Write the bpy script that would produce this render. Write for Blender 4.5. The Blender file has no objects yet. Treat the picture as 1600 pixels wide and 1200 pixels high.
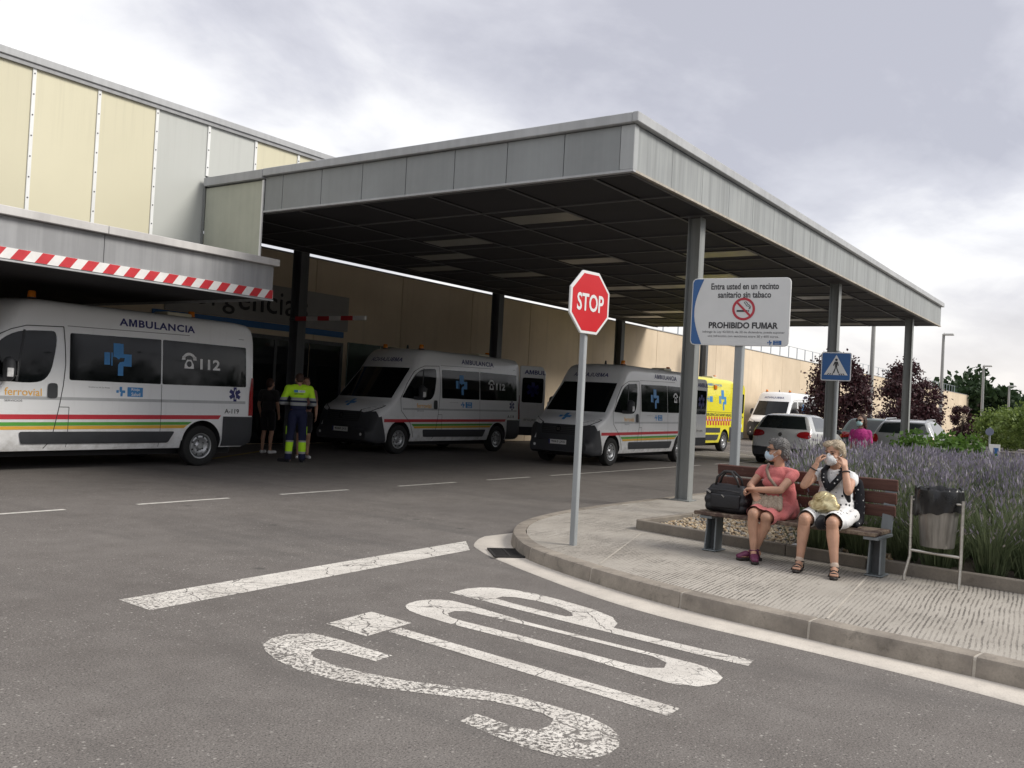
import bpy, bmesh, math, random
import numpy as np
from mathutils import Vector, Matrix, Euler
from mathutils.bvhtree import BVHTree

random.seed(7)
rng = np.random.default_rng(7)
SC = bpy.context.scene
COL = SC.collection
R = math.radians
PI = math.pi

# ------------------------------------------------------------------ camera
def look(yaw, pitch, roll):
    f = Vector((math.cos(pitch) * math.cos(yaw), math.cos(pitch) * math.sin(yaw), math.sin(pitch)))
    r = Vector((math.sin(yaw), -math.cos(yaw), 0))
    u = r.cross(f)
    c, s = math.cos(roll), math.sin(roll)
    r2 = c * r + s * u
    u2 = c * u - s * r
    return Matrix(((r2.x, u2.x, -f.x), (r2.y, u2.y, -f.y), (r2.z, u2.z, -f.z)))
cam_d = bpy.data.cameras.new('camera')
cam = bpy.data.objects.new('camera', cam_d)
COL.objects.link(cam)
cam_d.sensor_fit = 'HORIZONTAL'
cam_d.sensor_width = 36
cam_d.lens = 1431.5 / 1600 * 36
cam_d.clip_start = 0.05
cam_d.clip_end = 3000
cam.matrix_world = Matrix.Translation((0, 0, 1.45)) @ look(R(35), R(1.0), R(3.01)).to_4x4()
SC.camera = cam

# ------------------------------------------------------------------ sky, sun, exposure
SUN = Vector((0.42, -1.15, 1.0)).normalized()
SUN_EL = math.asin(SUN.z)
SUN_ROT = math.atan2(SUN.x, SUN.y)
world = bpy.data.worlds.new('World')
SC.world = world
world.use_nodes = True
nt = world.node_tree
nt.nodes.clear()
def N(t, **kw):
    n = nt.nodes.new(t)
    for k, v in kw.items():
        setattr(n, k, v)
    return n
L = lambda a, b: nt.links.new(a, b)
out = N('ShaderNodeOutputWorld')
bg = N('ShaderNodeBackground')
bg.inputs['Strength'].default_value = 0.1
sky = N('ShaderNodeTexSky', sky_type='NISHITA', sun_disc=False, sun_elevation=SUN_EL, sun_rotation=SUN_ROT)
tc = N('ShaderNodeTexCoord')
sep = N('ShaderNodeSeparateXYZ'); L(tc.outputs['Generated'], sep.inputs[0])
zc = N('ShaderNodeMath', operation='MAXIMUM'); L(sep.outputs['Z'], zc.inputs[0]); zc.inputs[1].default_value = 0.0
za = N('ShaderNodeMath', operation='ADD'); L(zc.outputs[0], za.inputs[0]); za.inputs[1].default_value = 0.22
dx = N('ShaderNodeMath', operation='DIVIDE'); L(sep.outputs['X'], dx.inputs[0]); L(za.outputs[0], dx.inputs[1])
dy = N('ShaderNodeMath', operation='DIVIDE'); L(sep.outputs['Y'], dy.inputs[0]); L(za.outputs[0], dy.inputs[1])
cmb = N('ShaderNodeCombineXYZ'); L(dx.outputs[0], cmb.inputs[0]); L(dy.outputs[0], cmb.inputs[1])
mp = N('ShaderNodeMapping'); L(cmb.outputs[0], mp.inputs[0])
mp.inputs['Location'].default_value = (1.3, 8.2, 0)
mp.inputs['Rotation'].default_value = (0, 0, R(40))
mp.inputs['Scale'].default_value = (0.9, 1.1, 1)
n1 = N('ShaderNodeTexNoise'); L(mp.outputs[0], n1.inputs['Vector'])
n1.inputs['Scale'].default_value = 0.8; n1.inputs['Detail'].default_value = 7; n1.inputs['Roughness'].default_value = 0.5; n1.inputs['Distortion'].default_value = 0.25
n2 = N('ShaderNodeTexNoise'); L(mp.outputs[0], n2.inputs['Vector'])
n2.inputs['Scale'].default_value = 2.6; n2.inputs['Detail'].default_value = 8; n2.inputs['Roughness'].default_value = 0.58; n2.inputs['Distortion'].default_value = 0.25
mx = N('ShaderNodeMix', data_type='FLOAT'); mx.inputs[0].default_value = 0.27
L(n1.outputs['Fac'], mx.inputs[2]); L(n2.outputs['Fac'], mx.inputs[3])
rp = N('ShaderNodeValToRGB'); L(mx.outputs[0], rp.inputs[0])
el = rp.color_ramp.elements
el[0].position = 0.385; el[0].color = (2.45, 2.45, 2.75, 1)
el[1].position = 0.635; el[1].color = (5.5, 5.42, 5.3, 1)
e = el.new(0.465); e.color = (3.25, 3.24, 3.5, 1)
e = el.new(0.535); e.color = (4.35, 4.32, 4.4, 1)
# warmer, paler air near the horizon
hz = N('ShaderNodeMapRange'); L(sep.outputs['Z'], hz.inputs[0])
hz.inputs[1].default_value = 0.0; hz.inputs[2].default_value = 0.19; hz.inputs[3].default_value = 0.8; hz.inputs[4].default_value = 0.0
hm = N('ShaderNodeMix', data_type='RGBA'); L(hz.outputs[0], hm.inputs[0]); L(rp.outputs[0], hm.inputs[6])
hm.inputs[7].default_value = (4.6, 4.3, 4.05, 1)
cm = N('ShaderNodeMix', data_type='RGBA'); cm.inputs[0].default_value = 0.93
L(sky.outputs[0], cm.inputs[6]); L(hm.outputs[2], cm.inputs[7])
L(cm.outputs[2], bg.inputs['Color'])
L(bg.outputs[0], out.inputs['Surface'])

sun_d = bpy.data.lights.new('sun', 'SUN')
sun_d.energy = 1.5
sun_d.angle = R(24)
sun_d.color = (1.0, 0.95, 0.87)
sun = bpy.data.objects.new('sun', sun_d)
COL.objects.link(sun)
sun.rotation_euler = SUN.to_track_quat('Z', 'Y').to_euler()
SC.view_settings.view_transform = 'Standard'
SC.view_settings.look = 'None'
SC.view_settings.exposure = 1.2
SC.view_settings.gamma = 1.0
SC.view_settings.use_curve_mapping = False
SC.cycles.max_bounces = 6
SC.cycles.transparent_max_bounces = 6

# ------------------------------------------------------------------ material helpers
class NT:
    def __init__(s, name):
        s.m = bpy.data.materials.new(name)
        s.m.use_nodes = True
        s.t = s.m.node_tree
        s.b = s.t.nodes['Principled BSDF']
        s.tc = None
    def n(s, t, **kw):
        x = s.t.nodes.new(t)
        for k, v in kw.items():
            if k.startswith('i_'):
                x.inputs[k[2:].replace('_', ' ')].default_value = v
            else:
                setattr(x, k, v)
        return x
    def l(s, a, b):
        s.t.links.new(a, b)
    def coord(s, world=False):
        if world:
            return s.n('ShaderNodeNewGeometry').outputs['Position']
        return s.n('ShaderNodeTexCoord').outputs['Object']
    def mapping(s, v, scale=(1, 1, 1), rot=(0, 0, 0), loc=(0, 0, 0)):
        m = s.n('ShaderNodeMapping')
        s.l(v, m.inputs[0])
        m.inputs['Scale'].default_value = scale
        m.inputs['Rotation'].default_value = rot
        m.inputs['Location'].default_value = loc
        return m.outputs[0]
    def noise(s, v, scale, detail=4, rough=0.55, dist=0):
        x = s.n('ShaderNodeTexNoise')
        s.l(v, x.inputs['Vector'])
        x.inputs['Scale'].default_value = scale
        x.inputs['Detail'].default_value = detail
        x.inputs['Roughness'].default_value = rough
        x.inputs['Distortion'].default_value = dist
        return x.outputs['Fac']
    def voro(s, v, scale, feature='F1', rnd=1.0):
        x = s.n('ShaderNodeTexVoronoi', feature=feature)
        s.l(v, x.inputs['Vector'])
        x.inputs['Scale'].default_value = scale
        x.inputs['Randomness'].default_value = rnd
        return x.outputs
    def ramp(s, f, *stops):
        x = s.n('ShaderNodeValToRGB')
        s.l(f, x.inputs[0])
        e = x.color_ramp.elements
        for i, (p, c) in enumerate(stops):
            if not isinstance(c, (tuple, list)):
                c = (c, c, c)
            q = e[i] if i < 2 else e.new(p)
            q.position = p
            q.color = (c[0], c[1], c[2], 1)
        return x.outputs[0]
    def rng(s, f, a, b, c, d):
        x = s.n('ShaderNodeMapRange')
        s.l(f, x.inputs[0])
        for i, v in enumerate((a, b, c, d)):
            x.inputs[i + 1].default_value = v
        return x.outputs[0]
    def math(s, op, a, b=None):
        x = s.n('ShaderNodeMath', operation=op)
        for i, v in enumerate((a, b)):
            if v is None:
                continue
            if isinstance(v, (int, float)):
                x.inputs[i].default_value = v
            else:
                s.l(v, x.inputs[i])
        return x.outputs[0]
    def mix(s, f, a, b, mode='MIX'):
        x = s.n('ShaderNodeMix', data_type='RGBA', blend_type=mode)
        for i, v in ((0, f), (6, a), (7, b)):
            if isinstance(v, (int, float)):
                x.inputs[i].default_value = v
            elif isinstance(v, (tuple, list)):
                x.inputs[i].default_value = (v[0], v[1], v[2], 1)
            else:
                s.l(v, x.inputs[i])
        return x.outputs[2]
    def bump(s, h, strength=0.3, dist=0.01):
        x = s.n('ShaderNodeBump')
        s.l(h, x.inputs['Height'])
        x.inputs['Strength'].default_value = strength
        x.inputs['Distance'].default_value = dist
        s.l(x.outputs[0], s.b.inputs['Normal'])
    def color(s, c):
        if isinstance(c, (tuple, list)):
            s.b.inputs['Base Color'].default_value = (c[0], c[1], c[2], 1)
        else:
            s.l(c, s.b.inputs['Base Color'])
    def set(s, rough=None, metal=None, spec=None, coat=None):
        if rough is not None:
            if isinstance(rough, (int, float)):
                s.b.inputs['Roughness'].default_value = rough
            else:
                s.l(rough, s.b.inputs['Roughness'])
        if metal is not None:
            s.b.inputs['Metallic'].default_value = metal
        if spec is not None:
            s.b.inputs['Specular IOR Level'].default_value = spec
        if coat is not None:
            s.b.inputs['Coat Weight'].default_value = coat

def mat(name, c, rough=0.5, metal=0.0, var=0.12, scale=4.0, bump=0.0, bscale=40.0, bdist=0.005, spec=0.5, coat=0.0, world=False, stretch=(1, 1, 1)):
    m = NT(name)
    v = m.coord(world)
    if stretch != (1, 1, 1):
        v = m.mapping(v, stretch)
    f = m.noise(v, scale, 5, 0.6)
    lo = tuple(x * (1 - var) for x in c)
    hi = tuple(min(1, x * (1 + var)) for x in c)
    m.color(m.ramp(f, (0.3, lo), (0.7, hi)))
    m.set(m.rng(f, 0.3, 0.7, max(0.02, rough - 0.06), min(1, rough + 0.06)), metal, spec, coat)
    if bump:
        m.bump(m.noise(v, bscale, 3, 0.6), bump, bdist)
    return m.m

M = {}
# ------------------------------------------------------------------ mesh helpers
class MB:
    def __init__(s):
        s.v = []; s.f = []; s.m = []
    def add(s, vs, fs, mi=0):
        o = len(s.v)
        s.v += [tuple(p) for p in vs]
        s.f += [tuple(i + o for i in f) for f in fs]
        s.m += [mi] * len(fs)
        return s
    def box(s, x0, x1, y0, y1, z0, z1, mi=0):
        vs = [(x, y, z) for z in (z0, z1) for y in (y0, y1) for x in (x0, x1)]
        return s.add(vs, [(0, 2, 3, 1), (4, 5, 7, 6), (0, 1, 5, 4), (2, 6, 7, 3), (0, 4, 6, 2), (1, 3, 7, 5)], mi)
    def obox(s, c, size, rot=None, mi=0):
        h = [a / 2 for a in size]
        rot = rot or Matrix.Identity(3)
        c = Vector(c)
        vs = [c + rot @ Vector((x * h[0], y * h[1], z * h[2])) for z in (-1, 1) for y in (-1, 1) for x in (-1, 1)]
        return s.add(vs, [(0, 2, 3, 1), (4, 5, 7, 6), (0, 1, 5, 4), (2, 6, 7, 3), (0, 4, 6, 2), (1, 3, 7, 5)], mi)
    def bar(s, p0, p1, w, h, up=(0, 0, 1), mi=0):
        p0, p1 = Vector(p0), Vector(p1)
        d = p1 - p0
        x = d.normalized()
        u = Vector(up)
        y = u.cross(x).normalized()
        z = x.cross(y)
        return s.obox((p0 + p1) / 2, (d.length, w, h), Matrix((x, y, z)).transposed(), mi)
    def tube(s, pts, r, n=10, mi=0, cap=True):
        pts = [Vector(p) for p in pts]
        rs = r if isinstance(r, (list, tuple)) else [r] * len(pts)
        rings = []
        ref = None
        for i, p in enumerate(pts):
            d = (pts[min(i + 1, len(pts) - 1)] - pts[max(i - 1, 0)]).normalized()
            if ref is None:
                ref = Vector((0, 0, 1)) if abs(d.z) < 0.9 else Vector((1, 0, 0))
            a = (ref - d * ref.dot(d)).normalized()
            ref = a
            b = d.cross(a)
            rings.append([p + (a * math.cos(2 * PI * k / n) + b * math.sin(2 * PI * k / n)) * rs[i] for k in range(n)])
        vs = [q for g in rings for q in g]
        fs = []
        for i in range(len(pts) - 1):
            for k in range(n):
                k2 = (k + 1) % n
                fs.append((i * n + k, i * n + k2, (i + 1) * n + k2, (i + 1) * n + k))
        if cap:
            fs.append(tuple(reversed(range(n))))
            fs.append(tuple((len(pts) - 1) * n + k for k in range(n)))
        return s.add(vs, fs, mi)
    def lathe(s, prof, n=24, origin=(0, 0, 0), axis='z', mi=0, closed=False):
        vs = []
        for r, h in prof:
            for k in range(n):
                a = 2 * PI * k / n
                p = (r * math.cos(a), r * math.sin(a), h)
                if axis == 'y':
                    p = (p[0], p[2], p[1])
                elif axis == 'x':
                    p = (p[2], p[0], p[1])
                vs.append((p[0] + origin[0], p[1] + origin[1], p[2] + origin[2]))
        fs = []
        m = len(prof)
        for i in range(m if closed else m - 1):
            for k in range(n):
                k2 = (k + 1) % n
                j = (i + 1) % m
                fs.append((i * n + k, i * n + k2, j * n + k2, j * n + k))
        return s.add(vs, fs, mi)
    def prism(s, poly, h0, h1, plane='xy', mi=0):
        n = len(poly)
        def P(a, b, h):
            return (a, b, h) if plane == 'xy' else ((a, h, b) if plane == 'xz' else (h, a, b))
        vs = [P(a, b, h0) for a, b in poly] + [P(a, b, h1) for a, b in poly]
        fs = [tuple(reversed(range(n))), tuple(range(n, 2 * n))] + [(i, (i + 1) % n, n + (i + 1) % n, n + i) for i in range(n)]
        return s.add(vs, fs, mi)
    def mesh(s, name, mats, smooth=None, bevel=0, seg=1, fix=True):
        me = bpy.data.meshes.new(name)
        me.from_pydata(s.v, [], s.f)
        if not isinstance(mats, (list, tuple)):
            mats = [mats]
        for m in mats:
            me.materials.append(m)
        if len(mats) > 1:
            me.polygons.foreach_set('material_index', s.m)
        if fix or bevel:
            bm = bmesh.new()
            bm.from_mesh(me)
            if bevel:
                bmesh.ops.bevel(bm, geom=bm.edges[:], offset=bevel, segments=seg, affect='EDGES', profile=0.5, clamp_overlap=True)
            if fix:
                bmesh.ops.recalc_face_normals(bm, faces=bm.faces[:])
            bm.to_mesh(me)
            bm.free()
        finish(me, smooth)
        return me

def finish(me, smooth):
    if smooth is not None:
        me.polygons.foreach_set('use_smooth', [True] * len(me.polygons))
        if smooth < 180:
            me.set_sharp_from_angle(angle=R(smooth))
    me.update()

def link(name, me, parent=None, inv=None):
    o = bpy.data.objects.new(name, me)
    COL.objects.link(o)
    if parent is not None:
        o.parent = parent
        if inv is not None:
            o.matrix_parent_inverse = inv
    return o

def tag(o, label=None, cat=None, group=None, kind=None):
    for k, v in (('label', label), ('category', cat), ('group', group), ('kind', kind)):
        if v:
            o[k] = v
    return o

def thing(name, label, cat, loc=(0, 0, 0), rotz=0.0, group=None):
    o = bpy.data.objects.new(name, None)
    o.empty_display_size = 0.2
    COL.objects.link(o)
    o.location = loc
    o.rotation_euler = (0, 0, rotz)
    return tag(o, label, cat, group)

def wpart(name, me, parent, label=None):
    """child whose mesh is written in world coordinates"""
    top = parent
    if parent.get('_w'):
        o = link(name, me, parent)
    else:
        inv = (Matrix.Translation(parent.location) @ parent.rotation_euler.to_matrix().to_4x4()).inverted()
        o = link(name, me, parent, inv)
    o['_w'] = 1
    if label:
        o['label'] = label
    return o

def lpart(name, me, parent, loc=None, rot=None, label=None):
    o = link(name, me, parent)
    if loc is not None:
        o.location = loc
    if rot is not None:
        o.rotation_euler = rot
    if label:
        o['label'] = label
    return o

KIDS = {}
def dup(root, loc=None, rotz=None, label=None, group=None):
    def cp(o, par):
        c = o.copy()
        COL.objects.link(c)
        if par is not None:
            c.parent = par
        for k in list(o.children):
            cp(k, c)
        return c
    r = cp(root, None)
    if loc is not None:
        r.location = loc
    if rotz is not None:
        r.rotation_euler = (0, 0, rotz)
    if label:
        r['label'] = label
    if group:
        r['group'] = group
    return r

def struct(name, me, parent=None):
    o = link(name, me, parent)
    if parent is None:
        o['kind'] = 'structure'
    return o

def stuff(name, me, label, cat):
    o = link(name, me)
    return tag(o, label, cat, None, 'stuff')

def eval_mesh(o):
    dg = bpy.context.evaluated_depsgraph_get()
    dg.update()
    return bpy.data.meshes.new_from_object(o.evaluated_get(dg), depsgraph=dg)

# text as flat mesh in 2-D: (verts (n,2), faces)
_TX = {}
def _glyphs(s, bold=0.0, shear=0.0):
    key = (s, bold, shear)
    if key not in _TX:
        c = bpy.data.curves.new('t', 'FONT')
        c.body = s
        c.size = 1.0
        c.offset = bold
        c.shear = shear
        c.resolution_u = 3
        c.dimensions = '2D'
        c.fill_mode = 'FRONT'
        o = bpy.data.objects.new('t', c)
        COL.objects.link(o)
        me = eval_mesh(o)
        v = np.array([q.co[:2] for q in me.vertices]).reshape(-1, 2)
        f = [tuple(p.vertices) for p in me.polygons]
        bpy.data.objects.remove(o)
        bpy.data.curves.remove(c)
        bpy.data.meshes.remove(me)
        _TX[key] = (v, f)
    return _TX[key]

def text2d(s, h, w=None, bold=0.0, align='L', shear=0.0, space=1.0):
    if bold and 'M' in s:
        # letter by letter, the M drawn by hand (a thickened outline would cross itself)
        hx = _glyphs('H')[0][:, 0].max()
        hb = _glyphs('H', bold)[0]
        sv = _glyphs('I', bold)[0]
        t = sv[:, 0].max() - sv[:, 0].min()
        parts = []
        for i, ch in enumerate(s):
            if ch == ' ':
                continue
            x = (_glyphs(s[:i] + 'H')[0][:, 0].max() - hx) * space
            if ch == 'M':
                mv = _glyphs('M')[0]
                a, b_ = mv[:, 0].min() + x - bold, mv[:, 0].max() + x + bold
                z0, z1 = hb[:, 1].min(), hb[:, 1].max()
                hh = z1 - z0
                mm = (a + b_) / 2
                P = [(a, 0), (a + t, 0), (a + t, .70 * hh), (mm - .42 * t, 0), (mm + .42 * t, 0), (b_ - t, .70 * hh), (b_ - t, 0), (b_, 0), (b_, hh), (b_ - 1.25 * t, hh), (mm, .36 * hh), (a + 1.25 * t, hh), (a, hh)]
                parts.append((np.array(P) + (0, z0), [(0, 1, 2, 11, 12), (2, 3, 10, 11), (3, 4, 10), (4, 5, 9, 10), (5, 6, 7, 8, 9)]))
            else:
                gv, gf = _glyphs(ch, bold)
                parts.append((gv + (x, 0), gf))
        v, f = join2d(parts)
    else:
        v, f = _glyphs(s, bold, shear)
    v = v.copy()
    lo, hi = v.min(0), v.max(0)
    v -= lo
    sy = h / (hi[1] - lo[1])
    sx = (w / (hi[0] - lo[0])) if w else sy
    v *= (sx, sy)
    if align == 'C':
        v[:, 0] -= v[:, 0].max() / 2
    return v, f

def poly2d(pts):
    return np.array(pts, float), [tuple(range(len(pts)))]

def join2d(parts):
    vs, fs, o = [], [], 0
    for v, f in parts:
        vs.append(v)
        fs += [tuple(i + o for i in q) for q in f]
        o += len(v)
    return np.concatenate(vs), fs

def shift(p, dx, dy):
    return p[0] + np.array([dx, dy]), p[1]

def disc2d(cx, cy, r, n=28, ry=None):
    return poly2d([(cx + r * math.cos(2 * PI * k / n), cy + (ry or r) * math.sin(2 * PI * k / n)) for k in range(n)])

def ring2d(cx, cy, r0, r1, n=36, a0=0, a1=2 * PI):
    v = []
    for k in range(n + 1):
        a = a0 + (a1 - a0) * k / n
        v += [(cx + r0 * math.cos(a), cy + r0 * math.sin(a)), (cx + r1 * math.cos(a), cy + r1 * math.sin(a))]
    return np.array(v), [(2 * k, 2 * k + 1, 2 * k + 3, 2 * k + 2) for k in range(n)]

def rect2d(x0, y0, x1, y1):
    return poly2d([(x0, y0), (x1, y0), (x1, y1), (x0, y1)])

def stroke2d(pts, w):
    """thick polyline in 2-D"""
    pts = [Vector(p) for p in pts]
    L_, R_ = [], []
    for i, p in enumerate(pts):
        d = (pts[min(i + 1, len(pts) - 1)] - pts[max(i - 1, 0)]).normalized()
        nrm = Vector((-d.y, d.x)) * w / 2
        L_.append(tuple(p + nrm)); R_.append(tuple(p - nrm))
    v = np.array([q for ab in zip(L_, R_) for q in ab])
    return v, [(2 * k, 2 * k + 1, 2 * k + 3, 2 * k + 2) for k in range(len(pts) - 1)]

def decal(p2, fn, mats, name='decal', cutsx=None, cutsy=None):
    """map a flat 2-D mesh into space through fn(u, v) -> point"""
    v, f = p2
    bm = bmesh.new()
    bv = [bm.verts.new((a, b, 0)) for a, b in v]
    for q in f:
        try:
            bm.faces.new([bv[i] for i in q])
        except ValueError:
            pass
    bmesh.ops.triangulate(bm, faces=bm.faces[:])
    for cuts, ax in ((cutsx, 0), (cutsy, 1)):
        for c in (cuts if cuts is not None else ()):
            n = (1, 0, 0) if ax == 0 else (0, 1, 0)
            co = (c, 0, 0) if ax == 0 else (0, c, 0)
            bmesh.ops.bisect_plane(bm, geom=bm.verts[:] + bm.edges[:] + bm.faces[:], plane_co=co, plane_no=n)
    for q in bm.verts:
        q.co = fn(q.co.x, q.co.y)
    me = bpy.data.meshes.new(name)
    bm.to_mesh(me)
    bm.free()
    me.materials.append(mats)
    return me

def plane_fn(o, U, V, eps=0.003):
    o, U, V = Vector(o), Vector(U), Vector(V)
    n = U.cross(V).normalized()
    return lambda a, b: o + U * a + V * b + n * eps

def catmull(P, per=8):
    P = [Vector(p) for p in P]
    Q = [P[0] * 2 - P[1]] + P + [P[-1] * 2 - P[-2]]
    o = []
    for i in range(1, len(Q) - 2):
        a, b, c, d = Q[i - 1:i + 3]
        for k in range(per):
            t = k / per
            o.append(0.5 * ((2 * b) + (c - a) * t + (2 * a - 5 * b + 4 * c - d) * t * t + (3 * b - a - 3 * c + d) * t ** 3))
    o.append(P[-1])
    return o

class Path2:
    def __init__(s, pts):
        s.p = pts
        s.s = [0]
        for a, b in zip(pts, pts[1:]):
            s.s.append(s.s[-1] + (b - a).length)
        s.L = s.s[-1]
    def at(s, d):
        d = min(max(d, 0), s.L)
        i = min(max(np.searchsorted(s.s, d) - 1, 0), len(s.p) - 2)
        t = (d - s.s[i]) / max(1e-9, s.s[i + 1] - s.s[i])
        p = s.p[i].lerp(s.p[i + 1], t)
        a = s.p[max(i - 1, 0)]; b = s.p[min(i + 2, len(s.p) - 1)]
        tg = (b - a).normalized()
        return p, tg

def sweep(path, s0, s1, prof, k, left):
    """cross-section prof [(offset, z)] carried along a plan path; left: offset side"""
    vs, n = [], len(prof)
    for i in range(k + 1):
        p, t = path.at(s0 + (s1 - s0) * i / k)
        nr = Vector((-t.y, t.x)) * left
        for o, z in prof:
            vs.append((p.x + nr.x * o, p.y + nr.y * o, z))
    fs = []
    for i in range(k):
        for j in range(n):
            j2 = (j + 1) % n
            fs.append((i * n + j, i * n + j2, (i + 1) * n + j2, (i + 1) * n + j))
    fs.append(tuple(reversed(range(n))))
    fs.append(tuple(k * n + j for j in range(n)))
    return vs, fs

# soft bodies: overlapping tapered capsules and ellipsoids melted into one skin
class Blob:
    def __init__(s):
        s.b = MB()
    def cap(s, p0, p1, r0, r1=None, n=14):
        r1 = r0 if r1 is None else r1
        p0, p1 = Vector(p0), Vector(p1)
        d = p1 - p0
        ln = d.length
        if ln < 1e-6:
            return s.ell(p0, (r0, r0, r0))
        x = d / ln
        a = Vector((0, 0, 1)) if abs(x.z) < 0.9 else Vector((1, 0, 0))
        a = (a - x * a.dot(x)).normalized()
        b = x.cross(a)
        st = [(-r0 * math.cos(t), r0 * math.sin(t)) for t in (0.15, 0.55, 1.0)] + [(0, r0)]
        st += [(ln * 0.5, (r0 + r1) / 2)] + [(ln, r1)] + [(ln + r1 * math.cos(t), r1 * math.sin(t)) for t in (1.0, 0.55, 0.15)]
        vs = []
        for h, r in st:
            for k in range(n):
                an = 2 * PI * k / n
                vs.append(p0 + x * h + (a * math.cos(an) + b * math.sin(an)) * r)
        fs = [(i * n + k, i * n + (k + 1) % n, (i + 1) * n + (k + 1) % n, (i + 1) * n + k) for i in range(len(st) - 1) for k in range(n)]
        fs += [tuple(reversed(range(n))), tuple((len(st) - 1) * n + k for k in range(n))]
        s.b.add(vs, fs)
        return s
    def chain(s, pts, rs):
        for i in range(len(pts) - 1):
            s.cap(pts[i], pts[i + 1], rs[i], rs[i + 1])
        return s
    def ell(s, c, r, rot=None, n=14):
        c = Vector(c)
        rot = rot or Matrix.Identity(3)
        vs = []
        m = 9
        for i in range(m):
            t = PI * (i + 0.35) / (m - 0.3)
            for k in range(n):
                an = 2 * PI * k / n
                vs.append(c + rot @ Vector((r[0] * math.sin(t) * math.cos(an), r[1] * math.sin(t) * math.sin(an), r[2] * math.cos(t))))
        fs = [(i * n + k, (i + 1) * n + k, (i + 1) * n + (k + 1) % n, i * n + (k + 1) % n) for i in range(m - 1) for k in range(n)]
        fs += [tuple(range(n)), tuple(reversed([(m - 1) * n + k for k in range(n)]))]
        s.b.add(vs, fs)
        return s
    def build(s, name, mt, vox=0.008, smooth=4, fn=None, sfac=0.5):
        me = s.b.mesh(name, mt)
        o = bpy.data.objects.new(name, me)
        COL.objects.link(o)
        md = o.modifiers.new('r', 'REMESH')
        md.mode = 'VOXEL'
        md.voxel_size = vox
        if smooth:
            sm = o.modifiers.new('s', 'SMOOTH')
            sm.factor = sfac
            sm.iterations = smooth
        m2 = eval_mesh(o)
        bpy.data.objects.remove(o)
        bpy.data.meshes.remove(me)
        if fn is not None:
            for v in m2.vertices:
                v.co = fn(v.co.copy())
        m2.name = name
        m2.materials.clear()
        m2.materials.append(mt)
        finish(m2, 180)
        return m2
# ------------------------------------------------------------------ materials of the setting
def m_asphalt():
    m = NT('asphalt'); v = m.coord(True)
    big = m.noise(v, 0.30, 5, 0.62)
    mid = m.noise(v, 3.2, 5, 0.65)
    c = m.ramp(m.mix(0.45, big, mid), (0.32, (0.100, 0.091, 0.085)), (0.68, (0.158, 0.147, 0.138)))
    gr = m.noise(v, 120, 3, 0.7)
    c = m.mix(m.rng(gr, 0.44, 0.64, 0, 0.9), c, m.mix(1.0, c, (1.85, 1.83, 1.8), 'MULTIPLY'))
    c = m.mix(m.rng(m.noise(v, 75, 3, 0.7), 0.54, 0.66, 0, 0.8), c, (0.045, 0.042, 0.041))
    for sc, th, r0, r1, k in ((20, 0.60, 0.05, 0.20, 0.95), (46, 0.56, 0.08, 0.26, 0.8)):
        sp = m.voro(v, sc)
        pk = m.math('MULTIPLY', m.rng(sp['Distance'], r0, r1, 1, 0), m.rng(sp['Color'], th, th + 0.02, 0, k))
        c = m.mix(m.math('MULTIPLY', pk, m.rng(m.noise(v, 0.9, 3, 0.6), 0.35, 0.62, 0.25, 1.0)), c, (0.48, 0.455, 0.42))
    # polished wheel tracks of the side road, darker oil drips, faded scuffs
    st = m.noise(m.mapping(v, (1.6, 0.22, 1)), 1.0, 5, 0.62)
    c = m.mix(m.rng(st, 0.53, 0.72, 0, 0.42), c, (0.082, 0.078, 0.075))
    oil = m.voro(v, 1.7)
    c = m.mix(m.math('MULTIPLY', m.rng(m.math('ADD', oil['Distance'], m.math('MULTIPLY', m.noise(v, 18, 4, 0.7), 0.12)), 0.09, 0.17, 1, 0), m.rng(oil['Color'], 0.60, 0.64, 0, 0.6)), c, (0.045, 0.043, 0.042))
    sc_ = m.noise(m.mapping(v, (5.0, 0.5, 1), rot=(0, 0, R(28))), 1.0, 6, 0.75)
    c = m.mix(m.math('MULTIPLY', m.rng(sc_, 0.66, 0.74, 0, 0.4), m.rng(gr, 0.45, 0.6, 0, 1)), c, (0.33, 0.32, 0.30))
    m.color(c)
    m.set(0.9, spec=0.2)
    m.bump(gr, 0.35, 0.004)
    return m.m
M['asphalt'] = m_asphalt()

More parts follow.
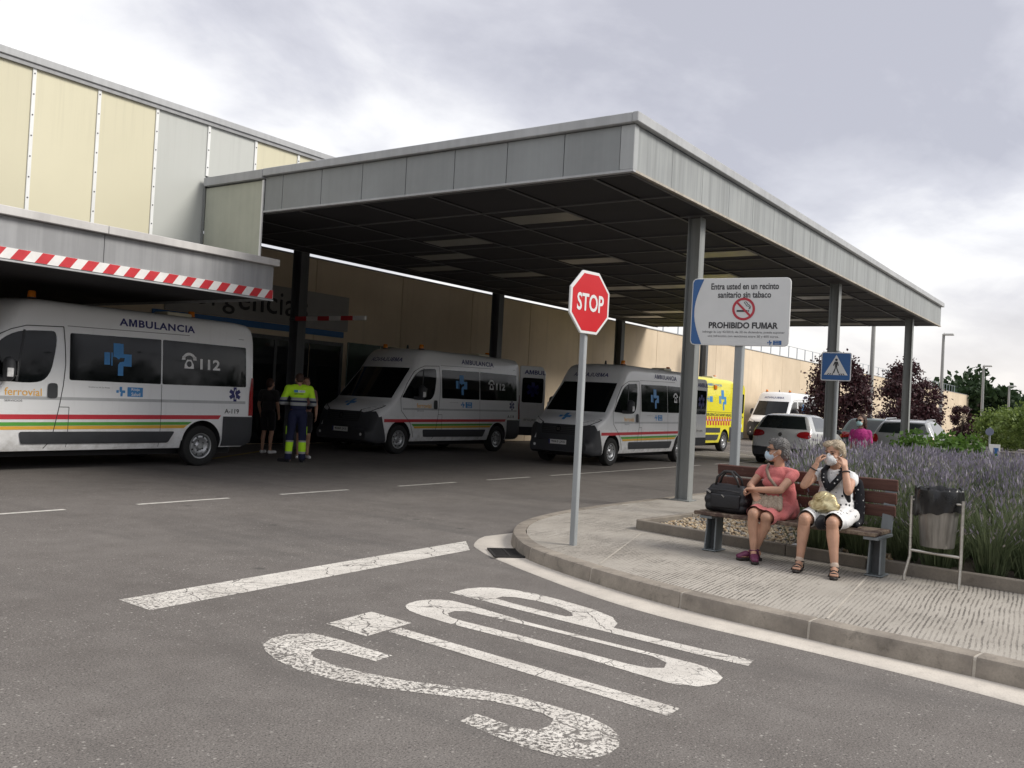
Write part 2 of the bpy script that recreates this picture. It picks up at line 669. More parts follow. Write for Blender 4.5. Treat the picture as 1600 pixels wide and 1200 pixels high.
def m_roadpaint(name, wear):
    m = NT(name); v = m.coord(True)
    d = m.mapping(v, (1, 1, 1))
    nz = m.n('ShaderNodeTexNoise'); m.l(v, nz.inputs['Vector']); nz.inputs['Scale'].default_value = 6
    dv = m.n('ShaderNodeMix', data_type='VECTOR'); dv.inputs[0].default_value = 0.16
    m.l(v, dv.inputs[4]); m.l(nz.outputs['Color'], dv.inputs[5])
    big = m.voro(dv.outputs[1], 2.3, 'DISTANCE_TO_EDGE')['Distance']
    sml = m.voro(dv.outputs[1], 11, 'DISTANCE_TO_EDGE')['Distance']
    patch = m.noise(v, 1.3, 3, 0.5)
    crk = m.math('MAXIMUM', m.rng(big, 0.002, 0.012, 0.9, 0), m.math('MULTIPLY', m.rng(sml, 0.005, 0.030, 0.65, 0), m.rng(patch, 0.44, 0.58, 0.0, 1.0)))
    # more wear towards the wheel tracks on the left
    sx = m.n('ShaderNodeSeparateXYZ'); m.l(v, sx.inputs[0])
    tr = m.rng(sx.outputs['X'], 3.2, 4.5, 0.13, 0.0)
    chip = m.rng(m.math('ADD', m.noise(v, 42, 4, 0.75), tr), 0.60 - wear, 0.68 - wear, 0, 1)
    pit = m.rng(m.noise(v, 150, 2, 0.6), 0.60, 0.7, 0, 0.6)
    f = m.math('MAXIMUM', m.math('MAXIMUM', crk, chip), pit)
    f = m.math('MINIMUM', f, 0.96)
    pc = m.ramp(m.noise(v, 3, 5, 0.6), (0.3, (0.52, 0.49, 0.45)), (0.7, (0.70, 0.67, 0.62)))
    at = m.n('ShaderNodeAttribute', attribute_name='rim', attribute_type='GEOMETRY')
    rag = m.rng(m.math('SUBTRACT', m.noise(v, 60, 4, 0.75), m.math('MULTIPLY', at.outputs['Fac'], 0.75)), 0.40, 0.46, 0, 1)
    f = m.math('MAXIMUM', f, rag)
    m.color(m.mix(m.math('MULTIPLY', f, 0.5), pc, (0.10, 0.094, 0.09)))
    m.set(0.75, spec=0.3)
    tr = m.n('ShaderNodeBsdfTransparent')
    ms = m.n('ShaderNodeMixShader')
    m.l(f, ms.inputs[0]); m.l(m.b.outputs[0], ms.inputs[1]); m.l(tr.outputs[0], ms.inputs[2])
    o_ = [n for n in m.t.nodes if n.type == 'OUTPUT_MATERIAL'][0]
    m.l(ms.outputs[0], o_.inputs['Surface'])
    return m.m
M['paint'] = m_roadpaint('road_paint', 0.0)
M['paint_far'] = mat('lane_paint', (0.56, 0.54, 0.50), 0.8, var=0.3, scale=9, world=True)

def m_pavement():
    m = NT('grooved_concrete'); v = m.coord(True)
    big = m.noise(v, 0.9, 5, 0.6)
    wv = m.n('ShaderNodeTexNoise'); m.l(v, wv.inputs['Vector']); wv.inputs['Scale'].default_value = 1.1; wv.inputs['Detail'].default_value = 3
    dv = m.n('ShaderNodeMix', data_type='VECTOR'); dv.inputs[0].default_value = 0.05
    m.l(v, dv.inputs[4]); m.l(wv.outputs['Color'], dv.inputs[5])
    # combed grooves about 3 cm apart, broken up along their length
    w = m.n('ShaderNodeTexWave', wave_type='BANDS', bands_direction='Y', wave_profile='SIN')
    m.l(m.mapping(dv.outputs[1], (1, 1, 1), rot=(0, 0, R(-5))), w.inputs['Vector'])
    w.inputs['Scale'].default_value = 10.5; w.inputs['Distortion'].default_value = 1.6; w.inputs['Detail'].default_value = 3; w.inputs['Detail Scale'].default_value = 3.0
    g = w.outputs['Fac']
    brk = m.noise(m.mapping(dv.outputs[1], (3.5, 22, 1), rot=(0, 0, R(-5))), 1.0, 4, 0.7)
    pm = m.rng(m.noise(v, 1.3, 4, 0.6), 0.34, 0.60, 0.10, 1.0)
    base = m.ramp(big, (0.3, (0.31, 0.285, 0.25)), (0.72, (0.44, 0.41, 0.365)))
    dk = m.math('MULTIPLY', m.math('MULTIPLY', m.rng(g, 0.42, 0.18, 0, 1), m.rng(brk, 0.40, 0.56, 0.1, 1.0)), pm)
    c = m.mix(m.math('MULTIPLY', dk, 0.85), base, (0.105, 0.095, 0.084))
    c = m.mix(m.rng(m.noise(v, 110, 3, 0.65), 0.52, 0.72, 0, 0.5), c, (0.17, 0.155, 0.14))
    c = m.mix(m.rng(m.noise(v, 2.6, 6, 0.7), 0.54, 0.72, 0, 0.5), c, (0.17, 0.158, 0.14))
    sp = m.voro(v, 7.5)
    c = m.mix(m.math('MULTIPLY', m.rng(sp['Distance'], 0.06, 0.14, 1, 0), m.rng(sp['Color'], 0.66, 0.68, 0, 0.7)), c, (0.09, 0.08, 0.075))
    m.color(c)
    m.set(0.9, spec=0.2)
    m.bump(m.math('ADD', m.math('SUBTRACT', 1.0, dk), m.math('MULTIPLY', m.noise(v, 160, 2, 0.6), 0.25)), 0.55, 0.006)
    return m.m
M['pavement'] = m_pavement()

def m_concrete(name, c, dark, sc=2.5, amt=0.5):
    m = NT(name); v = m.coord(True)
    a = m.noise(v, sc, 6, 0.65)
    b = m.noise(v, 85, 3, 0.65)
    k = m.ramp(a, (0.3, dark), (0.68, c))
    k = m.mix(m.rng(b, 0.45, 0.75, 0, 0.5), k, tuple(x * 0.55 for x in c))
    k = m.mix(m.rng(m.noise(v, 9, 5, 0.7), 0.56, 0.72, 0, amt), k, tuple(x * 0.4 for x in c))
    m.color(k); m.set(0.88, spec=0.25)
    m.bump(b, 0.35, 0.004)
    return m.m
M['kerb'] = m_concrete('kerb_concrete', (0.36, 0.32, 0.27), (0.19, 0.168, 0.145), 3.5, 0.85)
M['mortar'] = m_concrete('mortar', (0.50, 0.46, 0.40), (0.36, 0.33, 0.29))
M['gutter'] = m_concrete('gutter_concrete', (0.66, 0.61, 0.54), (0.50, 0.46, 0.41), 2.5, 0.28)
M['edging'] = m_concrete('edging_concrete', (0.27, 0.24, 0.20), (0.17, 0.15, 0.13))
M['soil'] = mat('soil', (0.05, 0.038, 0.028), 0.95, var=0.4, scale=8, bump=0.5, world=True)
M['earth'] = mat('earth', (0.16, 0.14, 0.10), 0.95, var=0.35, scale=0.6, world=True)
M['iron'] = mat('cast_iron', (0.035, 0.033, 0.032), 0.7, 0.3, var=0.3, scale=30)

def m_zinc(name, c, streak=0.55, world=True, rust=False):
    m = NT(name); v = m.coord(world)
    s = m.noise(m.mapping(v, (9, 9, 0.35)), 1.0, 4, 0.6)
    a = m.noise(v, 1.1, 4, 0.6)
    k = m.ramp(a, (0.3, tuple(x * 0.86 for x in c)), (0.7, tuple(x * 1.1 for x in c)))
    k = m.mix(m.rng(s, 0.42, 0.66, 0, streak), k, tuple(x * 0.6 for x in c))
    k = m.mix(m.rng(s, 0.58, 0.40, 0, streak * 0.35), k, tuple(min(1, x * 1.5) for x in c))
    m.color(k); m.set(m.rng(a, 0.3, 0.7, 0.42, 0.62), 0.0, 0.4)
    return m.m
def m_panel(name, c):
    m = NT(name); v = m.coord(True)
    k = m.ramp(m.noise(v, 0.8, 4, 0.6), (0.3, tuple(x * 0.96 for x in c)), (0.7, c))
    s = m.noise(m.mapping(v, (14, 14, 0.5)), 1.0, 4, 0.65)
    sx = m.n('ShaderNodeSeparateXYZ'); m.l(v, sx.inputs[0])
    top = m.rng(sx.outputs['Z'], 4.6, 5.95, 0.0, 0.18)
    k = m.mix(m.math('MULTIPLY', m.rng(s, 0.50, 0.66, 0, 1), top), k, tuple(x * 0.55 for x in c))
    oi = m.n('ShaderNodeObjectInfo')
    k = m.mix(1.0, k, m.ramp(oi.outputs['Random'], (0.0, 0.93), (1.0, 1.0)), 'MULTIPLY')
    m.color(k); m.set(0.42, spec=0.4)
    m.bump(m.noise(v, 0.9, 2, 0.5), 0.08, 0.05)
    return m.m
M['zinc'] = m_zinc('weathered_zinc', (0.29, 0.305, 0.305), 0.45)
M['zinc_clean'] = m_zinc('zinc_sheet', (0.25, 0.265, 0.27), 0.10)
M['coping'] = m_zinc('zinc_coping', (0.40, 0.41, 0.42), 0.2)
M['ledge'] = m_zinc('aluminium_ledge', (0.52, 0.51, 0.50), 0.15)
M['fascia_grey'] = m_zinc('painted_fascia', (0.30, 0.305, 0.315), 0.3)
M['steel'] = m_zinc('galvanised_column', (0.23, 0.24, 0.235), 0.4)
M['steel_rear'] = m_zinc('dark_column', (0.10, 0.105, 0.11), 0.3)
M['cream'] = m_panel('cream_panel', (0.62, 0.585, 0.43))
M['grey_panel'] = m_panel('grey_panel', (0.50, 0.515, 0.49))
M['white_strip'] = mat('white_strip', (0.72, 0.73, 0.72), 0.45, var=0.06, world=True)
M['screw'] = mat('screw_head', (0.12, 0.12, 0.13), 0.45, 0.7)
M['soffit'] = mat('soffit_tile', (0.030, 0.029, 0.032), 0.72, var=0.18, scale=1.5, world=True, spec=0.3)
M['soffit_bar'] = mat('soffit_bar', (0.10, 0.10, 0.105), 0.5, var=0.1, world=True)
M['light_panel'] = mat('unlit_light_panel', (0.21, 0.205, 0.18), 0.35, var=0.06, world=True)
M['roof'] = mat('roof_felt', (0.09, 0.09, 0.095), 0.9, world=True)
def m_wall():
    m = NT('precast_wall'); v = m.coord(True)
    a = m.noise(v, 0.7, 5, 0.6)
    k = m.ramp(a, (0.3, (0.62, 0.51, 0.375)), (0.7, (0.72, 0.60, 0.45)))
    s = m.noise(m.mapping(v, (4, 4, 0.2)), 1, 4, 0.6)
    k = m.mix(m.rng(s, 0.52, 0.75, 0, 0.25), k, (0.40, 0.33, 0.25))
    oi = m.n('ShaderNodeObjectInfo')
    k = m.mix(1.0, k, m.ramp(oi.outputs['Random'], (0.0, 0.93), (1.0, 1.0)), 'MULTIPLY')
    m.color(k); m.set(0.9, spec=0.2)
    m.bump(m.noise(v, 60, 3, 0.6), 0.15, 0.003)
    return m.m
M['wall'] = m_wall()
M['joint'] = mat('wall_joint', (0.10, 0.085, 0.07), 0.9, world=True)
M['sign_grey'] = mat('sign_board_grey', (0.30, 0.29, 0.28), 0.6, var=0.05, world=True)
M['blue_band'] = mat('blue_band', (0.03, 0.13, 0.33), 0.5, var=0.1, world=True)
M['dark_glass'] = mat('dark_glass', (0.012, 0.014, 0.016), 0.06, var=0.1, spec=0.6)
M['green_glass'] = mat('green_glass', (0.05, 0.075, 0.06), 0.12, var=0.1, world=True)
M['red_refl'] = mat('red_reflective', (0.50, 0.025, 0.035), 0.45, var=0.12, scale=8, world=True)
M['white_refl'] = mat('white_reflective', (0.72, 0.71, 0.70), 0.45, var=0.08, scale=8, world=True)
M['black_paint'] = mat('black_lettering', (0.018, 0.018, 0.02), 0.55, var=0.05)

# ------------------------------------------------------------------ ground, road, pavement
g = MB().add([(-400, -400, -0.03), (900, -400, -0.03), (900, 600, -0.03), (-400, 600, -0.03)], [(0, 1, 2, 3)])
struct('ground', g.mesh('ground', M['earth'], fix=False))
g = MB().add([(-60, -60, 0), (160, -60, 0), (160, 18.4, 0), (-60, 18.4, 0)], [(0, 1, 2, 3)])
road = struct('road', g.mesh('road', M['asphalt'], fix=False))

def rimmed(bm, me, m):
    """write the mesh; painted sheets get a narrow rim (attribute 0 at the edge, 1 inside) where the paint frays"""
    old = set()
    if m is M['paint']:
        old = {v for v in bm.verts if v.is_boundary}
        bmesh.ops.inset_region(bm, faces=bm.faces[:], thickness=0.016, use_boundary=True, use_even_offset=True)
        vals = [0.0 if v.is_boundary else 1.0 for v in bm.verts]
        bm.to_mesh(me)
        a = me.attributes.new('rim', 'FLOAT', 'POINT')
        a.data.foreach_set('value', vals)
    else:
        bm.to_mesh(me)
    bm.free()

def flat(name, polys, z, m, parent):
    bm = bmesh.new()
    for p in polys:
        vs = [bm.verts.new((x, y, z)) for x, y in p]
        es = [bm.edges.new((vs[i], vs[(i + 1) % len(vs)])) for i in range(len(vs))]
        bmesh.ops.triangle_fill(bm, edges=es, use_beauty=True, use_dissolve=False)
    for f in bm.faces:
        f.normal_update()
        if f.normal.z < 0:
            f.normal_flip()
    me = bpy.data.meshes.new(name)
    rimmed(bm, me, m)
    me.materials.append(m)
    return struct(name, me, parent)

def flat_hole(name, outer, inner, z, m, parent):
    """outline with one hole: bridge each rim to its nearest"""
    bm = bmesh.new()
    es = []
    for ring in (outer, inner):
        vs = [bm.verts.new((x, y, z)) for x, y in ring]
        es += [bm.edges.new((vs[i], vs[(i + 1) % len(vs)])) for i in range(len(vs))]
    bmesh.ops.triangle_fill(bm, edges=es, use_beauty=True, use_dissolve=False)
    for f in bm.faces:
        f.normal_update()
        if f.normal.z < 0:
            f.normal_flip()
    me = bpy.data.meshes.new(name)
    rimmed(bm, me, m)
    me.materials.append(m)
    return struct(name, me, parent)

S_ = [(3.844, 3.401), (3.851, 3.645), (3.872, 3.832), (3.856, 4.044), (3.734, 4.13), (3.612, 4.128), (3.486, 4.06), (3.413, 3.951), (3.345, 3.788), (3.302, 3.565), (3.317, 3.301), (3.381, 3.078), (3.458, 2.895), (3.533, 2.716), (3.61, 2.554), (3.631, 2.4), (3.64, 2.28), (3.610, 2.20), (3.531, 2.167), (3.446, 2.175), (3.415, 2.238), (3.410, 2.33), (3.424, 2.507), (3.293, 2.494), (3.254, 2.282), (3.234, 2.118), (3.248, 1.937), (3.312, 1.838), (3.408, 1.802), (3.52, 1.81), (3.623, 1.86), (3.70, 1.95), (3.757, 2.097), (3.768, 2.294), (3.758, 2.533), (3.706, 2.691), (3.641, 2.864), (3.564, 3.052), (3.513, 3.292), (3.495, 3.508), (3.517, 3.678), (3.57, 3.755), (3.635, 3.78), (3.676, 3.72), (3.69, 3.6), (3.699, 3.389)]
Tb = [(4.066, 4.162), (4.504, 4.194), (4.47, 3.808), (4.03, 3.78)]
Ts = [(4.21, 3.772), (4.329, 3.778), (4.168, 1.826), (4.023, 1.817)]
Oo = [(4.757, 4.114), (4.81, 4.165), (4.884, 4.191), (4.97, 4.2), (5.06, 4.175), (5.13, 4.11), (5.166, 4.03), (5.15, 3.85), (5.048, 3.307), (5.007, 2.8), (4.975, 2.345), (4.955, 2.081), (4.91, 1.948), (4.804, 1.863), (4.679, 1.848), (4.56, 1.90), (4.50, 2.02), (4.527, 2.25), (4.585, 2.601), (4.612, 3.128), (4.635, 3.64), (4.672, 3.92), (4.71, 4.04)]
Oi = [(4.781, 3.751), (4.85, 3.82), (4.926, 3.825), (4.985, 3.76), (4.973, 3.207), (4.94, 2.762), (4.912, 2.338), (4.848, 2.221), (4.744, 2.186), (4.678, 2.252), (4.666, 2.375), (4.691, 2.683), (4.736, 3.192), (4.755, 3.625)]
Po = [(5.36, 4.222), (5.575, 4.219), (5.68, 4.18), (5.76, 4.103), (5.815, 3.95), (5.825, 3.75), (5.79, 3.517), (5.71, 3.199), (5.60, 2.977), (5.461, 2.866), (5.345, 2.83), (5.31, 2.511), (5.288, 2.18), (5.273, 1.864), (5.134, 1.842), (5.145, 2.156), (5.176, 2.442), (5.215, 2.837), (5.24, 3.084), (5.28, 3.459), (5.325, 3.858), (5.345, 4.079)]
Pi = [(5.465, 3.869), (5.55, 3.87), (5.605, 3.79), (5.625, 3.606), (5.585, 3.394), (5.50, 3.25), (5.42, 3.19), (5.375, 3.22), (5.395, 3.429), (5.425, 3.674)]
flat('painted_letter', [S_], 0.0025, M['paint'], road)
flat('painted_letter', [Tb, Ts], 0.0025, M['paint'], road)
flat_hole('painted_letter', Oo, Oi, 0.0025, M['paint'], road)
flat_hole('painted_letter', Po, Pi, 0.0025, M['paint'], road)
flat('stop_line', [[(3.52, 5.53), (3.50, 5.15), (5.2, 5.21), (6.99, 5.28), (7.39, 5.64), (5.4, 5.585)]], 0.0025, M['paint'], road)
# centre-line dashes along the ambulance lane
xd = [(-1.9, -0.6), (0.4, 1.7), (2.6, 3.95), (4.2, 5.45), (6.32, 7.62), (8.47, 9.75), (10.85, 12.3), (13.2, 14.55), (15.3, 22.6), (23.6, 30)]
for a, b in xd:
    flat('lane_dash', [[(a, 9.63), (b, 9.63), (b, 9.71), (a, 9.71)]], 0.004, M['paint_far'], road)
for k in range(5):
    x = 27 + k * 2.6
    flat('bay_line', [[(x, 9.9), (x + 0.1, 9.9), (x + 1.3, 13.2), (x + 1.2, 13.2)]], 0.004, M['paint_far'], road)
M['yellow_paint'] = mat('worn_yellow_paint', (0.30, 0.22, 0.06), 0.85, var=0.35, scale=12, world=True)
flat('yellow_line', [[(11.3, 15.0), (11.42, 14.95), (14.0, 16.5), (13.92, 16.6)]], 0.004, M['yellow_paint'], road)

# kerb line (foot of the kerb, from the right edge of the picture round the corner)
KP = catmull([(4.6, -3.6), (5.1, -1.9), (5.5, -0.6), (5.81, 0.62), (5.97, 1.67), (6.15, 2.67), (6.46, 3.6), (6.90, 4.52), (7.36, 5.04), (7.85, 5.40), (8.45, 5.68), (9.2, 5.86), (10.2, 5.96), (11.6, 5.95), (13.84, 5.90), (18, 5.86), (26, 5.86), (40, 5.86)], 10)
KPATH = Path2(KP)
KH = 0.13
def kpos(y):
    for i, p in enumerate(KP):
        if p.y >= y:
            return KPATH.s[i]
off = lambda path, d, n: [tuple((lambda p, t: (p.x + t.y * d, p.y - t.x * d))(*path.at(path.L * i / n))) for i in range(n + 1)]
inner = off(KPATH, 0.155, 130)
pav_out = inner + [(40, -12), (0.5, -12)]
pav = flat('pavement', [pav_out], KH - 0.004, M['pavement'], None)
pav['kind'] = 'structure'
# kerb stones, each its own piece, with mortar between them
s_ref = kpos(1.67)
starts = []
s = s_ref
while s > 0.2:
    s -= 0.995
s += 0.995
prof = [(0.0, -0.02), (0.016, KH - 0.022), (0.026, KH - 0.006), (0.045, KH), (0.150, KH + 0.002), (0.150, -0.02)]
while s + 0.9 < KPATH.L and s < 22:
    p_, _t = KPATH.at(s)
    ln = 0.995 if p_.x < 6.8 or p_.x > 8.6 else 0.50
    vs, fs = sweep(KPATH, s + 0.010, s + ln - 0.010, prof, 6, -1)
    o = link('kerb_stone', MB().add(vs, fs).mesh('kerb_stone', M['kerb'], 30), pav)
    vs, fs = sweep(KPATH, s - 0.0105, s + 0.0105, [(0.006 + 0.9 * a, z - 0.004 if z > 0 else z) for a, z in prof], 1, -1)
    link('mortar_joint', MB().add(vs, fs).mesh('mortar_joint', M['mortar']), pav)
    s += ln
# pale concrete gutter strip at the foot of the kerb
gp = [(-0.30, 0.0)]
gs0, gs1 = 0.0, kpos(5.62)
vs, fs = [], []
n = 90
for i in range(n + 1):
    d = gs0 + (gs1 - gs0) * i / n
    p, t = KPATH.at(d)
    nr = Vector((-t.y, t.x))
    w = 0.26 + 0.025 * math.sin(d * 2.1) + 0.1 * max(0, 1 - abs(d - kpos(5.1)) / 0.8)
    w *= min(1, (gs1 - d) / 0.5 + 0.05)
    for o_, z in ((w, 0.001), (w - 0.02, 0.011), (-0.03, 0.014)):
        vs.append((p.x + nr.x * o_, p.y + nr.y * o_, z))
for i in range(n):
    for j in range(2):
        fs.append((i * 3 + j, i * 3 + j + 1, i * 3 + j + 4, i * 3 + j + 3))
me = MB().add(vs, fs).mesh('gutter', M['gutter'], 180)
for p in me.polygons:
    if p.normal.z < 0:
        me.flip_normals(); break
struct('gutter', me, road)
# drain grate in the gutter
dr = thing('drain_grate', 'small dark iron drain grate in the pale gutter at the kerb corner', 'drain', (7.05, 4.90, 0.016), R(45))
b = MB()
for x0, x1, y0, y1 in ((-0.22, 0.22, -0.15, -0.13), (-0.22, 0.22, 0.13, 0.15), (-0.22, -0.2, -0.13, 0.13), (0.2, 0.22, -0.13, 0.13)):
    b.box(x0, x1, y0, y1, 0.0, 0.014)
lpart('frame', b.mesh('grate_frame', M['iron']), dr)
lpart('pit', MB().box(-0.2, 0.2, -0.13, 0.13, -0.002, 0.002).mesh('pit', M['black_paint']), dr)
barm = MB().box(-0.008, 0.008, -0.13, 0.13, 0.003, 0.013).mesh('bar', M['iron'])
for k in range(7):
    lpart('bar', barm, dr, (-0.165 + k * 0.055, 0, 0))
lpart('bar', MB().box(-0.2, 0.2, -0.008, 0.008, 0.004, 0.0145).mesh('cross_bar', M['iron']), dr)
# joint strips across the pavement
for (a, b_) in (((6.72, 3.72), (8.72, 4.35)), ((6.16, 1.7), (8.4, 1.95))):
    a, b_ = Vector(a), Vector(b_)
    n_ = Vector((-(b_ - a).y, (b_ - a).x)).normalized() * 0.008
    flat('pavement_joint', [[tuple(a - n_), tuple(b_ - n_), tuple(b_ + n_), tuple(a + n_)]], KH, M['mortar'], pav)

# planting bed: soil and its edging stones
EP = [Vector(p) for p in ((15.5, 4.45), (10.1, 4.42), (8.98, 4.52), (8.77, 3.59), (8.62, 2.78), (8.5, 2.02), (8.42, 1.27), (8.36, 0.6), (8.2, -1.0), (7.9, -4.0), (7.4, -8.0))]
bed = flat('planting_bed', [[(p.x, p.y) for p in EP] + [(15.5, -8.0)]], KH + 0.05, M['soil'], None)
bed['kind'] = 'structure'
for a, b_ in zip(EP, EP[1:]):
    ln = (b_ - a).length
    k = max(1, round(ln / 1.0))
    for i in range(k):
        p0, p1 = a.lerp(b_, i / k), a.lerp(b_, (i + 1) / k)
        d = (p1 - p0).normalized()
        p0, p1 = p0 + d * 0.004, p1 - d * 0.004
        me = MB().bar((p0.x, p0.y, KH + 0.045), (p1.x, p1.y, KH + 0.045), 0.07, 0.11).mesh('edging_stone', M['edging'], bevel=0.008)
        link('edging_stone', me, bed)

# ------------------------------------------------------------------ the long rear building
lb = thing('rear_building', 'long low beige precast building running along the back behind the ambulances', 'building', (40, 18.3, 0))
WT = 4.90
b = MB().box(-12, 121, 18.345, 30, 0, WT - 0.02)
wpart('core', b.mesh('core', M['joint']), lb)
pm = MB().box(-1.69, 1.69, -0.045, 0.04, 0.02, WT).mesh('wall_panel', M['wall'], bevel=0.008)
k = 0
x = -10.4
while x < 120:
    o = lpart('wall_panel', pm, lb, (x + 1.7 - 40, 0.0, 0))
    x += 3.4
wpart('parapet_cap', MB().box(-12.1, 121.1, 18.22, 18.6, WT, WT + 0.035).mesh('cap', M['coping']), lb)
# far end wall and the entrance below the emergency sign
sb = wpart('sign_board', MB().box(12.3, 18.0, 18.21, 18.25, 3.08, 4.02).mesh('sign_board', M['sign_grey'], bevel=0.006), lb)
xs = 13.03
for ch, w, hh, z0 in (('U', 0.40, 0.56, 3.30), ('r', 0.20, 0.39, 3.30), ('g', 0.34, 0.54, 3.15), ('e', 0.34, 0.40, 3.295), ('n', 0.32, 0.39, 3.30), ('c', 0.32, 0.40, 3.295), ('i', 0.07, 0.55, 3.30), ('a', 0.34, 0.40, 3.295), ('s', 0.30, 0.40, 3.295)):
    v, f = text2d(ch, hh, w)
    me = decal((v, f), plane_fn((xs, 18.205, z0), (1, 0, 0), (0, 0, 1), 0.0), M['black_paint'], 'letter')
    bm = bmesh.new(); bm.from_mesh(me)
    bmesh.ops.solidify(bm, geom=bm.faces[:], thickness=-0.02)
    bm.to_mesh(me); bm.free()
    wpart('letter', me, sb)
    xs += w + 0.105
wpart('blue_band', MB().box(12.0, 17.85, 18.20, 18.25, 2.90, 3.06).mesh('blue_band', M['blue_band'], bevel=0.004), lb)
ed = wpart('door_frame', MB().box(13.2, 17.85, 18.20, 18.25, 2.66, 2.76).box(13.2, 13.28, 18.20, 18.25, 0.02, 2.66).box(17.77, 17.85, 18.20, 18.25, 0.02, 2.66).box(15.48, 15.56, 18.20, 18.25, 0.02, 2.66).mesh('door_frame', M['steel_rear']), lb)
for a, c in ((13.28, 14.36), (14.40, 15.48), (15.56, 16.64), (16.68, 17.77)):
    wpart('glass_door', MB().box(a, c, 18.22, 18.245, 0.04, 2.66).mesh('glass_door', M['dark_glass']), ed)
for a in (18.05, 19.4):
    wpart('translucent_panel', MB().box(a, a + 1.3, 18.21, 18.25, 0.05, 2.8).mesh('panel', M['green_glass'], bevel=0.004), lb)
# guard rail on the roof
M['post_blue'] = mat('railing_paint', (0.38, 0.42, 0.45), 0.5)
rl = thing('roof_railing', 'thin grey guard railing along the roof edge of the beige building', 'railing', (60, 18.6, WT))
postm = MB().box(-0.022, 0.022, -0.022, 0.022, 0.03, 0.80).mesh('post', M['post_blue'])
for k in range(48):
    lpart('post', postm, rl, (38.5 + k * 1.62 - 60, 0.02, 0))
for z in (0.775,):
    wpart('rail', MB().box(38.4, 115, 18.6, 18.63, WT + z, WT + z + 0.028).mesh('rail', M['post_blue']), rl)

# ------------------------------------------------------------------ the clad upper storey and its entrance porch
hb = thing('clad_building', 'upper storey clad in cream and grey panels above the ambulance porch', 'building', (9, 13.4, 3.5))
YF, ZB, ZT = 13.4, 3.5, 5.93
wpart('core', MB().box(-14, 9.68, YF + 0.04, 18.15, ZB, ZT).box(9.68, 21, YF + 0.04, 18.4, 5.06, ZT).mesh('core', M['roof']), hb)
xm = [-13.3 + 1.0 * i for i in range(34)]
cols = {7: 'g'}
for i, x in enumerate(xm):
    a, c = x + 0.012, x + 0.988
    if a > 20.5:
        break
    key = round(x + 0.68, 2)
    grey = abs(x - 8.7) < 0.1 or abs(x - 9.7) < 0.1 or (i % 7 in (1,) and x < 5)
    z0 = 3.55 if c < 9.75 else 5.0
    wpart('facade_panel', MB().box(a, c, YF, YF + 0.03, z0, ZT).mesh('facade_panel', M['grey_panel'] if grey else M['cream'], bevel=0.004), hb)
    st = wpart('cover_strip', MB().box(x - 0.028, x + 0.028, YF - 0.02, YF - 0.001, z0, ZT).mesh('cover_strip', M['white_strip'], bevel=0.004), hb)
    if -1 < x < 14:
        sm_ = MB()
        z = z0 + 0.15
        while z < ZT - 0.05:
            sm_.lathe([(0.0, -0.008), (0.009, -0.008), (0.012, 0.0)], 8, (x, YF - 0.021, z), 'y')
            z += 0.30
        o = wpart('screws', sm_.mesh('screws', M['screw']), st)
        o['kind'] = 'stuff'
wpart('roof_coping', MB().box(-14, 21, YF - 0.07, YF + 0.5, ZT, ZT + 0.11).mesh('roof_coping', M['coping'], bevel=0.008), hb)
wpart('coping_lip', MB().box(-14, 21, YF - 0.045, YF - 0.001, ZT - 0.06, ZT - 0.001).mesh('coping_lip', M['fascia_grey']), hb)
# return panel between the facade and the canopy
bx = wpart('return_panel', MB().box(9.67, 9.70, 11.87, YF - 0.06, 3.56, 4.78).mesh('return_panel', m_zinc('pale_green_panel', (0.44, 0.455, 0.38), 0.1), bevel=0.004), hb)
wpart('corner_strip', MB().box(9.645, 9.668, YF - 0.055, YF - 0.021, 3.53, 4.78).mesh('corner_strip', M['steel']), hb)
wpart('corner_strip', MB().box(9.645, 9.668, 11.83, 11.868, 3.53, 4.78).mesh('edge_strip', M['white_strip']), hb)
wpart('panel_coping', MB().box(9.60, 9.80, 11.83, YF - 0.072, 4.80, 4.945).mesh('panel_coping', M['coping'], bevel=0.006), hb)
# porch
YP = 11.83
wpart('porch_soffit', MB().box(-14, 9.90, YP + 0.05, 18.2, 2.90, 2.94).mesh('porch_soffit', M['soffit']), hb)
wpart('porch_roof', MB().box(-14, 9.93, YP + 0.05, 13.35, 3.38, 3.47).mesh('porch_roof', M['roof']), hb)
for a in range(-14, 10, 3):
    c = min(a + 3, 9.95)
    wpart('porch_fascia', MB().box(a + 0.004, c - 0.004, YP, YP + 0.04, 2.88, 3.42).mesh('porch_fascia', M['fascia_grey'], bevel=0.003), hb)
    wpart('porch_ledge', MB().box(a + 0.003, min(a + 3, 10.04) - 0.003, YP - 0.09, YP + 0.10, 3.425, 3.535).mesh('porch_ledge', M['ledge'], bevel=0.006), hb)
wpart('porch_end', MB().box(9.91, 9.95, YP + 0.045, 18.1, 2.86, 3.42).mesh('porch_end', M['fascia_grey'], bevel=0.003), hb)
wpart('porch_drip', MB().box(-14, 9.95, YP - 0.03, YP + 0.03, 2.855, 2.876).mesh('porch_drip', M['coping']), hb)
wpart('hazard_board', MB().box(1.0, 9.95, YP - 0.012, YP - 0.002, 2.89, 3.03).mesh('hazard_board', M['white_refl']), hb)
x = 1.1
sl = 0.10
while x < 9.8:
    pts = [(x, 2.892), (min(x + 0.16, 9.94), 2.892), (min(x + 0.16 + sl, 9.945), 3.028), (x + sl, 3.028)]
    wpart('red_stripe', MB().prism(pts, YP - 0.0155, YP - 0.0122, 'xz').mesh('red_stripe', M['red_refl']), hb)
    x += 0.31

# ------------------------------------------------------------------ the big canopy
cp = thing('canopy', 'large flat zinc edged canopy on steel columns over the ambulance bays', 'canopy', (19.4, 9.7, 0))
X0, X1, Y0, Y1, ZS, ZC = 9.67, 29.1, 5.18, 14.3, 4.25, 4.95
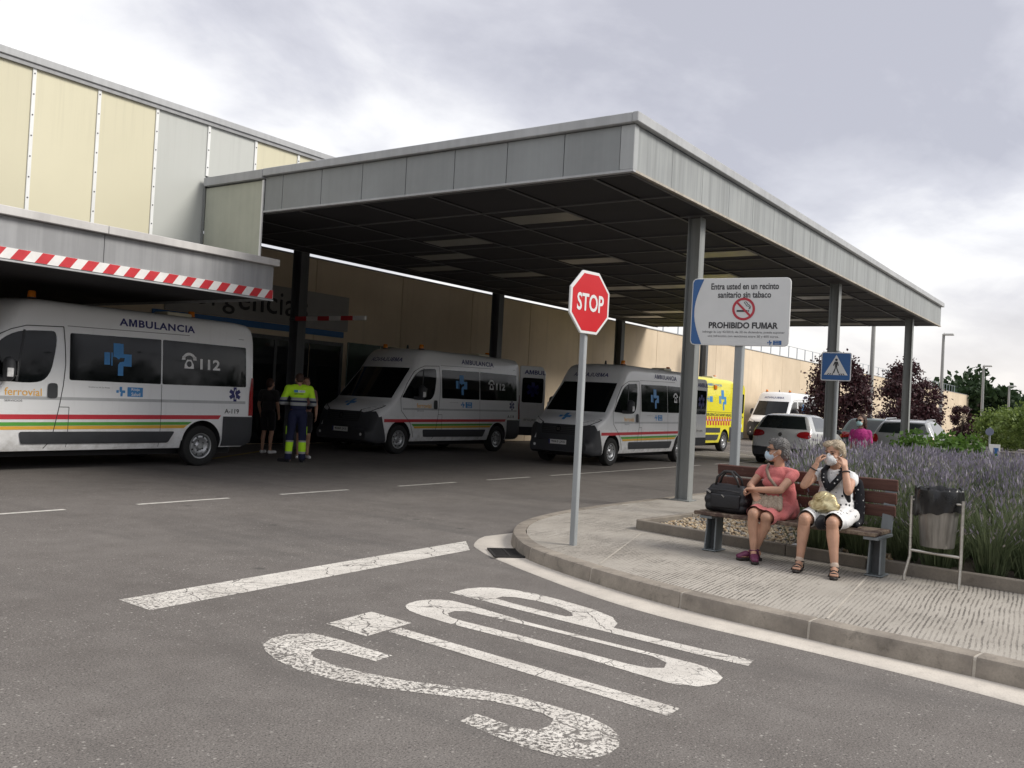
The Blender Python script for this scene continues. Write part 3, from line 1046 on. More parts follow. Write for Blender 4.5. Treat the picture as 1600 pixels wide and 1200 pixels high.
# fascia panels, one by one
y = 5.36
ys = [5.36, 6.16, 7.04, 7.92, 8.80, 9.66, 10.52, 11.40, 11.82]
for a, c in zip(ys, ys[1:]):
    wpart('fascia_panel', MB().box(X0, X0 + 0.03, a + 0.005, c - 0.005, ZS + 0.03, 4.82).mesh('fascia_panel', M['zinc_clean'], bevel=0.003), cp)
wpart('corner_trim', MB().box(X0 - 0.012, X0 + 0.10, Y0 - 0.012, 5.355, ZS + 0.03, 4.82).mesh('corner_trim', m_zinc('corner_zinc', (0.36, 0.375, 0.38), 0.2), bevel=0.006), cp)
x = X0 + 0.105
nx = 0
while x < X1 - 0.05:
    c = min(x + 0.97, X1 - 0.02)
    wpart('fascia_panel', MB().box(x + 0.004, c - 0.004, Y0, Y0 + 0.03, ZS + 0.03, 4.82).mesh('fascia_panel', M['zinc'], bevel=0.003), cp)
    x = c
wpart('fascia_panel', MB().box(X1 - 0.018, X1 + 0.012, Y0, Y1, ZS + 0.03, 4.82).mesh('end_fascia', M['zinc']), cp)
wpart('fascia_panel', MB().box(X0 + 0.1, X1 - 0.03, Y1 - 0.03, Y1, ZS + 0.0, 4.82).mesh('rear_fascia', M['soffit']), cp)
wpart('bottom_trim', MB().box(X0 - 0.02, X0 + 0.05, Y0 - 0.02, 11.82, ZS, ZS + 0.028).mesh('bottom_trim', M['coping']), cp)
wpart('bottom_trim', MB().box(X0 + 0.052, X1 + 0.01, Y0 - 0.02, Y0 + 0.05, ZS, ZS + 0.028).mesh('bottom_trim', m_zinc('rusty_trim', (0.42, 0.38, 0.32), 0.6)), cp)
wpart('coping', MB().box(X0 - 0.07, X0 + 0.3, Y0 + 0.001, 11.825, 4.83, ZC).mesh('coping', M['coping'], bevel=0.008), cp)
wpart('coping', MB().box(X0 - 0.075, X1 + 0.07, Y0 - 0.08, Y0, 4.83, ZC + 0.002).mesh('coping', M['coping'], bevel=0.008), cp)
wpart('coping', MB().box(X1 - 0.2, X1 + 0.068, Y0 + 0.002, Y1, 4.83, ZC).mesh('coping', M['coping']), cp)
wpart('roof_deck', MB().box(X0 + 0.3, X1 - 0.2, Y0 + 0.05, Y1, 4.70, 4.88).mesh('roof_deck', M['roof']), cp)
wpart('added_shade_roof', MB().box(20.9, 36.2, 13.9, 18.4, 5.10, 5.18).mesh('added_shade_roof', M['roof']), cp)  # added, out of view: keeps sky light off the rear wall
# soffit tiles in their grid
gx = [X0 + 0.09 + 1.268 * i for i in range(16)]
gy = [5.23, 5.77] + [5.77 + 1.327 * i for i in range(1, 7)] + [14.27]
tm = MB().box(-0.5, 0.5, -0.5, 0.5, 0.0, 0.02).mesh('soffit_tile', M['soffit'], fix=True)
lights = {(1, 2), (4, 1), (4, 3), (2, 4), (3, 5), (7, 3), (6, 2), (9, 1), (10, 3), (5, 5), (7, 4), (8, 5), (11, 2), (13, 1), (13, 3), (11, 5), (12, 4), (14, 5), (14, 2), (9, 6), (12, 6), (4, 6)}
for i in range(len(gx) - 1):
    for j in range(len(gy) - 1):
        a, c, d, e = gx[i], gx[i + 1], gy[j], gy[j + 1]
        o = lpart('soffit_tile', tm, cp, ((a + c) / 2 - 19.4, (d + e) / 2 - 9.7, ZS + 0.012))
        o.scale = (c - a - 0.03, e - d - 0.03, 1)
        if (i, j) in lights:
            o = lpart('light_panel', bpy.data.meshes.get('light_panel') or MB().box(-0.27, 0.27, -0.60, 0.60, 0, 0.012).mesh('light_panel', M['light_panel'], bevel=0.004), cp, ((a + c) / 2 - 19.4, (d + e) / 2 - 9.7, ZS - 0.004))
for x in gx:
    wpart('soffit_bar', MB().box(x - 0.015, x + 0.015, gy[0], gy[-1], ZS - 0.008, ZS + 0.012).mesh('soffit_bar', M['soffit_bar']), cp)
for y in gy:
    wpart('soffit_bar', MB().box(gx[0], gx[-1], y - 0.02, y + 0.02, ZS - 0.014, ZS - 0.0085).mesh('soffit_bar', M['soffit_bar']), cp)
# H-section columns
def hcol(x, y, z0, z1, m, name='column', hw=0.098, fw=0.09):
    b = MB()
    b.box(x - fw, x + fw, y - hw, y - hw + 0.012, z0, z1)
    b.box(x - fw, x + fw, y + hw - 0.012, y + hw, z0, z1)
    b.box(x - 0.006, x + 0.006, y - hw + 0.012, y + hw - 0.012, z0, z1)
    o = wpart(name, b.mesh(name, m, bevel=0.003), cp)
    wpart('base_plate', MB().box(x - 0.13, x + 0.13, y - 0.15, y + 0.15, z0 - 0.005, z0 + 0.015).mesh('base_plate', M['steel'], bevel=0.004), o)
    return o
for x in (12.38, 19.55, 26.7):
    hcol(x, 5.53, KH, ZS - 0.015, M['steel'])
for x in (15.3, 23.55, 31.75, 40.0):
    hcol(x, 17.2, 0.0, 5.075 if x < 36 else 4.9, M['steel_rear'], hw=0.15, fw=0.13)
# height bar reaching out from the first rear column
hbar = thing('height_bar', 'red and white height bar sticking out from the first dark rear column', 'barrier', (15.12, 15.9, 3.14))
y = 17.06
i = 0
while i < 6:
    wpart('bar_section', MB().box(15.08, 15.15, y - 0.385, y - 0.002, 3.09, 3.19).mesh('bar_section', M['red_refl'] if i % 2 == 0 else M['white_refl'], bevel=0.004), hbar)
    y -= 0.387
    i += 1
wpart('bracket', MB().box(15.152, 15.2, 17.06, 17.34, 3.11, 3.17).mesh('bracket', M['steel_rear']), hbar)
# ------------------------------------------------------------------ vehicles
M['van_white'] = mat('van_white', (0.79, 0.80, 0.81), 0.28, var=0.012, scale=2, coat=0.6)
def m_vanpaint(name, c):
    m = NT(name); v = m.coord(False)
    sx = m.n('ShaderNodeSeparateXYZ'); m.l(v, sx.inputs[0])
    d = m.math('MULTIPLY', m.rng(sx.outputs['Z'], 0.30, 0.95, 0.55, 0.0), m.rng(m.noise(v, 5, 5, 0.7), 0.35, 0.65, 0.15, 1.0))
    st = m.math('MULTIPLY', m.rng(m.noise(m.mapping(v, (9, 9, 0.7)), 1.0, 4, 0.65), 0.55, 0.75, 0, 0.10), 1.0)
    m.color(m.mix(m.math('MAXIMUM', d, st), c, (0.24, 0.22, 0.19)))
    m.set(m.rng(d, 0, 0.5, 0.26, 0.6), coat=0.5)
    return m.m
M['van_white'] = m_vanpaint('van_white', (0.80, 0.81, 0.82))
M['van_yellow'] = mat('van_yellow', (0.78, 0.70, 0.03), 0.3, var=0.015, scale=2, coat=0.6)
M['plastic'] = mat('dark_plastic', (0.035, 0.037, 0.042), 0.6, var=0.15, scale=6, bump=0.1, bscale=300, bdist=0.001)
M['black_rubber'] = mat('tyre_rubber', (0.016, 0.016, 0.016), 0.85, var=0.3, scale=20)
M['rim'] = mat('silver_rim', (0.42, 0.43, 0.44), 0.38, 0.75, var=0.1, scale=12)
M['tint'] = mat('tinted_glass', (0.006, 0.007, 0.008), 0.04, var=0.05, spec=0.3)
M['gap'] = mat('panel_gap', (0.03, 0.03, 0.032), 0.8, var=0.05)
M['amber'] = mat('amber_lens', (0.75, 0.22, 0.015), 0.2, var=0.12, scale=25, coat=0.5)
M['red_lens'] = mat('red_lens', (0.30, 0.012, 0.015), 0.15, var=0.2, scale=14, coat=0.6)
M['clear_lens'] = mat('headlight_lens', (0.80, 0.81, 0.82), 0.12, 0.1, var=0.25, scale=16, coat=0.8)
M['navy'] = mat('navy_lettering', (0.014, 0.016, 0.13), 0.4, var=0.05)
M['blue'] = mat('blue_decal', (0.05, 0.23, 0.52), 0.4, var=0.08)
M['orange_txt'] = mat('orange_lettering', (0.78, 0.42, 0.06), 0.4, var=0.05)
M['grey_txt'] = mat('grey_lettering', (0.2, 0.2, 0.21), 0.5, var=0.05)
M['white_decal'] = mat('white_decal', (0.75, 0.75, 0.75), 0.4, var=0.04)
M['s_red'] = mat('red_stripe', (0.52, 0.035, 0.05), 0.35, var=0.05)
M['s_green'] = mat('green_stripe', (0.09, 0.33, 0.05), 0.35, var=0.05)
M['s_yellow'] = mat('yellow_stripe', (0.70, 0.40, 0.05), 0.35, var=0.05)
M['chrome'] = mat('chrome', (0.6, 0.6, 0.6), 0.15, 0.9, var=0.05)
M['plate'] = mat('number_plate', (0.72, 0.72, 0.70), 0.4, var=0.03)
M['cream_box'] = mat('cream_vent', (0.62, 0.58, 0.44), 0.4, var=0.05)
M['inside'] = mat('dark_interior', (0.02, 0.02, 0.022), 0.8, var=0.2)

def interp(x, pts):
    return float(np.interp(x, [p[0] for p in pts], [p[1] for p in pts]))

def loft_body(spec, stations, name, mats, nside=16, ncorn=6, ntop=8):
    """closed shell: spec gives roof height, half width, plan taper; returns a mesh"""
    rings = []
    for x in stations:
        zb = interp(x, spec['zb'])
        tp = interp(x, spec['taper'])
        k = interp(x, spec['bulge'])
        def w(z):
            return interp(z, spec['w']) * tp
        def zt(y):
            return max(zb + 0.03, interp(x + k * (y / spec['hw']) ** 2, spec['zt']) - spec['crown'] * y * y)
        y1 = w(1.0)
        for _ in range(25):
            z1 = zt(y1)
            y1 = 0.5 * y1 + 0.5 * w(z1)
        z1 = zt(y1)
        r = min(interp(x, spec['r']), 0.45 * (z1 - zb))
        zs, yr = z1 - r, y1 - r
        side = []
        for i in range(nside + 1):
            z = zb + (zs - zb) * i / nside
            side.append((w(z) - (0.03 * max(0, 1 - (z - zb) / 0.08) ** 2), z))
        A, B, C = (w(zs), zs), (y1, z1), (yr, zt(yr))
        corn = []
        for i in range(1, ncorn + 1):
            t = i / ncorn
            corn.append(((1 - t) ** 2 * A[0] + 2 * t * (1 - t) * B[0] + t * t * C[0], (1 - t) ** 2 * A[1] + 2 * t * (1 - t) * B[1] + t * t * C[1]))
        top = [(yr * (1 - i / ntop), zt(yr * (1 - i / ntop))) for i in range(1, ntop + 1)]
        half = side + corn + top
        full = [(x, y, z) for y, z in half] + [(x, -y, z) for y, z in reversed(half[:-1])]
        rings.append(full)
    n = len(rings[0])
    vs = [p for g in rings for p in g]
    fs = []
    for i in range(len(rings) - 1):
        for j in range(n):
            j2 = (j + 1) % n
            fs.append((i * n + j, i * n + j2, (i + 1) * n + j2, (i + 1) * n + j))
    fs.append(tuple(range(n)))
    fs.append(tuple((len(rings) - 1) * n + j for j in reversed(range(n))))
    return MB().add(vs, fs).mesh(name, mats, 32)

def clip(me, planes, eps, m, name, smooth=40):
    """the piece of a shell on the inner side of every plane (point, outward normal), lifted eps off the surface"""
    bm = bmesh.new()
    bm.from_mesh(me)
    for co, no in planes:
        bmesh.ops.bisect_plane(bm, geom=bm.verts[:] + bm.edges[:] + bm.faces[:], plane_co=co, plane_no=no, clear_outer=True)
    bm.normal_update()
    nv = [(v, v.normal.copy()) for v in bm.verts]
    for v, nn in nv:
        v.co += nn * eps
    m2 = bpy.data.meshes.new(name)
    bm.to_mesh(m2)
    bm.free()
    m2.materials.clear()
    m2.materials.append(m)
    m2.polygons.foreach_set('material_index', [0] * len(m2.polygons))
    finish(m2, smooth)
    return m2

def xz_planes(poly, side):
    """convex outline in side view (x, z) -> planes; side = +1 left, -1 right"""
    P = [Vector(p) for p in poly]
    c = sum(P, Vector((0, 0))) / len(P)
    out = [((0, 0.30 * side, 0), (0, -side, 0))]
    for a, b in zip(P, P[1:] + P[:1]):
        n = Vector(((b - a).y, -(b - a).x))
        if n.dot(c - a) > 0:
            n = -n
        out.append(((a.x, 0, a.y), (n.x, 0, n.y)))
    return out

def rnd(poly, r, k=3):
    """round the corners of an outline"""
    P = [Vector(p) for p in poly]
    o = []
    n = len(P)
    for i in range(n):
        a, b, c = P[i - 1], P[i], P[(i + 1) % n]
        rr = r[i] if isinstance(r, (list, tuple)) else r
        p = b + (a - b).normalized() * min(rr, (a - b).length * 0.45)
        q = b + (c - b).normalized() * min(rr, (c - b).length * 0.45)
        for j in range(k + 1):
            t = j / k
            o.append(tuple((1 - t) ** 2 * p + 2 * t * (1 - t) * b + t * t * q))
    return o

def caster(me, direction, eps):
    bm = bmesh.new(); bm.from_mesh(me)
    bv = BVHTree.FromBMesh(bm)
    d = Vector(direction)
    keep = bm
    def at(o):
        h = bv.ray_cast(Vector(o) - d * 12, d)
        if h[0] is None:
            h = bv.find_nearest(Vector(o))
            return h[0] + h[1] * eps
        n = h[1]
        if n.dot(d) > 0:
            n = -n
        return h[0] + n * eps
    at.keep = keep
    return at

def wheel_meshes(r, wd, m_t, m_r, holes=8):
    t = MB().lathe([(r * 0.62, -wd * 0.42), (r * 0.70, -wd * 0.48), (r * 0.90, -wd * 0.5), (r * 0.975, -wd * 0.43), (r, -wd * 0.30), (r, wd * 0.30), (r * 0.975, wd * 0.43), (r * 0.90, wd * 0.5), (r * 0.70, wd * 0.48), (r * 0.62, wd * 0.42)], 32, axis='y')
    tyre = t.mesh('tyre', m_t, 40)
    b = MB().lathe([(0.0, wd * 0.36), (r * 0.14, wd * 0.37), (r * 0.17, wd * 0.33), (r * 0.24, wd * 0.26), (r * 0.34, wd * 0.28), (r * 0.42, wd * 0.36), (r * 0.50, wd * 0.34), (r * 0.56, wd * 0.20), (r * 0.575, wd * 0.40), (r * 0.635, wd * 0.43), (r * 0.64, wd * 0.2), (r * 0.64, -wd * 0.4)], 32, axis='y')
    rim = b.mesh('rim', m_r, 30)
    h = MB()
    for k in range(holes):
        a = 2 * PI * (k + 0.5) / holes
        h.lathe([(0.0, wd * 0.37), (r * 0.05, wd * 0.37), (r * 0.05, wd * 0.3)], 8, (r * 0.46 * math.cos(a), 0, r * 0.46 * math.sin(a)), 'y')
    for k in range(5):
        a = 2 * PI * k / 5
        h.lathe([(0.0, wd * 0.315), (r * 0.035, wd * 0.31), (r * 0.035, wd * 0.2)], 8, (r * 0.25 * math.cos(a), 0, r * 0.25 * math.sin(a)), 'y')
    hol = h.mesh('vent_holes', M['gap'])
    return tyre, rim, hol

def cut_arches(me, xs, r, wmin, wmax, zc):
    o = bpy.data.objects.new('tmp', me)
    COL.objects.link(o)
    b = MB()
    for x in xs:
        for s in (1, -1):
            n = 28
            ring = [(x + r * math.cos(2 * PI * k / n), zc + r * math.sin(2 * PI * k / n)) for k in range(n)]
            b.prism(ring, min(s * wmin, s * wmax), max(s * wmin, s * wmax), 'xz')
    cm_ = b.mesh('cut', M['inside'])
    co = bpy.data.objects.new('cut', cm_)
    COL.objects.link(co)
    md = o.modifiers.new('b', 'BOOLEAN')
    md.object = co
    md.operation = 'DIFFERENCE'
    md.solver = 'EXACT'
    m2 = eval_mesh(o)
    bpy.data.objects.remove(o)
    bpy.data.objects.remove(co)
    if len(m2.materials) < 2:
        m2.materials.append(M['inside'])
    for p in m2.polygons:
        c = p.center
        ins = any((c.x - x) ** 2 + (c.z - zc) ** 2 < (r + 0.004) ** 2 for x in xs) and abs(c.y) > wmin - 0.01
        p.material_index = 1 if ins else 0
    finish(m2, 32)
    return m2

# the health service cross: four arms, the lower left one broken
def cross2d(s):
    """blue cross emblem, height 1 * s, origin lower left"""
    k = s
    body = [(0.36, 1.0), (0.70, 1.0), (0.70, 0.68), (0.98, 0.68), (0.98, 0.30), (0.70, 0.30), (0.70, 0.0), (0.52, 0.0), (0.52, 0.34), (0.58, 0.42), (0.72, 0.45), (0.74, 0.56), (0.60, 0.56), (0.54, 0.50), (0.46, 0.56), (0.36, 0.58)]
    left = [(0.06, 0.32), (0.25, 0.32), (0.25, 0.70), (0.06, 0.70)]
    thin = [(0.29, 0.30), (0.335, 0.30), (0.335, 0.70), (0.29, 0.70)]
    return join2d([poly2d([(a * k, b * k) for a, b in p]) for p in (body, left, thin)])

def small_cross2d(s):
    return join2d([poly2d([(a * s, b * s) for a, b in p]) for p in (
        [(0.36, 1.0), (0.64, 1.0), (0.64, 0.64), (1.0, 0.64), (1.0, 0.36), (0.74, 0.36), (0.70, 0.0), (0.46, 0.0), (0.46, 0.3), (0.52, 0.44), (0.36, 0.5)],
        [(0.0, 0.36), (0.26, 0.36), (0.30, 0.64), (0.0, 0.64)])])

def star2d(s):
    ps = []
    for a in (0, 60, 120):
        c, q = math.cos(R(a + 90)), math.sin(R(a + 90))
        w = 0.13 * s
        ps.append(poly2d([(c * 0.5 * s * e - q * w * f, q * 0.5 * s * e + c * w * f) for e, f in ((-1, -1), (1, -1), (1, 1), (-1, 1))]))
    return join2d(ps)

def phone2d(s):
    a = poly2d([(0.18 * s, 0), (0.82 * s, 0), (0.80 * s, 0.25 * s), (0.64 * s, 0.52 * s), (0.36 * s, 0.52 * s), (0.20 * s, 0.25 * s)])
    hand = ring2d(0.5 * s, 0.42 * s, 0.34 * s, 0.50 * s, 12, R(25), R(155))
    e1 = poly2d([(0.0, 0.50 * s), (0.24 * s, 0.50 * s), (0.24 * s, 0.68 * s), (0.04 * s, 0.70 * s)])
    e2 = poly2d([(0.76 * s, 0.50 * s), (1.0 * s, 0.50 * s), (0.96 * s, 0.70 * s), (0.76 * s, 0.68 * s)])
    return join2d([a, hand, e1, e2])

VSPEC = dict(hw=1.025, crown=0.035,
    zt=[(-1.10, 2.36), (-1.085, 2.46), (-1.05, 2.545), (-0.98, 2.60), (-0.8, 2.625), (0, 2.63), (2.2, 2.63), (2.8, 2.635), (3.15, 2.62), (3.32, 2.57), (3.45, 2.46), (3.58, 2.28), (3.68, 2.14), (3.72, 2.09), (4.46, 1.33), (4.50, 1.295), (4.62, 1.245), (4.80, 1.155), (4.89, 1.075), (4.94, 0.96), (4.965, 0.80), (4.985, 0.62), (5.3, 0.45)],
    zb=[(-1.10, 0.42), (-0.9, 0.33), (4.2, 0.30), (4.75, 0.27), (4.985, 0.33)],
    w=[(0.3, 1.0), (0.5, 1.022), (0.95, 1.025), (1.1, 1.018), (1.18, 1.005), (1.35, 1.0), (1.9, 0.962), (2.3, 0.925), (2.65, 0.885)],
    taper=[(-1.10, 0.965), (-1.03, 0.985), (-0.7, 1.0), (3.5, 1.0), (4.1, 0.995), (4.4, 0.98), (4.7, 0.945), (4.88, 0.885), (4.985, 0.80)],
    bulge=[(2.4, 0.0), (3.0, 0.2), (3.6, 0.26), (4.5, 0.26), (4.985, 0.20)],
    r=[(-1.10, 0.08), (-0.9, 0.15), (2.7, 0.15), (3.3, 0.17), (3.75, 0.085), (4.3, 0.085), (4.55, 0.16), (4.985, 0.14)])
vst = list(np.r_[np.array([-1.10, -1.085, -1.05, -0.98, -0.88, -0.70]), np.linspace(-0.45, 2.8, 16), np.linspace(2.92, 3.7, 11), np.linspace(3.76, 4.46, 13), np.linspace(4.5, 4.9, 9), np.array([4.93, 4.955, 4.972, 4.985])])
V0 = loft_body(VSPEC, vst, 'van_shell', [M['van_white']])
VBODY = cut_arches(V0.copy(), (0.0, 4.035), 0.405, 0.72, 1.2, 0.40)
VBODY.name = 'van_body'
side_at = {s: caster(V0, (0, -s, 0), 0.0045) for s in (1, -1)}
front_at = caster(V0, (-1, 0, 0), 0.005)
down_at = caster(V0, (0, 0, -1), 0.005)
CZ = [0.4 + 0.12 * i for i in range(20)]

def side_decal(p2, x, z, m, name, s=1, eps=0.0):
    """2-D drawing set on the flank; u runs towards the rear on the left flank as it is read"""
    f = side_at[s]
    def fn(u, v):
        q = f((x - u * s, 0, z + v))
        return q + Vector((0, s * eps, 0))
    return decal(p2, fn, m, name, None, [c - z for c in CZ])

def front_decal(p2, y, z, m, name, eps=0.0, n=9):
    f = front_at
    # read from the front: u runs towards the van's left (+y)
    def fn(u, v):
        return f((0, y + u, z + v)) + Vector((eps, 0, 0))
    return decal(p2, fn, m, name, [-1.0 - y + 0.1 * i for i in range(21)], [0.3 - z + 0.05 * i for i in range(50)])

TYRE, RIM, HOLES = wheel_meshes(0.355, 0.225, M['black_rubber'], M['rim'])
VM = {}
def vm(k, f):
    if k not in VM:
        VM[k] = f()
    return VM[k]

def beacon(parent, x, y, z, s=1.0):
    def mk():
        return MB().lathe([(0.0, 0.125), (0.045, 0.122), (0.055, 0.11), (0.062, 0.03), (0.062, 0.022)], 16).mesh('beacon', M['amber'], 40)
    b = lpart('beacon', vm('bcn', mk), parent, (x, y, z))
    lpart('beacon_base', vm('bcnb', lambda: MB().lathe([(0.0, 0.022), (0.075, 0.022), (0.078, 0.0), (0.0, -0.06)], 16).mesh('beacon_base', M['plastic'], 40)), b)
    return b

def add_wheel(parent, x, y, s):
    w = lpart('wheel', TYRE, parent, (x, y, 0.355), (0, 0, 0 if s > 0 else PI))
    lpart('rim', RIM, w)
    lpart('vent_holes', HOLES, w)

def make_van(label, loc, rotz, white=True, code=None, plate='4060 JXS', door=None, name='ambulance'):
    t = thing(name, label, 'ambulance', loc, rotz, 'ambulances parked at the emergency entrance')
    paint = M['van_white'] if white else M['van_yellow']
    bo = lpart('body', VBODY, t)
    if not white:
        bo.material_slots[0].link = 'OBJECT'
        bo.material_slots[0].material = paint
    P = lambda nm, key, f: lpart(nm, vm(key, f), t)
    lpart('underbody', vm('ub', lambda: MB().box(-0.85, 4.5, -0.7, 0.7, 0.2, 0.5).mesh('underbody', M['inside'])), t)
    # windscreen and cab glass
    P('windscreen', 'ws', lambda: clip(V0, [((3.30, 0, 0), (-1, 0, 0)), ((0, 0, 1.345), (0, 0, -1)), ((0, 0, 2.11), (0, 0, 1))] + [((4.2, 0.885 * s, 1.33), (0.02, s, 0.12)) for s in (1, -1)], 0.004, M['tint'], 'windscreen'))
    door_poly = rnd([(3.98, 1.37), (3.70, 1.73), (3.46, 1.99), (3.22, 2.105), (2.69, 2.14), (2.66, 1.98), (2.74, 1.52), (2.86, 1.36), (3.1, 1.325)], [0.05, 0.2, 0.15, 0.15, 0.06, 0.15, 0.15, 0.1, 0.2])
    for s in (1, -1):
        P('door_window', f'dw{s}', lambda: clip(V0, xz_planes(door_poly, s), 0.004, M['tint'], 'door_window'))
    P('window_divider', 'wd', lambda: side_decal(stroke2d([(0.0, 0.77), (-0.1, 0.0)], 0.035), 3.16, 1.35, M['plastic'], 'divider', 1, 0.002))
    # black gaps round the door and the sliding door
    def gaps():
        w = 0.013
        ps = [stroke2d([(-2.56, 2.215), (-2.53, 1.9), (-2.52, 1.63), (-2.55, 1.3), (-2.62, 0.91), (-2.70, 0.48), (-2.80, 0.345)], w),
              stroke2d([(-3.62, 1.90), (-3.50, 2.03), (-3.36, 2.11), (-3.13, 2.185), (-2.56, 2.215)], w),
              stroke2d([(-4.02, 1.36), (-3.80, 1.70), (-3.62, 1.90)], w),
              stroke2d([(-4.02, 1.36), (-4.0, 1.05), (-3.66, 0.75), (-3.52, 0.40)], w),
              stroke2d([(-0.84, 1.4), (-0.84, 0.35)], 0.008), stroke2d([(-2.5, 2.235), (0.87, 2.30)], 0.008), stroke2d([(-2.45, 0.98), (-2.45, 0.36)], 0.009), stroke2d([(-2.6, 0.98), (-2.45, 0.98)], 0.009)]
        return side_decal(join2d(ps), 0, 0, M['gap'], 'door_gaps', 1)
    P('door_gaps', 'gaps', gaps)
    for s in (1, -1):
        if white:
            P('side_window', f'sw1{s}', lambda: clip(V0, xz_planes(rnd([(2.455, 1.40), (0.855, 1.405), (0.855, 2.16), (2.455, 2.13)], 0.03), s), 0.0045, M['tint'], 'side_window'))
            P('side_window', f'sw2{s}', lambda: clip(V0, xz_planes(rnd([(0.83, 1.405), (-0.93, 1.425), (-0.92, 2.155), (0.83, 2.16)], 0.03), s), 0.0045, M['tint'], 'side_window'))
        P('lower_moulding', f'mo{s}', lambda: clip(V0, xz_planes(rnd([(3.20, 0.60), (3.16, 0.42), (0.68, 0.42), (0.56, 0.61)], 0.04), s), 0.014, M['plastic'], 'lower_moulding'))
        P('corner_bumper', f'cb{s}', lambda: clip(V0, xz_planes([(-0.42, 0.88), (-1.2, 0.88), (-1.2, 0.35), (-0.42, 0.35)], s) + [((0, 0, 0), (0, -s, 0))], 0.012, M['plastic'], 'corner_bumper'))
        P('tail_light', f'tl{s}', lambda: clip(V0, xz_planes([(-1.005, 1.30), (-0.985, 0.90), (-1.2, 0.9), (-1.2, 1.60), (-1.05, 1.60)], s), 0.012, M['red_lens'], 'tail_light'))
        if white:
            P('red_stripe', f'sr{s}', lambda: clip(V0, xz_planes([(4.55, 0.765), (-0.33, 0.83), (-0.38, 0.90), (4.55, 0.84)], s), 0.004, M['s_red'], 'red_stripe'))
            P('green_stripe', f'sg{s}', lambda: clip(V0, xz_planes([(3.55, 0.68), (0.30, 0.725), (0.22, 0.775), (3.62, 0.735)], s), 0.004, M['s_green'], 'green_stripe'))
            P('yellow_stripe', f'sy{s}', lambda: clip(V0, xz_planes([(3.50, 0.625), (0.38, 0.665), (0.31, 0.72), (3.54, 0.675)], s), 0.004, M['s_yellow'], 'yellow_stripe'))
    P('rub_line', 'rl', lambda: clip(V0, xz_planes([(3.95, 1.075), (-0.92, 1.115), (-0.92, 1.165), (3.95, 1.12)], 1), 0.003, mat('rub_line', (0.42, 0.43, 0.44), 0.4), 'rub_line'))
    P('door_handle', 'dh', lambda: clip(V0, xz_planes(rnd([(2.80, 1.11), (2.64, 1.11), (2.64, 1.34), (2.79, 1.34)], 0.05), 1), 0.016, M['plastic'], 'door_handle'))
    # dark front bumper, grille, lamps
    P('front_bumper', 'fb', lambda: clip(V0, [((4.46, 0, 0.3), (-1, 0, 0.30)), ((4.98, 0, 0.80), (0.30, 0, 1))], 0.014, M['plastic'], 'front_bumper'))
    for s in (1, -1):
        P('bumper_corner', f'bc{s}', lambda: clip(V0, [((4.62, 0, 0), (-1, 0, 0.1)), ((4.9, 0.97 * s, 0.985), (0.15, 0.0, 1)), ((0, 0, 0.78), (0, 0, -1)), ((0, 0.50 * s, 0), (0, -s, 0.0))], 0.012, M['plastic'], 'bumper_corner'))
        hl = [(0.50, 0.985), (0.60, 0.955), (0.80, 1.00), (0.93, 1.09), (0.955, 1.15), (0.90, 1.165), (0.70, 1.09), (0.52, 1.03)]
        h = P('headlight', f'hl{s}', lambda: decal(poly2d([(a * s, b) for a, b in hl]), lambda u, v: front_at((0, u, v)) + Vector((0.020, 0, 0.006)), M['plastic'], 'headlight', [-1 + 0.07 * i for i in range(30)], [0.9 + 0.05 * i for i in range(8)]))
        hl2 = [(0.56, 0.985), (0.62, 0.968), (0.79, 1.008), (0.915, 1.095), (0.942, 1.148), (0.88, 1.150), (0.72, 1.085), (0.56, 1.025)]
        lpart('lens', vm(f'hn{s}', lambda: decal(poly2d([(a * s, b) for a, b in hl2]), lambda u, v: front_at((0, u, v)) + Vector((0.030, 0, 0.010)), M['clear_lens'], 'lens', [-1 + 0.05 * i for i in range(41)], [0.9 + 0.05 * i for i in range(8)])), h)
        P('fog_light', f'fg{s}', lambda: decal(disc2d(0.68 * s, 0.46, 0.035), lambda u, v: front_at((0, u, v)) + Vector((0.02, 0, 0)), M['clear_lens'], 'fog_light'))
    gr = P('grille', 'gr', lambda: decal(poly2d([(-0.52, 1.00), (-0.56, 0.90), (-0.50, 0.745), (0.50, 0.745), (0.56, 0.90), (0.52, 1.00)]), lambda u, v: front_at((0, u, v)) + Vector((0.022, 0, 0)), M['inside'], 'grille', [-0.6 + 0.1 * i for i in range(13)], [0.7 + 0.04 * i for i in range(10)]))
    def bars():
        ps = [stroke2d([(-0.52 + 0.02 * k, 0.79 + 0.045 * k), (0.52 - 0.02 * k, 0.79 + 0.045 * k)], 0.012) for k in range(5)] + [stroke2d([(-0.57, 0.93), (-0.52, 0.745), (0.52, 0.745), (0.57, 0.93)], 0.016)]
        return decal(join2d(ps), lambda u, v: front_at((0, u, v)) + Vector((0.032, 0, 0)), M['plastic'], 'grille_bars', [-0.6 + 0.1 * i for i in range(13)])
    lpart('grille_bars', vm('grb', bars), gr)
    def emblem():
        a = disc2d(0, 0.885, 0.075)
        return decal(a, lambda u, v: front_at((0, u, v)) + Vector((0.04, 0, 0)), mat('badge', (0.05, 0.05, 0.055), 0.25, 0.6), 'emblem')
    e = lpart('emblem', vm('emb', emblem), gr)
    lpart('emblem_letters', vm('embl', lambda: decal(join2d([stroke2d([(-0.035 + 0.023 * k, 0.85), (-0.035 + 0.023 * k, 0.92)], 0.010) for k in range(4)]), lambda u, v: front_at((0, u, v)) + Vector((0.045, 0, 0)), M['chrome'], 'emblem_letters')), gr)
    pl = P('number_plate', 'pl', lambda: decal(rect2d(-0.26, 0.50, 0.26, 0.61), lambda u, v: Vector((5.012, u, v)), M['plate'], 'number_plate'))
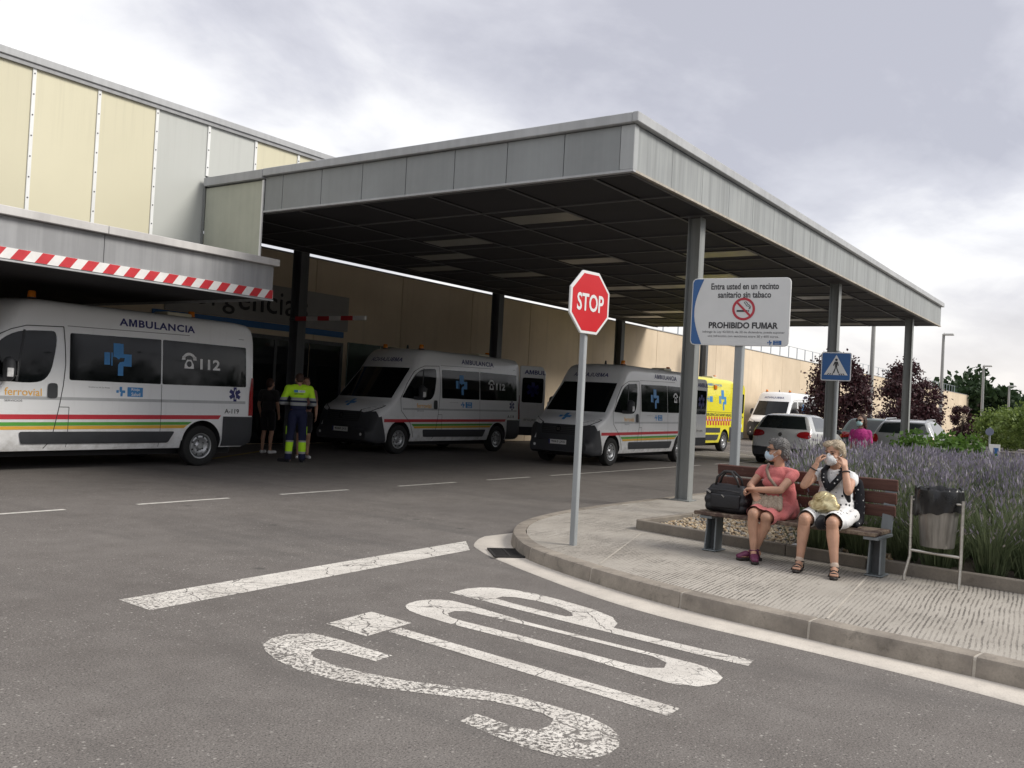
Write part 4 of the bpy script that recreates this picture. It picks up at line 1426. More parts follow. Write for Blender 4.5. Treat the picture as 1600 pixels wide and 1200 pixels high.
    lpart('plate_text', vm('plt' + plate, lambda: decal(text2d(plate, 0.070, 0.40, 0.01, 'C'), lambda u, v: Vector((5.015, u + 0.02, 0.52 + v)), M['black_paint'], 'plate_text')), pl)
    lpart('plate_band', vm('plb', lambda: decal(rect2d(-0.258, 0.502, -0.215, 0.608), lambda u, v: Vector((5.0145, u, v)), M['navy'], 'plate_band')), pl)
    # bonnet emblem and the mirrored roof lettering
    if white:
        P('bonnet_cross', 'bx', lambda: decal(small_cross2d(0.34), lambda u, v: down_at((4.76 - v * 0.55, 0.17 - u, 3)) if False else front_at((0, u - 0.17, 1.115 + v * 0.5)), M['blue'], 'bonnet_cross', None, [0.04 * i for i in range(9)]))
    def mirrored():
        v, f = text2d('AMBULANCIA', 0.105, 1.05, 0.015, 'C', 0.0, 1.06)
        v = v.copy(); v[:, 0] *= -1
        return decal((v, f), lambda u, w_: front_at((0, u, 2.26 + w_)), M['navy'], 'roof_lettering', [-0.6 + 0.06 * i for i in range(21)])
    P('roof_lettering', 'mir', mirrored)
    for s in (1, -1):
        def mir_h():
            b = Blob()
            b.ell((3.47, 1.20 * s, 1.50), (0.09, 0.10, 0.17)).cap((3.52, 1.0 * s, 1.38), (3.48, 1.15 * s, 1.38), 0.05, 0.05)
            b.ell((3.47, 1.19 * s, 1.60), (0.085, 0.10, 0.10))
            return b.build('mirror', M['plastic'], 0.016, 3)
        mi = P('mirror', f'mi{s}', mir_h)
        lpart('mirror_glass', vm(f'mg{s}', lambda: MB().box(3.377, 3.385, (1.13 if s > 0 else -1.27), (1.27 if s > 0 else -1.13), 1.42, 1.64).mesh('mirror_glass', M['chrome'], bevel=0.003)), mi)
        lpart('indicator', vm(f'mn{s}', lambda: MB().obox((3.50, 1.296 * s, 1.47), (0.09, 0.02, 0.13)).mesh('indicator', M['clear_lens'], bevel=0.006)), mi)
    for x, s in ((0.0, 1), (0.0, -1), (4.035, 1), (4.035, -1)):
        add_wheel(t, x, 0.905 * s, s)
    # roof
    for s in (1, -1):
        beacon(t, 2.92, 0.62 * s, 2.615)
    beacon(t, 0.02, 0.55, 2.61)
    P('roof_vent', 'rv', lambda: MB().box(0.12, 0.62, 0.30, 0.72, 2.58, 2.675).mesh('roof_vent', M['cream_box'], 40, 0.03, 2))
    P('aerial', 'ae', lambda: MB().lathe([(0.0, 0.10), (0.02, 0.09), (0.035, 0.0), (0.04, -0.08)], 8, (2.75, 0, 2.64)).mesh('aerial', M['plastic'], 60))
    # lettering of the left flank
    if white:
        P('side_lettering', 'amb', lambda: side_decal(text2d('AMBULANCIA', 0.125, 1.44, 0.030, 'L', 0, 1.08), 1.63, 2.325, M['navy'], 'side_lettering'))
        P('window_cross', 'wcr', lambda: side_decal(cross2d(0.52), 1.92, 1.51, M['blue'], 'window_cross', 1, 0.004))
        ph = P('phone_icon', 'pho', lambda: side_decal(phone2d(0.30), 0.46, 1.70, M['white_decal'], 'phone_icon', 1, 0.004))
        lpart('phone_dial', vm('pdial', lambda: side_decal(disc2d(0.15, 0.08, 0.05), 0.46, 1.70, M['tint'], 'phone_dial', 1, 0.006)), ph)
        P('phone_number', 'n112', lambda: side_decal(text2d('112', 0.185, 0.42, 0.03), 0.085, 1.70, M['white_decal'], 'phone_number', 1, 0.004))
        lab = P('service_label', 'lab', lambda: side_decal(rect2d(0.24, 0.0, 0.52, 0.155), 1.71, 1.175, M['blue'], 'service_label'))
        lpart('label_text', vm('labt', lambda: side_decal(join2d([shift(text2d('Rioja', 0.055, 0.15, 0.01), 0.31, 0.088), shift(text2d('Salud', 0.055, 0.16, 0.01), 0.31, 0.015)]), 1.71, 1.175, M['white_decal'], 'label_text', 1, 0.003)), lab)
        lpart('label_cross', vm('labc', lambda: side_decal(small_cross2d(0.155), 1.665, 1.175, M['blue'], 'label_cross')), lab)
        P('star_of_life', 'star', lambda: side_decal(star2d(0.26), -0.675, 1.285, M['navy'], 'star_of_life'))
        lpart('star_staff', vm('stst', lambda: side_decal(stroke2d([(0, -0.09), (0.012, -0.03), (-0.012, 0.02), (0.008, 0.09)], 0.018), -0.675, 1.285, M['white_decal'], 'star_staff', 1, 0.003)), t)
        P('operator_name', 'fer', lambda: side_decal(text2d('ferrovial', 0.115, 0.55, 0.008), 3.43, 1.135, M['orange_txt'], 'operator_name'))
        P('operator_line', 'fer2', lambda: side_decal(text2d('SERVICIOS', 0.03, 0.26, 0.004), 3.43, 1.045, M['grey_txt'], 'operator_line', 1, 0.004))
        P('small_lettering', 'sml', lambda: side_decal(text2d('Gobierno de La Rioja', 0.028, 0.36, 0.0), 2.14, 1.29, M['grey_txt'], 'small_lettering'))
        if code:
            P('fleet_number', 'fn' + code, lambda: side_decal(text2d(code, 0.085, 0.32, 0.018), -0.45, 0.935, M['black_paint'], 'fleet_number'))
    else:
        P('emergency_band', 'eband', lambda: side_decal(rect2d(0, 0, 2.9, 0.012), 2.2, 1.40, M['black_paint'], 'emergency_band'))
        P('side_lettering', 'emer', lambda: side_decal(text2d('EMERGENCIAS SANITARIAS', 0.10, 2.5, 0.02), 1.9, 1.26, M['black_paint'], 'side_lettering'))
        P('roof_side_lettering', 'emer2', lambda: side_decal(text2d('AMBULANCIA', 0.09, 1.3, 0.02), 1.5, 2.32, M['blue'], 'roof_side_lettering'))
        P('big_cross', 'ycr', lambda: side_decal(cross2d(0.72), 0.55, 1.48, M['blue'], 'big_cross'))
        lab = P('service_label', 'ylab', lambda: side_decal(rect2d(0.18, 0.0, 0.46, 0.2), 1.55, 1.75, M['blue'], 'service_label'))
        lpart('label_cross', vm('ylabc', lambda: side_decal(small_cross2d(0.18), 1.58, 1.76, M['blue'], 'label_cross')), lab)
        P('red_checks', 'chk', lambda: side_decal(join2d([rect2d(0.24 * k + 0.12 * j, 0.15 * j, 0.24 * k + 0.12 * j + 0.12, 0.15 * j + 0.15) for k in range(11) for j in (0, 1)]), 2.1, 0.94, M['s_red'], 'red_checks'))
        P('dark_band', 'dkb', lambda: clip(V0, xz_planes([(3.4, 0.68), (0.45, 0.68), (0.45, 0.85), (3.4, 0.85)], 1), 0.012, M['plastic'], 'dark_band'))
        P('flank_beacon', 'fbc', lambda: MB().obox((0.85, 0.93, 2.28), (0.20, 0.10, 0.16)).mesh('flank_beacon', M['amber'], bevel=0.015))
    if door is not None:
        rear_door(t, paint, door, white)
    return t

def rear_door(t, paint, ang, white):
    """left rear door swung open; built hinged at the origin, outer face towards +y when at 90 degrees"""
    d = lpart('rear_door', vm('rd' + paint.name, lambda: MB().prism(rnd([(0.0, 0.45), (-0.84, 0.45), (-0.84, 2.30), (-0.72, 2.46), (0.0, 2.46)], 0.06), -0.07, 0.0, 'xz').mesh('rear_door', paint, 40, 0.012)), t, (-1.105, 0.955, 0), (0, 0, R(90 - ang)))
    lpart('door_glass', vm('rdg', lambda: MB().prism(rnd([(-0.07, 1.40), (-0.76, 1.40), (-0.76, 2.12), (-0.07, 2.12)], 0.06), 0.001, 0.007, 'xz').mesh('door_glass', M['tint'])), d)
    lpart('door_foot', vm('rdf', lambda: MB().prism([(-0.02, 0.46), (-0.82, 0.46), (-0.82, 0.70), (-0.02, 0.70)], 0.001, 0.012, 'xz').mesh('door_foot', M['plastic'])), d)
    fl = lambda e: (lambda u, v: Vector((-u, e, v)))
    def flip(p):
        return p
    if white:
        lpart('door_lettering', vm('rdt', lambda: decal(shift(text2d('AMBUL', 0.125, 0.70, 0.030), 0.12, 2.22), fl(0.005), M['navy'], 'door_lettering')), d)
        lpart('door_star', vm('rds', lambda: decal(shift(star2d(0.42), 0.42, 1.78), fl(0.010), M['navy'], 'door_star')), d)
        lpart('number_plate', vm('rdp', lambda: MB().box(-0.62, -0.10, 0.004, 0.012, 0.84, 0.95).mesh('number_plate', M['plate'])), d)
        lpart('plate_text', vm('rdpt', lambda: decal(shift(text2d('0712 JXG', 0.07, 0.40, 0.01), 0.16, 0.86), fl(0.015), M['black_paint'], 'plate_text')), d)
    else:
        lpart('door_lettering', vm('rdty', lambda: decal(shift(text2d('AMBULANCIA', 0.07, 0.68, 0.02), 0.08, 1.22), fl(0.005), M['black_paint'], 'door_lettering')), d)
        lpart('number_plate', vm('rdpy', lambda: MB().box(-0.66, -0.14, 0.004, 0.012, 0.86, 0.98).mesh('number_plate', M['plate'])), d)

make_van('white ambulance nearest on the left, side on, its rear wheel beside the hi-vis worker', (10.15, 14.745, 0), PI, code='A-119')
bpy.context.view_layer.update()
make_van('white ambulance parked deep under the canopy just right of the hi-vis worker, rear door open', (20.65, 15.9, 0), PI, plate='4060 JXS', door=118, code='A-114')
make_van('white ambulance behind the stop sign pole, its open rear door behind the thick column', (23.15, 11.5, 0), PI, plate='9063 JXS', door=92, code='A-116').scale = (0.945, 0.945, 0.945)
make_van('bright yellow emergency ambulance standing beyond the white ones, mostly hidden', (31.55, 13.65, 0), PI, white=False, door=92)
make_van('white ambulance farthest back beyond the canopy, behind the silver hatchback', (51.3, 16.45, 0), PI, plate='7734 JRL')

# ------------------------------------------------------------------ cars
M['silver'] = mat('silver_paint', (0.60, 0.61, 0.60), 0.3, 0.2, var=0.012, coat=0.6)
M['dkgreen'] = mat('dark_green_paint', (0.05, 0.085, 0.075), 0.3, 0.2, var=0.02, coat=0.6)
M['glass'] = mat('car_glass', (0.02, 0.025, 0.025), 0.04, var=0.1, spec=0.7)
def make_car(name, label, loc, rotz, paint, kind):
    t = thing(name, label, 'car', loc, rotz)
    # local: x = 0 at the rear bumper, nose towards +x
    if kind == 'hatch':
        zt = [(-0.2, 0.3), (0.0, 0.58), (0.04, 0.80), (0.10, 0.95), (0.16, 1.02), (0.30, 1.20), (0.44, 1.37), (0.54, 1.435), (0.8, 1.465), (1.6, 1.485), (2.1, 1.45), (2.4, 1.36), (3.15, 0.98), (3.3, 0.94), (3.95, 0.80), (4.10, 0.70), (4.2, 0.5)]
        ln = 4.2
    else:
        zt = [(-0.2, 0.3), (0.0, 0.58), (0.04, 0.80), (0.09, 0.98), (0.15, 1.05), (0.24, 1.24), (0.33, 1.38), (0.45, 1.43), (0.9, 1.47), (1.9, 1.50), (2.5, 1.45), (2.8, 1.36), (3.5, 0.99), (3.65, 0.95), (4.35, 0.80), (4.5, 0.70), (4.6, 0.5)]
        ln = 4.6
    spec = dict(hw=0.88, crown=0.05, zt=zt, zb=[(0, 0.28), (0.2, 0.2), (ln - 0.3, 0.2), (ln, 0.3)],
        w=[(0.2, 0.84), (0.5, 0.875), (0.9, 0.875), (1.0, 0.85), (1.45, 0.60)], taper=[(0, 0.86), (0.12, 0.94), (0.5, 1.0), (ln - 1.2, 1.0), (ln - 0.3, 0.92), (ln, 0.75)],
        bulge=[(0, -0.14), (0.6, -0.1), (1.2, 0.0), (ln - 1.7, 0.1), (ln, 0.15)], r=[(0, 0.10), (0.5, 0.09), (2.0, 0.1), (ln - 1, 0.08), (ln, 0.1)])
    st = list(np.r_[np.array([0.0, 0.02, 0.045, 0.075, 0.11, 0.15]), np.linspace(0.2, 0.6, 10), np.linspace(0.75, ln - 2.2, 7), np.linspace(ln - 2.0, ln - 0.9, 9), np.linspace(ln - 0.7, ln - 0.15, 5), np.array([ln - 0.06, ln])])
    sh = loft_body(spec, st, 'car_shell', [paint], 10, 4, 6)
    ax = (0.80, ln - 0.87)
    lpart('body', cut_arches(sh.copy(), ax, 0.335, 0.62, 1.1, 0.32), t)
    lpart('underbody', MB().box(0.15, ln - 0.25, -0.6, 0.6, 0.16, 0.4).mesh('underbody', M['inside']), t)
    zz = 1.03 if kind == 'hatch' else 1.06
    lpart('rear_window', clip(sh, [((0.6 if kind == 'hatch' else 0.45, 0, 0), (1, 0, 0)), ((0, 0, zz + 0.01), (0, 0, -1)), ((0, 0, 1.40), (0, 0, 1))] + [((0.3, 0.70 * s, 1.03), (0, s, 0.42)) for s in (1, -1)], 0.005, M['glass'], 'rear_window'), t)
    ra = caster(sh, (1, 0, 0), 0.014)
    for s in (1, -1):
        lpart('side_window', clip(sh, xz_planes(rnd([(0.62, 1.0), (ln - 1.32, 0.97), (ln - 2.15, 1.385), (0.95, 1.41)], 0.05), s), 0.004, M['glass'], 'side_window'), t)
        lamp = rnd([(0.44, 0.83), (0.82, 0.76), (0.84, 0.93), (0.72, 0.985), (0.50, 0.955)] if kind == 'hatch' else [(0.62, 0.78), (0.84, 0.78), (0.82, 1.02), (0.70, 1.02)], 0.12)
        lpart('tail_light', decal(poly2d([(a * s, b) for a, b in lamp]), lambda u, v: ra((0, u, v)), M['red_lens'], 'tail_light', [-0.9 + 0.06 * i for i in range(31)], [0.7 + 0.05 * i for i in range(8)]), t)
        lpart('door_mirror', Blob().ell((ln - 1.55, 0.97 * s, 0.99), (0.06, 0.11, 0.075)).build('mirror', M['plastic'], 0.02, 2), t)
    lpart('windscreen', clip(sh, [((ln - 2.0, 0, 0), (-1, 0, 0)), ((0, 0, 1.0), (0, 0, -1)), ((0, 0, 1.40), (0, 0, 1))] + [((0, 0.68 * s, 1.0), (0, s, 0.4)) for s in (1, -1)], 0.004, M['glass'], 'windscreen'), t)
    lpart('bumper', clip(sh, [((0.40, 0, 0), (1, 0, 0)), ((0, 0, 0.50), (0, 0, 1))], 0.012, M['plastic'], 'bumper'), t)
    rear_at = caster(sh, (1, 0, 0), 0.012)
    pl = lpart('number_plate', decal(rect2d(-0.26, 0.60, 0.26, 0.71), lambda u, v: rear_at((0, -u, v)), M['plate'], 'number_plate', [-0.2, 0, 0.2]), t)
    lpart('plate_text', decal(text2d('8247 DKV', 0.07, 0.42, 0.01, 'C'), lambda u, v: rear_at((0, -u, 0.62 + v)) + Vector((-0.004, 0, 0)), M['black_paint'], 'plate_text'), pl)
    lpart('badge', decal(disc2d(0, 0.87, 0.055), lambda u, v: rear_at((0, -u, v)), M['chrome'], 'badge'), t)
    for x in ax:
        for s in (1, -1):
            w = lpart('wheel', TYRE, t, (x, 0.77 * s, 0.305), (0, 0, 0 if s > 0 else PI))
            w.scale = (0.86, 0.9, 0.86)
            lpart('rim', RIM, w)
    if kind == 'estate':
        for s in (1, -1):
            lpart('roof_rail', MB().tube([(0.5, 0.56 * s, 1.40), (0.7, 0.56 * s, 1.49), (2.2, 0.56 * s, 1.52), (2.4, 0.56 * s, 1.43)], 0.018, 8).mesh('roof_rail', M['chrome'], 60), t)
    return t
make_car('hatchback', 'silver white hatchback seen from behind, partly hidden by the woman in coral', (25.9, 8.72, 0), R(1), M['silver'], 'hatch')
make_car('estate_car', 'silver estate car with roof rails behind the purple leaved trees and lavender', (28.3, 5.95, 0), R(2), mat('grey_silver_paint', (0.33, 0.34, 0.34), 0.3, 0.2, var=0.012, coat=0.6), 'estate')
make_car('dark_car', 'dark green car beside the silver estate, behind the woman in pink', (31.5, 7.75, 0), R(2), M['dkgreen'], 'hatch')
# ------------------------------------------------------------------ signs, bench, bin, lamps
M['post'] = m_zinc('galvanised_post', (0.30, 0.32, 0.33), 0.35)
M['sign_white'] = mat('sign_white', (0.66, 0.67, 0.67), 0.4, var=0.04, scale=3)
M['sign_red'] = mat('sign_red', (0.50, 0.010, 0.016), 0.35, var=0.06, scale=3)
M['sign_blue'] = mat('sign_blue', (0.022, 0.105, 0.30), 0.35, var=0.06, scale=3)
M['alu'] = mat('sign_back_alu', (0.55, 0.55, 0.54), 0.4, 0.6, var=0.08)
M['sign_text'] = mat('sign_text', (0.03, 0.03, 0.035), 0.5, var=0.05)
M['sign_ring'] = mat('sign_ring', (0.45, 0.03, 0.05), 0.4, var=0.05)

def sign_frame(o, az):
    """origin, and right / up vectors of a sign face whose outward normal has azimuth az (degrees)"""
    nrm = Vector((math.cos(R(az)), math.sin(R(az)), 0))
    U = Vector((-nrm.y, nrm.x, 0))
    return Vector(o), U, Vector((0, 0, 1)), nrm

def slab(poly, fr, d0, d1, m, name, bevel=0.0):
    o, U, V, nn = fr
    b = MB()
    n = len(poly)
    vs = [o + U * a + V * c + nn * d0 for a, c in poly] + [o + U * a + V * c + nn * d1 for a, c in poly]
    fs = [tuple(reversed(range(n))), tuple(range(n, 2 * n))] + [(i, (i + 1) % n, n + (i + 1) % n, n + i) for i in range(n)]
    return b.add(vs, fs).mesh(name, m, bevel=bevel)

def on(fr, eps):
    o, U, V, nn = fr
    return lambda a, c: o + U * a + V * c + nn * eps

# stop sign
st = thing('stop_sign', 'red octagonal stop sign on a grey post at the kerb corner', 'stop sign', (7.40, 4.40, KH))
wpart('post', MB().box(7.372, 7.428, 4.362, 4.418, KH - 0.02, 2.62).mesh('post', M['post'], bevel=0.006), st)
fr = sign_frame((7.395, 4.335, 2.395), 262)
octp = lambda r: [(r / math.cos(PI / 8) * math.cos(PI / 8 + k * PI / 4), r / math.cos(PI / 8) * math.sin(PI / 8 + k * PI / 4)) for k in range(8)]
pl = wpart('plate', slab(octp(0.292), fr, -0.022, 0.0, M['sign_white'], 'plate', 0.004), st)
wpart('red_field', slab(octp(0.265), fr, 0.0005, 0.0022, M['sign_red'], 'red_field'), pl)
tv = text2d('STOP', 0.165, 0.40, 0.022, 'C', 0, 1.05)
wpart('lettering', decal(shift(tv, 0, -0.083), on(fr, 0.0045), M['sign_white'], 'lettering'), pl)
wpart('clamp', MB().box(7.35, 7.45, 4.345, 4.3615, 2.25, 2.28).box(7.35, 7.45, 4.345, 4.3615, 2.52, 2.55).mesh('clamp', M['alu']), st)

# no smoking sign
ns = thing('no_smoking_sign', 'large white prohibido fumar sign with blue edge on a square post behind the bench', 'sign', (11.02, 4.36, KH))
wpart('post', MB().box(10.99, 11.09, 4.22, 4.32, KH - 0.02, 3.0).mesh('post', M['post'], bevel=0.008), ns)
fr = sign_frame((10.965, 4.27, 2.70), 188)
W2, H2 = 0.615, 0.425
rr = rnd([(-W2, -H2), (W2, -H2), (W2, H2), (-W2, H2)], 0.07, 5)
pl = wpart('board', slab(rr, fr, -0.03, 0.0, M['sign_white'], 'board', 0.004), ns)
edge = [(-W2 + 0.012, H2 - 0.06), (-W2 + 0.03, H2 - 0.02), (-W2 + 0.07, H2 - 0.012), (-W2 + 0.15, H2 - 0.012)]
edge += [(-W2 + 0.15 - 0.11 * math.sin(PI * k / 14), H2 - 0.012 - (2 * H2 - 0.024) * k / 14) for k in range(1, 15)]
edge += [(-W2 + 0.07, -H2 + 0.012), (-W2 + 0.03, -H2 + 0.02), (-W2 + 0.012, -H2 + 0.06)]
wpart('blue_edge', decal(poly2d(edge), on(fr, 0.003), M['sign_blue'], 'blue_edge'), pl)
for txt, hh, ww, bd, yy in (('Entra usted en un recinto', 0.080, 0.84, 0.022, H2 - 0.145), ('sanitario sin tabaco', 0.080, 0.66, 0.022, H2 - 0.25), ('PROHIBIDO FUMAR', 0.080, 0.86, 0.034, -H2 + 0.215)):
    wpart('lettering', decal(shift(text2d(txt, hh, ww, bd, 'C'), 0.05, yy), on(fr, 0.003), M['sign_text'], 'lettering'), pl)
for txt, ww, yy in (('Infringir la Ley 42/2010, de 30 de diciembre, puede suponer', 1.02, -H2 + 0.150), ('una infracci\u00f3n con sanciones entre 30 y 600 euros.', 0.88, -H2 + 0.098)):
    wpart('small_print', decal(shift(text2d(txt, 0.036, ww, 0.012, 'C'), 0.055, yy), on(fr, 0.003), M['grey_txt'], 'small_print'), pl)
wpart('ban_ring', decal(ring2d(0.05, 0.035, 0.112, 0.142, 40), on(fr, 0.0045), M['sign_ring'], 'ban_ring'), pl)
c45 = math.cos(R(45)) * 0.118
wpart('ban_bar', decal(stroke2d([(0.05 - c45, 0.035 + c45), (0.05 + c45, 0.035 - c45)], 0.026), on(fr, 0.006), M['sign_ring'], 'ban_bar'), pl)
wpart('cigarette', decal(join2d([rect2d(-0.035, 0.0, 0.10, 0.022), rect2d(0.108, 0.0, 0.118, 0.022), stroke2d([(0.115, 0.035), (0.125, 0.055), (0.105, 0.07), (0.085, 0.075), (0.075, 0.095), (0.06, 0.11), (0.055, 0.125)], 0.008), stroke2d([(0.128, 0.035), (0.135, 0.062), (0.12, 0.085), (0.10, 0.092), (0.09, 0.112), (0.07, 0.13)], 0.008)]), on(fr, 0.0042), M['sign_text'], 'cigarette'), pl)
wpart('service_logo', decal(join2d([rect2d(0.43, -H2 + 0.02, 0.53, -H2 + 0.072), shift(small_cross2d(0.055), 0.36, -H2 + 0.018)]), on(fr, 0.003), M['sign_blue'], 'service_logo'), pl)
wpart('logo_text', decal(join2d([shift(text2d('Rioja', 0.018, 0.055), 0.45, -H2 + 0.049), shift(text2d('Salud', 0.018, 0.055), 0.45, -H2 + 0.025)]), on(fr, 0.0042), M['sign_white'], 'logo_text'), pl)

# pedestrian crossing sign
ps = thing('crossing_sign', 'blue square pedestrian crossing sign in front of the second near column', 'sign', (18.78, 5.16, KH))
wpart('post', MB().tube([(18.80, 5.22, 0.0), (18.80, 5.22, 2.78)], 0.045, 14).mesh('post', M['post'], 60), ps)
fr = sign_frame((18.74, 5.225, 2.46), 192)
h = 0.285
pl = wpart('plate', slab(rnd([(-h, -h), (h, -h), (h, h), (-h, h)], 0.04, 4), fr, -0.022, 0.0, M['sign_white'], 'plate'), ps)
wpart('blue_field', slab(rnd([(-h + .018, -h + .018), (h - .018, -h + .018), (h - .018, h - .018), (-h + .018, h - .018)], 0.03, 4), fr, 0.0005, 0.0025, M['sign_blue'], 'blue_field'), pl)
wpart('triangle', decal(poly2d([(-0.225, -0.17), (0.225, -0.17), (0.0, 0.235)]), on(fr, 0.0045), M['sign_white'], 'triangle'), pl)
man = [disc2d(0.0, 0.135, 0.026, 14), poly2d([(-0.03, 0.10), (0.03, 0.10), (0.05, 0.02), (0.03, 0.015), (0.02, 0.06), (0.02, -0.02), (-0.02, -0.02), (-0.02, 0.06), (-0.04, 0.015), (-0.06, 0.02)]), poly2d([(-0.02, -0.022), (0.0, -0.022), (-0.03, -0.13), (-0.06, -0.13)]), poly2d([(0.001, -0.022), (0.02, -0.022), (0.065, -0.13), (0.038, -0.13)])]
man += [poly2d([(x, -0.168), (x + 0.022, -0.168), (x * 0.82 + 0.018, -0.135), (x * 0.82, -0.135)]) for x in (-0.17, -0.125, -0.08, 0.06, 0.105, 0.15)]
wpart('walker', decal(join2d(man), on(fr, 0.0065), M['sign_text'], 'walker'), pl)

# bench: three back slats, seat slats, two steel supports
M['slat'] = NT('weathered_slat')
def m_slat(name, c, wear):
    m = NT(name); v = m.coord(True)
    gr = m.noise(m.mapping(v, (26, 1.6, 40), rot=(0, 0, R(-3.4))), 1.0, 5, 0.65)
    k = m.ramp(gr, (0.28, tuple(x * 0.6 for x in c)), (0.7, tuple(x * 1.25 for x in c)))
    w = m.rng(m.noise(v, 7, 5, 0.7), 0.62 - wear, 0.74 - wear, 0, 0.8)
    k = m.mix(w, k, (0.24, 0.19, 0.14))
    m.color(k); m.set(0.75, spec=0.25)
    m.bump(gr, 0.4, 0.003)
    return m.m
M['slat'] = m_slat('painted_back_slat', (0.105, 0.052, 0.042), -0.02)
M['slat_worn'] = m_slat('worn_seat_slat', (0.085, 0.055, 0.045), 0.17)
M['bench_steel'] = m_zinc('bench_steel', (0.18, 0.20, 0.21), 0.25)
bang = math.atan2(0.06, 1.0)
def BP(along, out_, z):
    """bench frame: along = metres towards its left end (+Y), out_ = towards the sitters' feet"""
    d = Vector((0.06, 1.0, 0)).normalized(); n_ = Vector((-d.y, d.x, 0))
    q = Vector((8.30, 2.66, 0)) + d * along + n_ * out_
    return Vector((q.x, q.y, z))
BR = Matrix(((Vector((0.06, 1, 0)).normalized()), Vector((-1, 0.06, 0)).normalized(), Vector((0, 0, 1)))).transposed()
bn = thing('bench', 'park bench with brown slatted back and worn seat, two women sitting on it', 'bench', (8.30, 2.66, KH))
def bbox(name, a, o_, z, sa, so, sz, m, parent=bn, tilt=0.0, bev=0.006):
    rot = BR @ Matrix.Rotation(tilt, 3, 'X')
    return wpart(name, MB().obox(BP(a, o_, z), (sa, so, sz), rot).mesh(name, m, bevel=bev), parent)
for z, o_ in ((0.878, -0.262), (0.763, -0.242), (0.652, -0.222)):
    bbox('back_slat', 0.0, o_, z, 1.70, 0.032, 0.100, M['slat'], tilt=R(-9))
for o_ in (-0.135, -0.02, 0.095, 0.21):
    bbox('seat_slat', 0.0 - 0.01 * o_, o_, 0.487, 1.66, 0.106, 0.034, M['slat_worn'], tilt=R(2))
for a in (0.71, -0.79):
    g_ = MB()
    for s in (-1, 1):
        # channel-shaped leg: two leaning flanges with a recessed web between them
        g_.bar(BP(a + 0.050 * s, 0.07, KH + 0.012), BP(a + 0.044 * s, 0.045, 0.45), 0.17, 0.014, (0, 1, 0.0))
    g_.bar(BP(a, -0.17, 0.456), BP(a, 0.25, 0.456), 0.12, 0.024)
    lg = wpart('leg', g_.mesh('leg', M['bench_steel'], bevel=0.002), bn)
    bbox('foot_plate', a, 0.05, KH + 0.006, 0.15, 0.22, 0.012, M['bench_steel'], lg)
    wpart('web', MB().bar(BP(a, 0.03, KH + 0.012), BP(a, 0.015, 0.444), 0.012, 0.088, (0, 1, 0)).mesh('web', M['steel_rear']), lg)
    wpart('back_support', MB().bar(BP(a, -0.17, 0.44), BP(a, -0.285, 0.90), 0.012, 0.095, (0, 1, 0)).mesh('back_support', M['bench_steel'], bevel=0.003), bn)

# litter bin with a black bag
M['bin_steel'] = mat('brushed_steel', (0.52, 0.50, 0.46), 0.32, 0.85, var=0.12, scale=6, stretch=(1, 1, 8))
M['bin_body'] = mat('dull_bin_metal', (0.28, 0.27, 0.255), 0.35, 0.7, var=0.35, scale=4, stretch=(6, 6, 0.6))
M['bin_bag'] = mat('black_bin_bag', (0.012, 0.012, 0.013), 0.3, var=0.3, scale=10)
bi = thing('litter_bin', 'steel litter bin on two bent legs lined with a black plastic bag', 'bin', (8.16, 1.43, KH))
cx, cy = 8.22, 1.415
L0, R0 = Vector((8.20, 1.615, 0)), Vector((8.10, 1.215, 0))
for p in (L0, R0):
    q = Vector((p.x - 0.035, p.y + (0.03 if p is L0 else 0.0), 0))
    wpart('leg', MB().tube([(q.x, q.y, KH), (q.x + 0.005, q.y, KH + 0.05), (p.x, p.y, KH + 0.20), (p.x, p.y, 0.83)], 0.0135, 10).mesh('leg', M['bin_steel'], 60), bi)
wpart('crossbar', MB().tube([(L0.x, L0.y, 0.38), (R0.x, R0.y, 0.38)], 0.012, 10).mesh('crossbar', M['bin_steel'], 60), bi)
for z in (0.80,):
    wpart('pivot', MB().tube([(L0.x, L0.y, z), (R0.x, R0.y, z)], 0.009, 8).mesh('pivot', M['bin_steel'], 60), bi)
wpart('bin_body', MB().lathe([(0.0, 0.43), (0.125, 0.43), (0.13, 0.44), (0.165, 0.85), (0.16, 0.85), (0.125, 0.46)], 26, (cx, cy, 0)).mesh('bin_body', M['bin_body'], 40), bi)
bv, bf = [], []
nb = 72
prof = [(0.152, 0.80), (0.160, 0.87), (0.168, 0.905), (0.176, 0.915), (0.183, 0.89), (0.186, 0.80), (0.184, 0.725), (0.180, 0.70)]
for i, (r_, z) in enumerate(prof):
    for k in range(nb):
        a = 2 * PI * k / nb
        wob = 0.006 * math.sin(7 * a + i) + 0.004 * math.sin(17 * a + 2.1 * i) + 0.003 * math.sin(31 * a)
        zz_ = z + (0.006 * math.sin(5 * a + 0.7) + 0.006 * math.sin(11 * a)) * (1.0 if i in (2, 3, 6, 7) else 0.2) - (0.03 * math.cos(a - 1.2) if i >= 6 else 0)
        bv.append((cx + (r_ + wob) * math.cos(a), cy + (r_ + wob) * math.sin(a), zz_))
for i in range(len(prof) - 1):
    for k in range(nb):
        bf.append((i * nb + k, i * nb + (k + 1) % nb, (i + 1) * nb + (k + 1) % nb, (i + 1) * nb + k))
wpart('bin_bag', MB().add(bv, bf).mesh('bin_bag', M['bin_bag'], 180), bi)

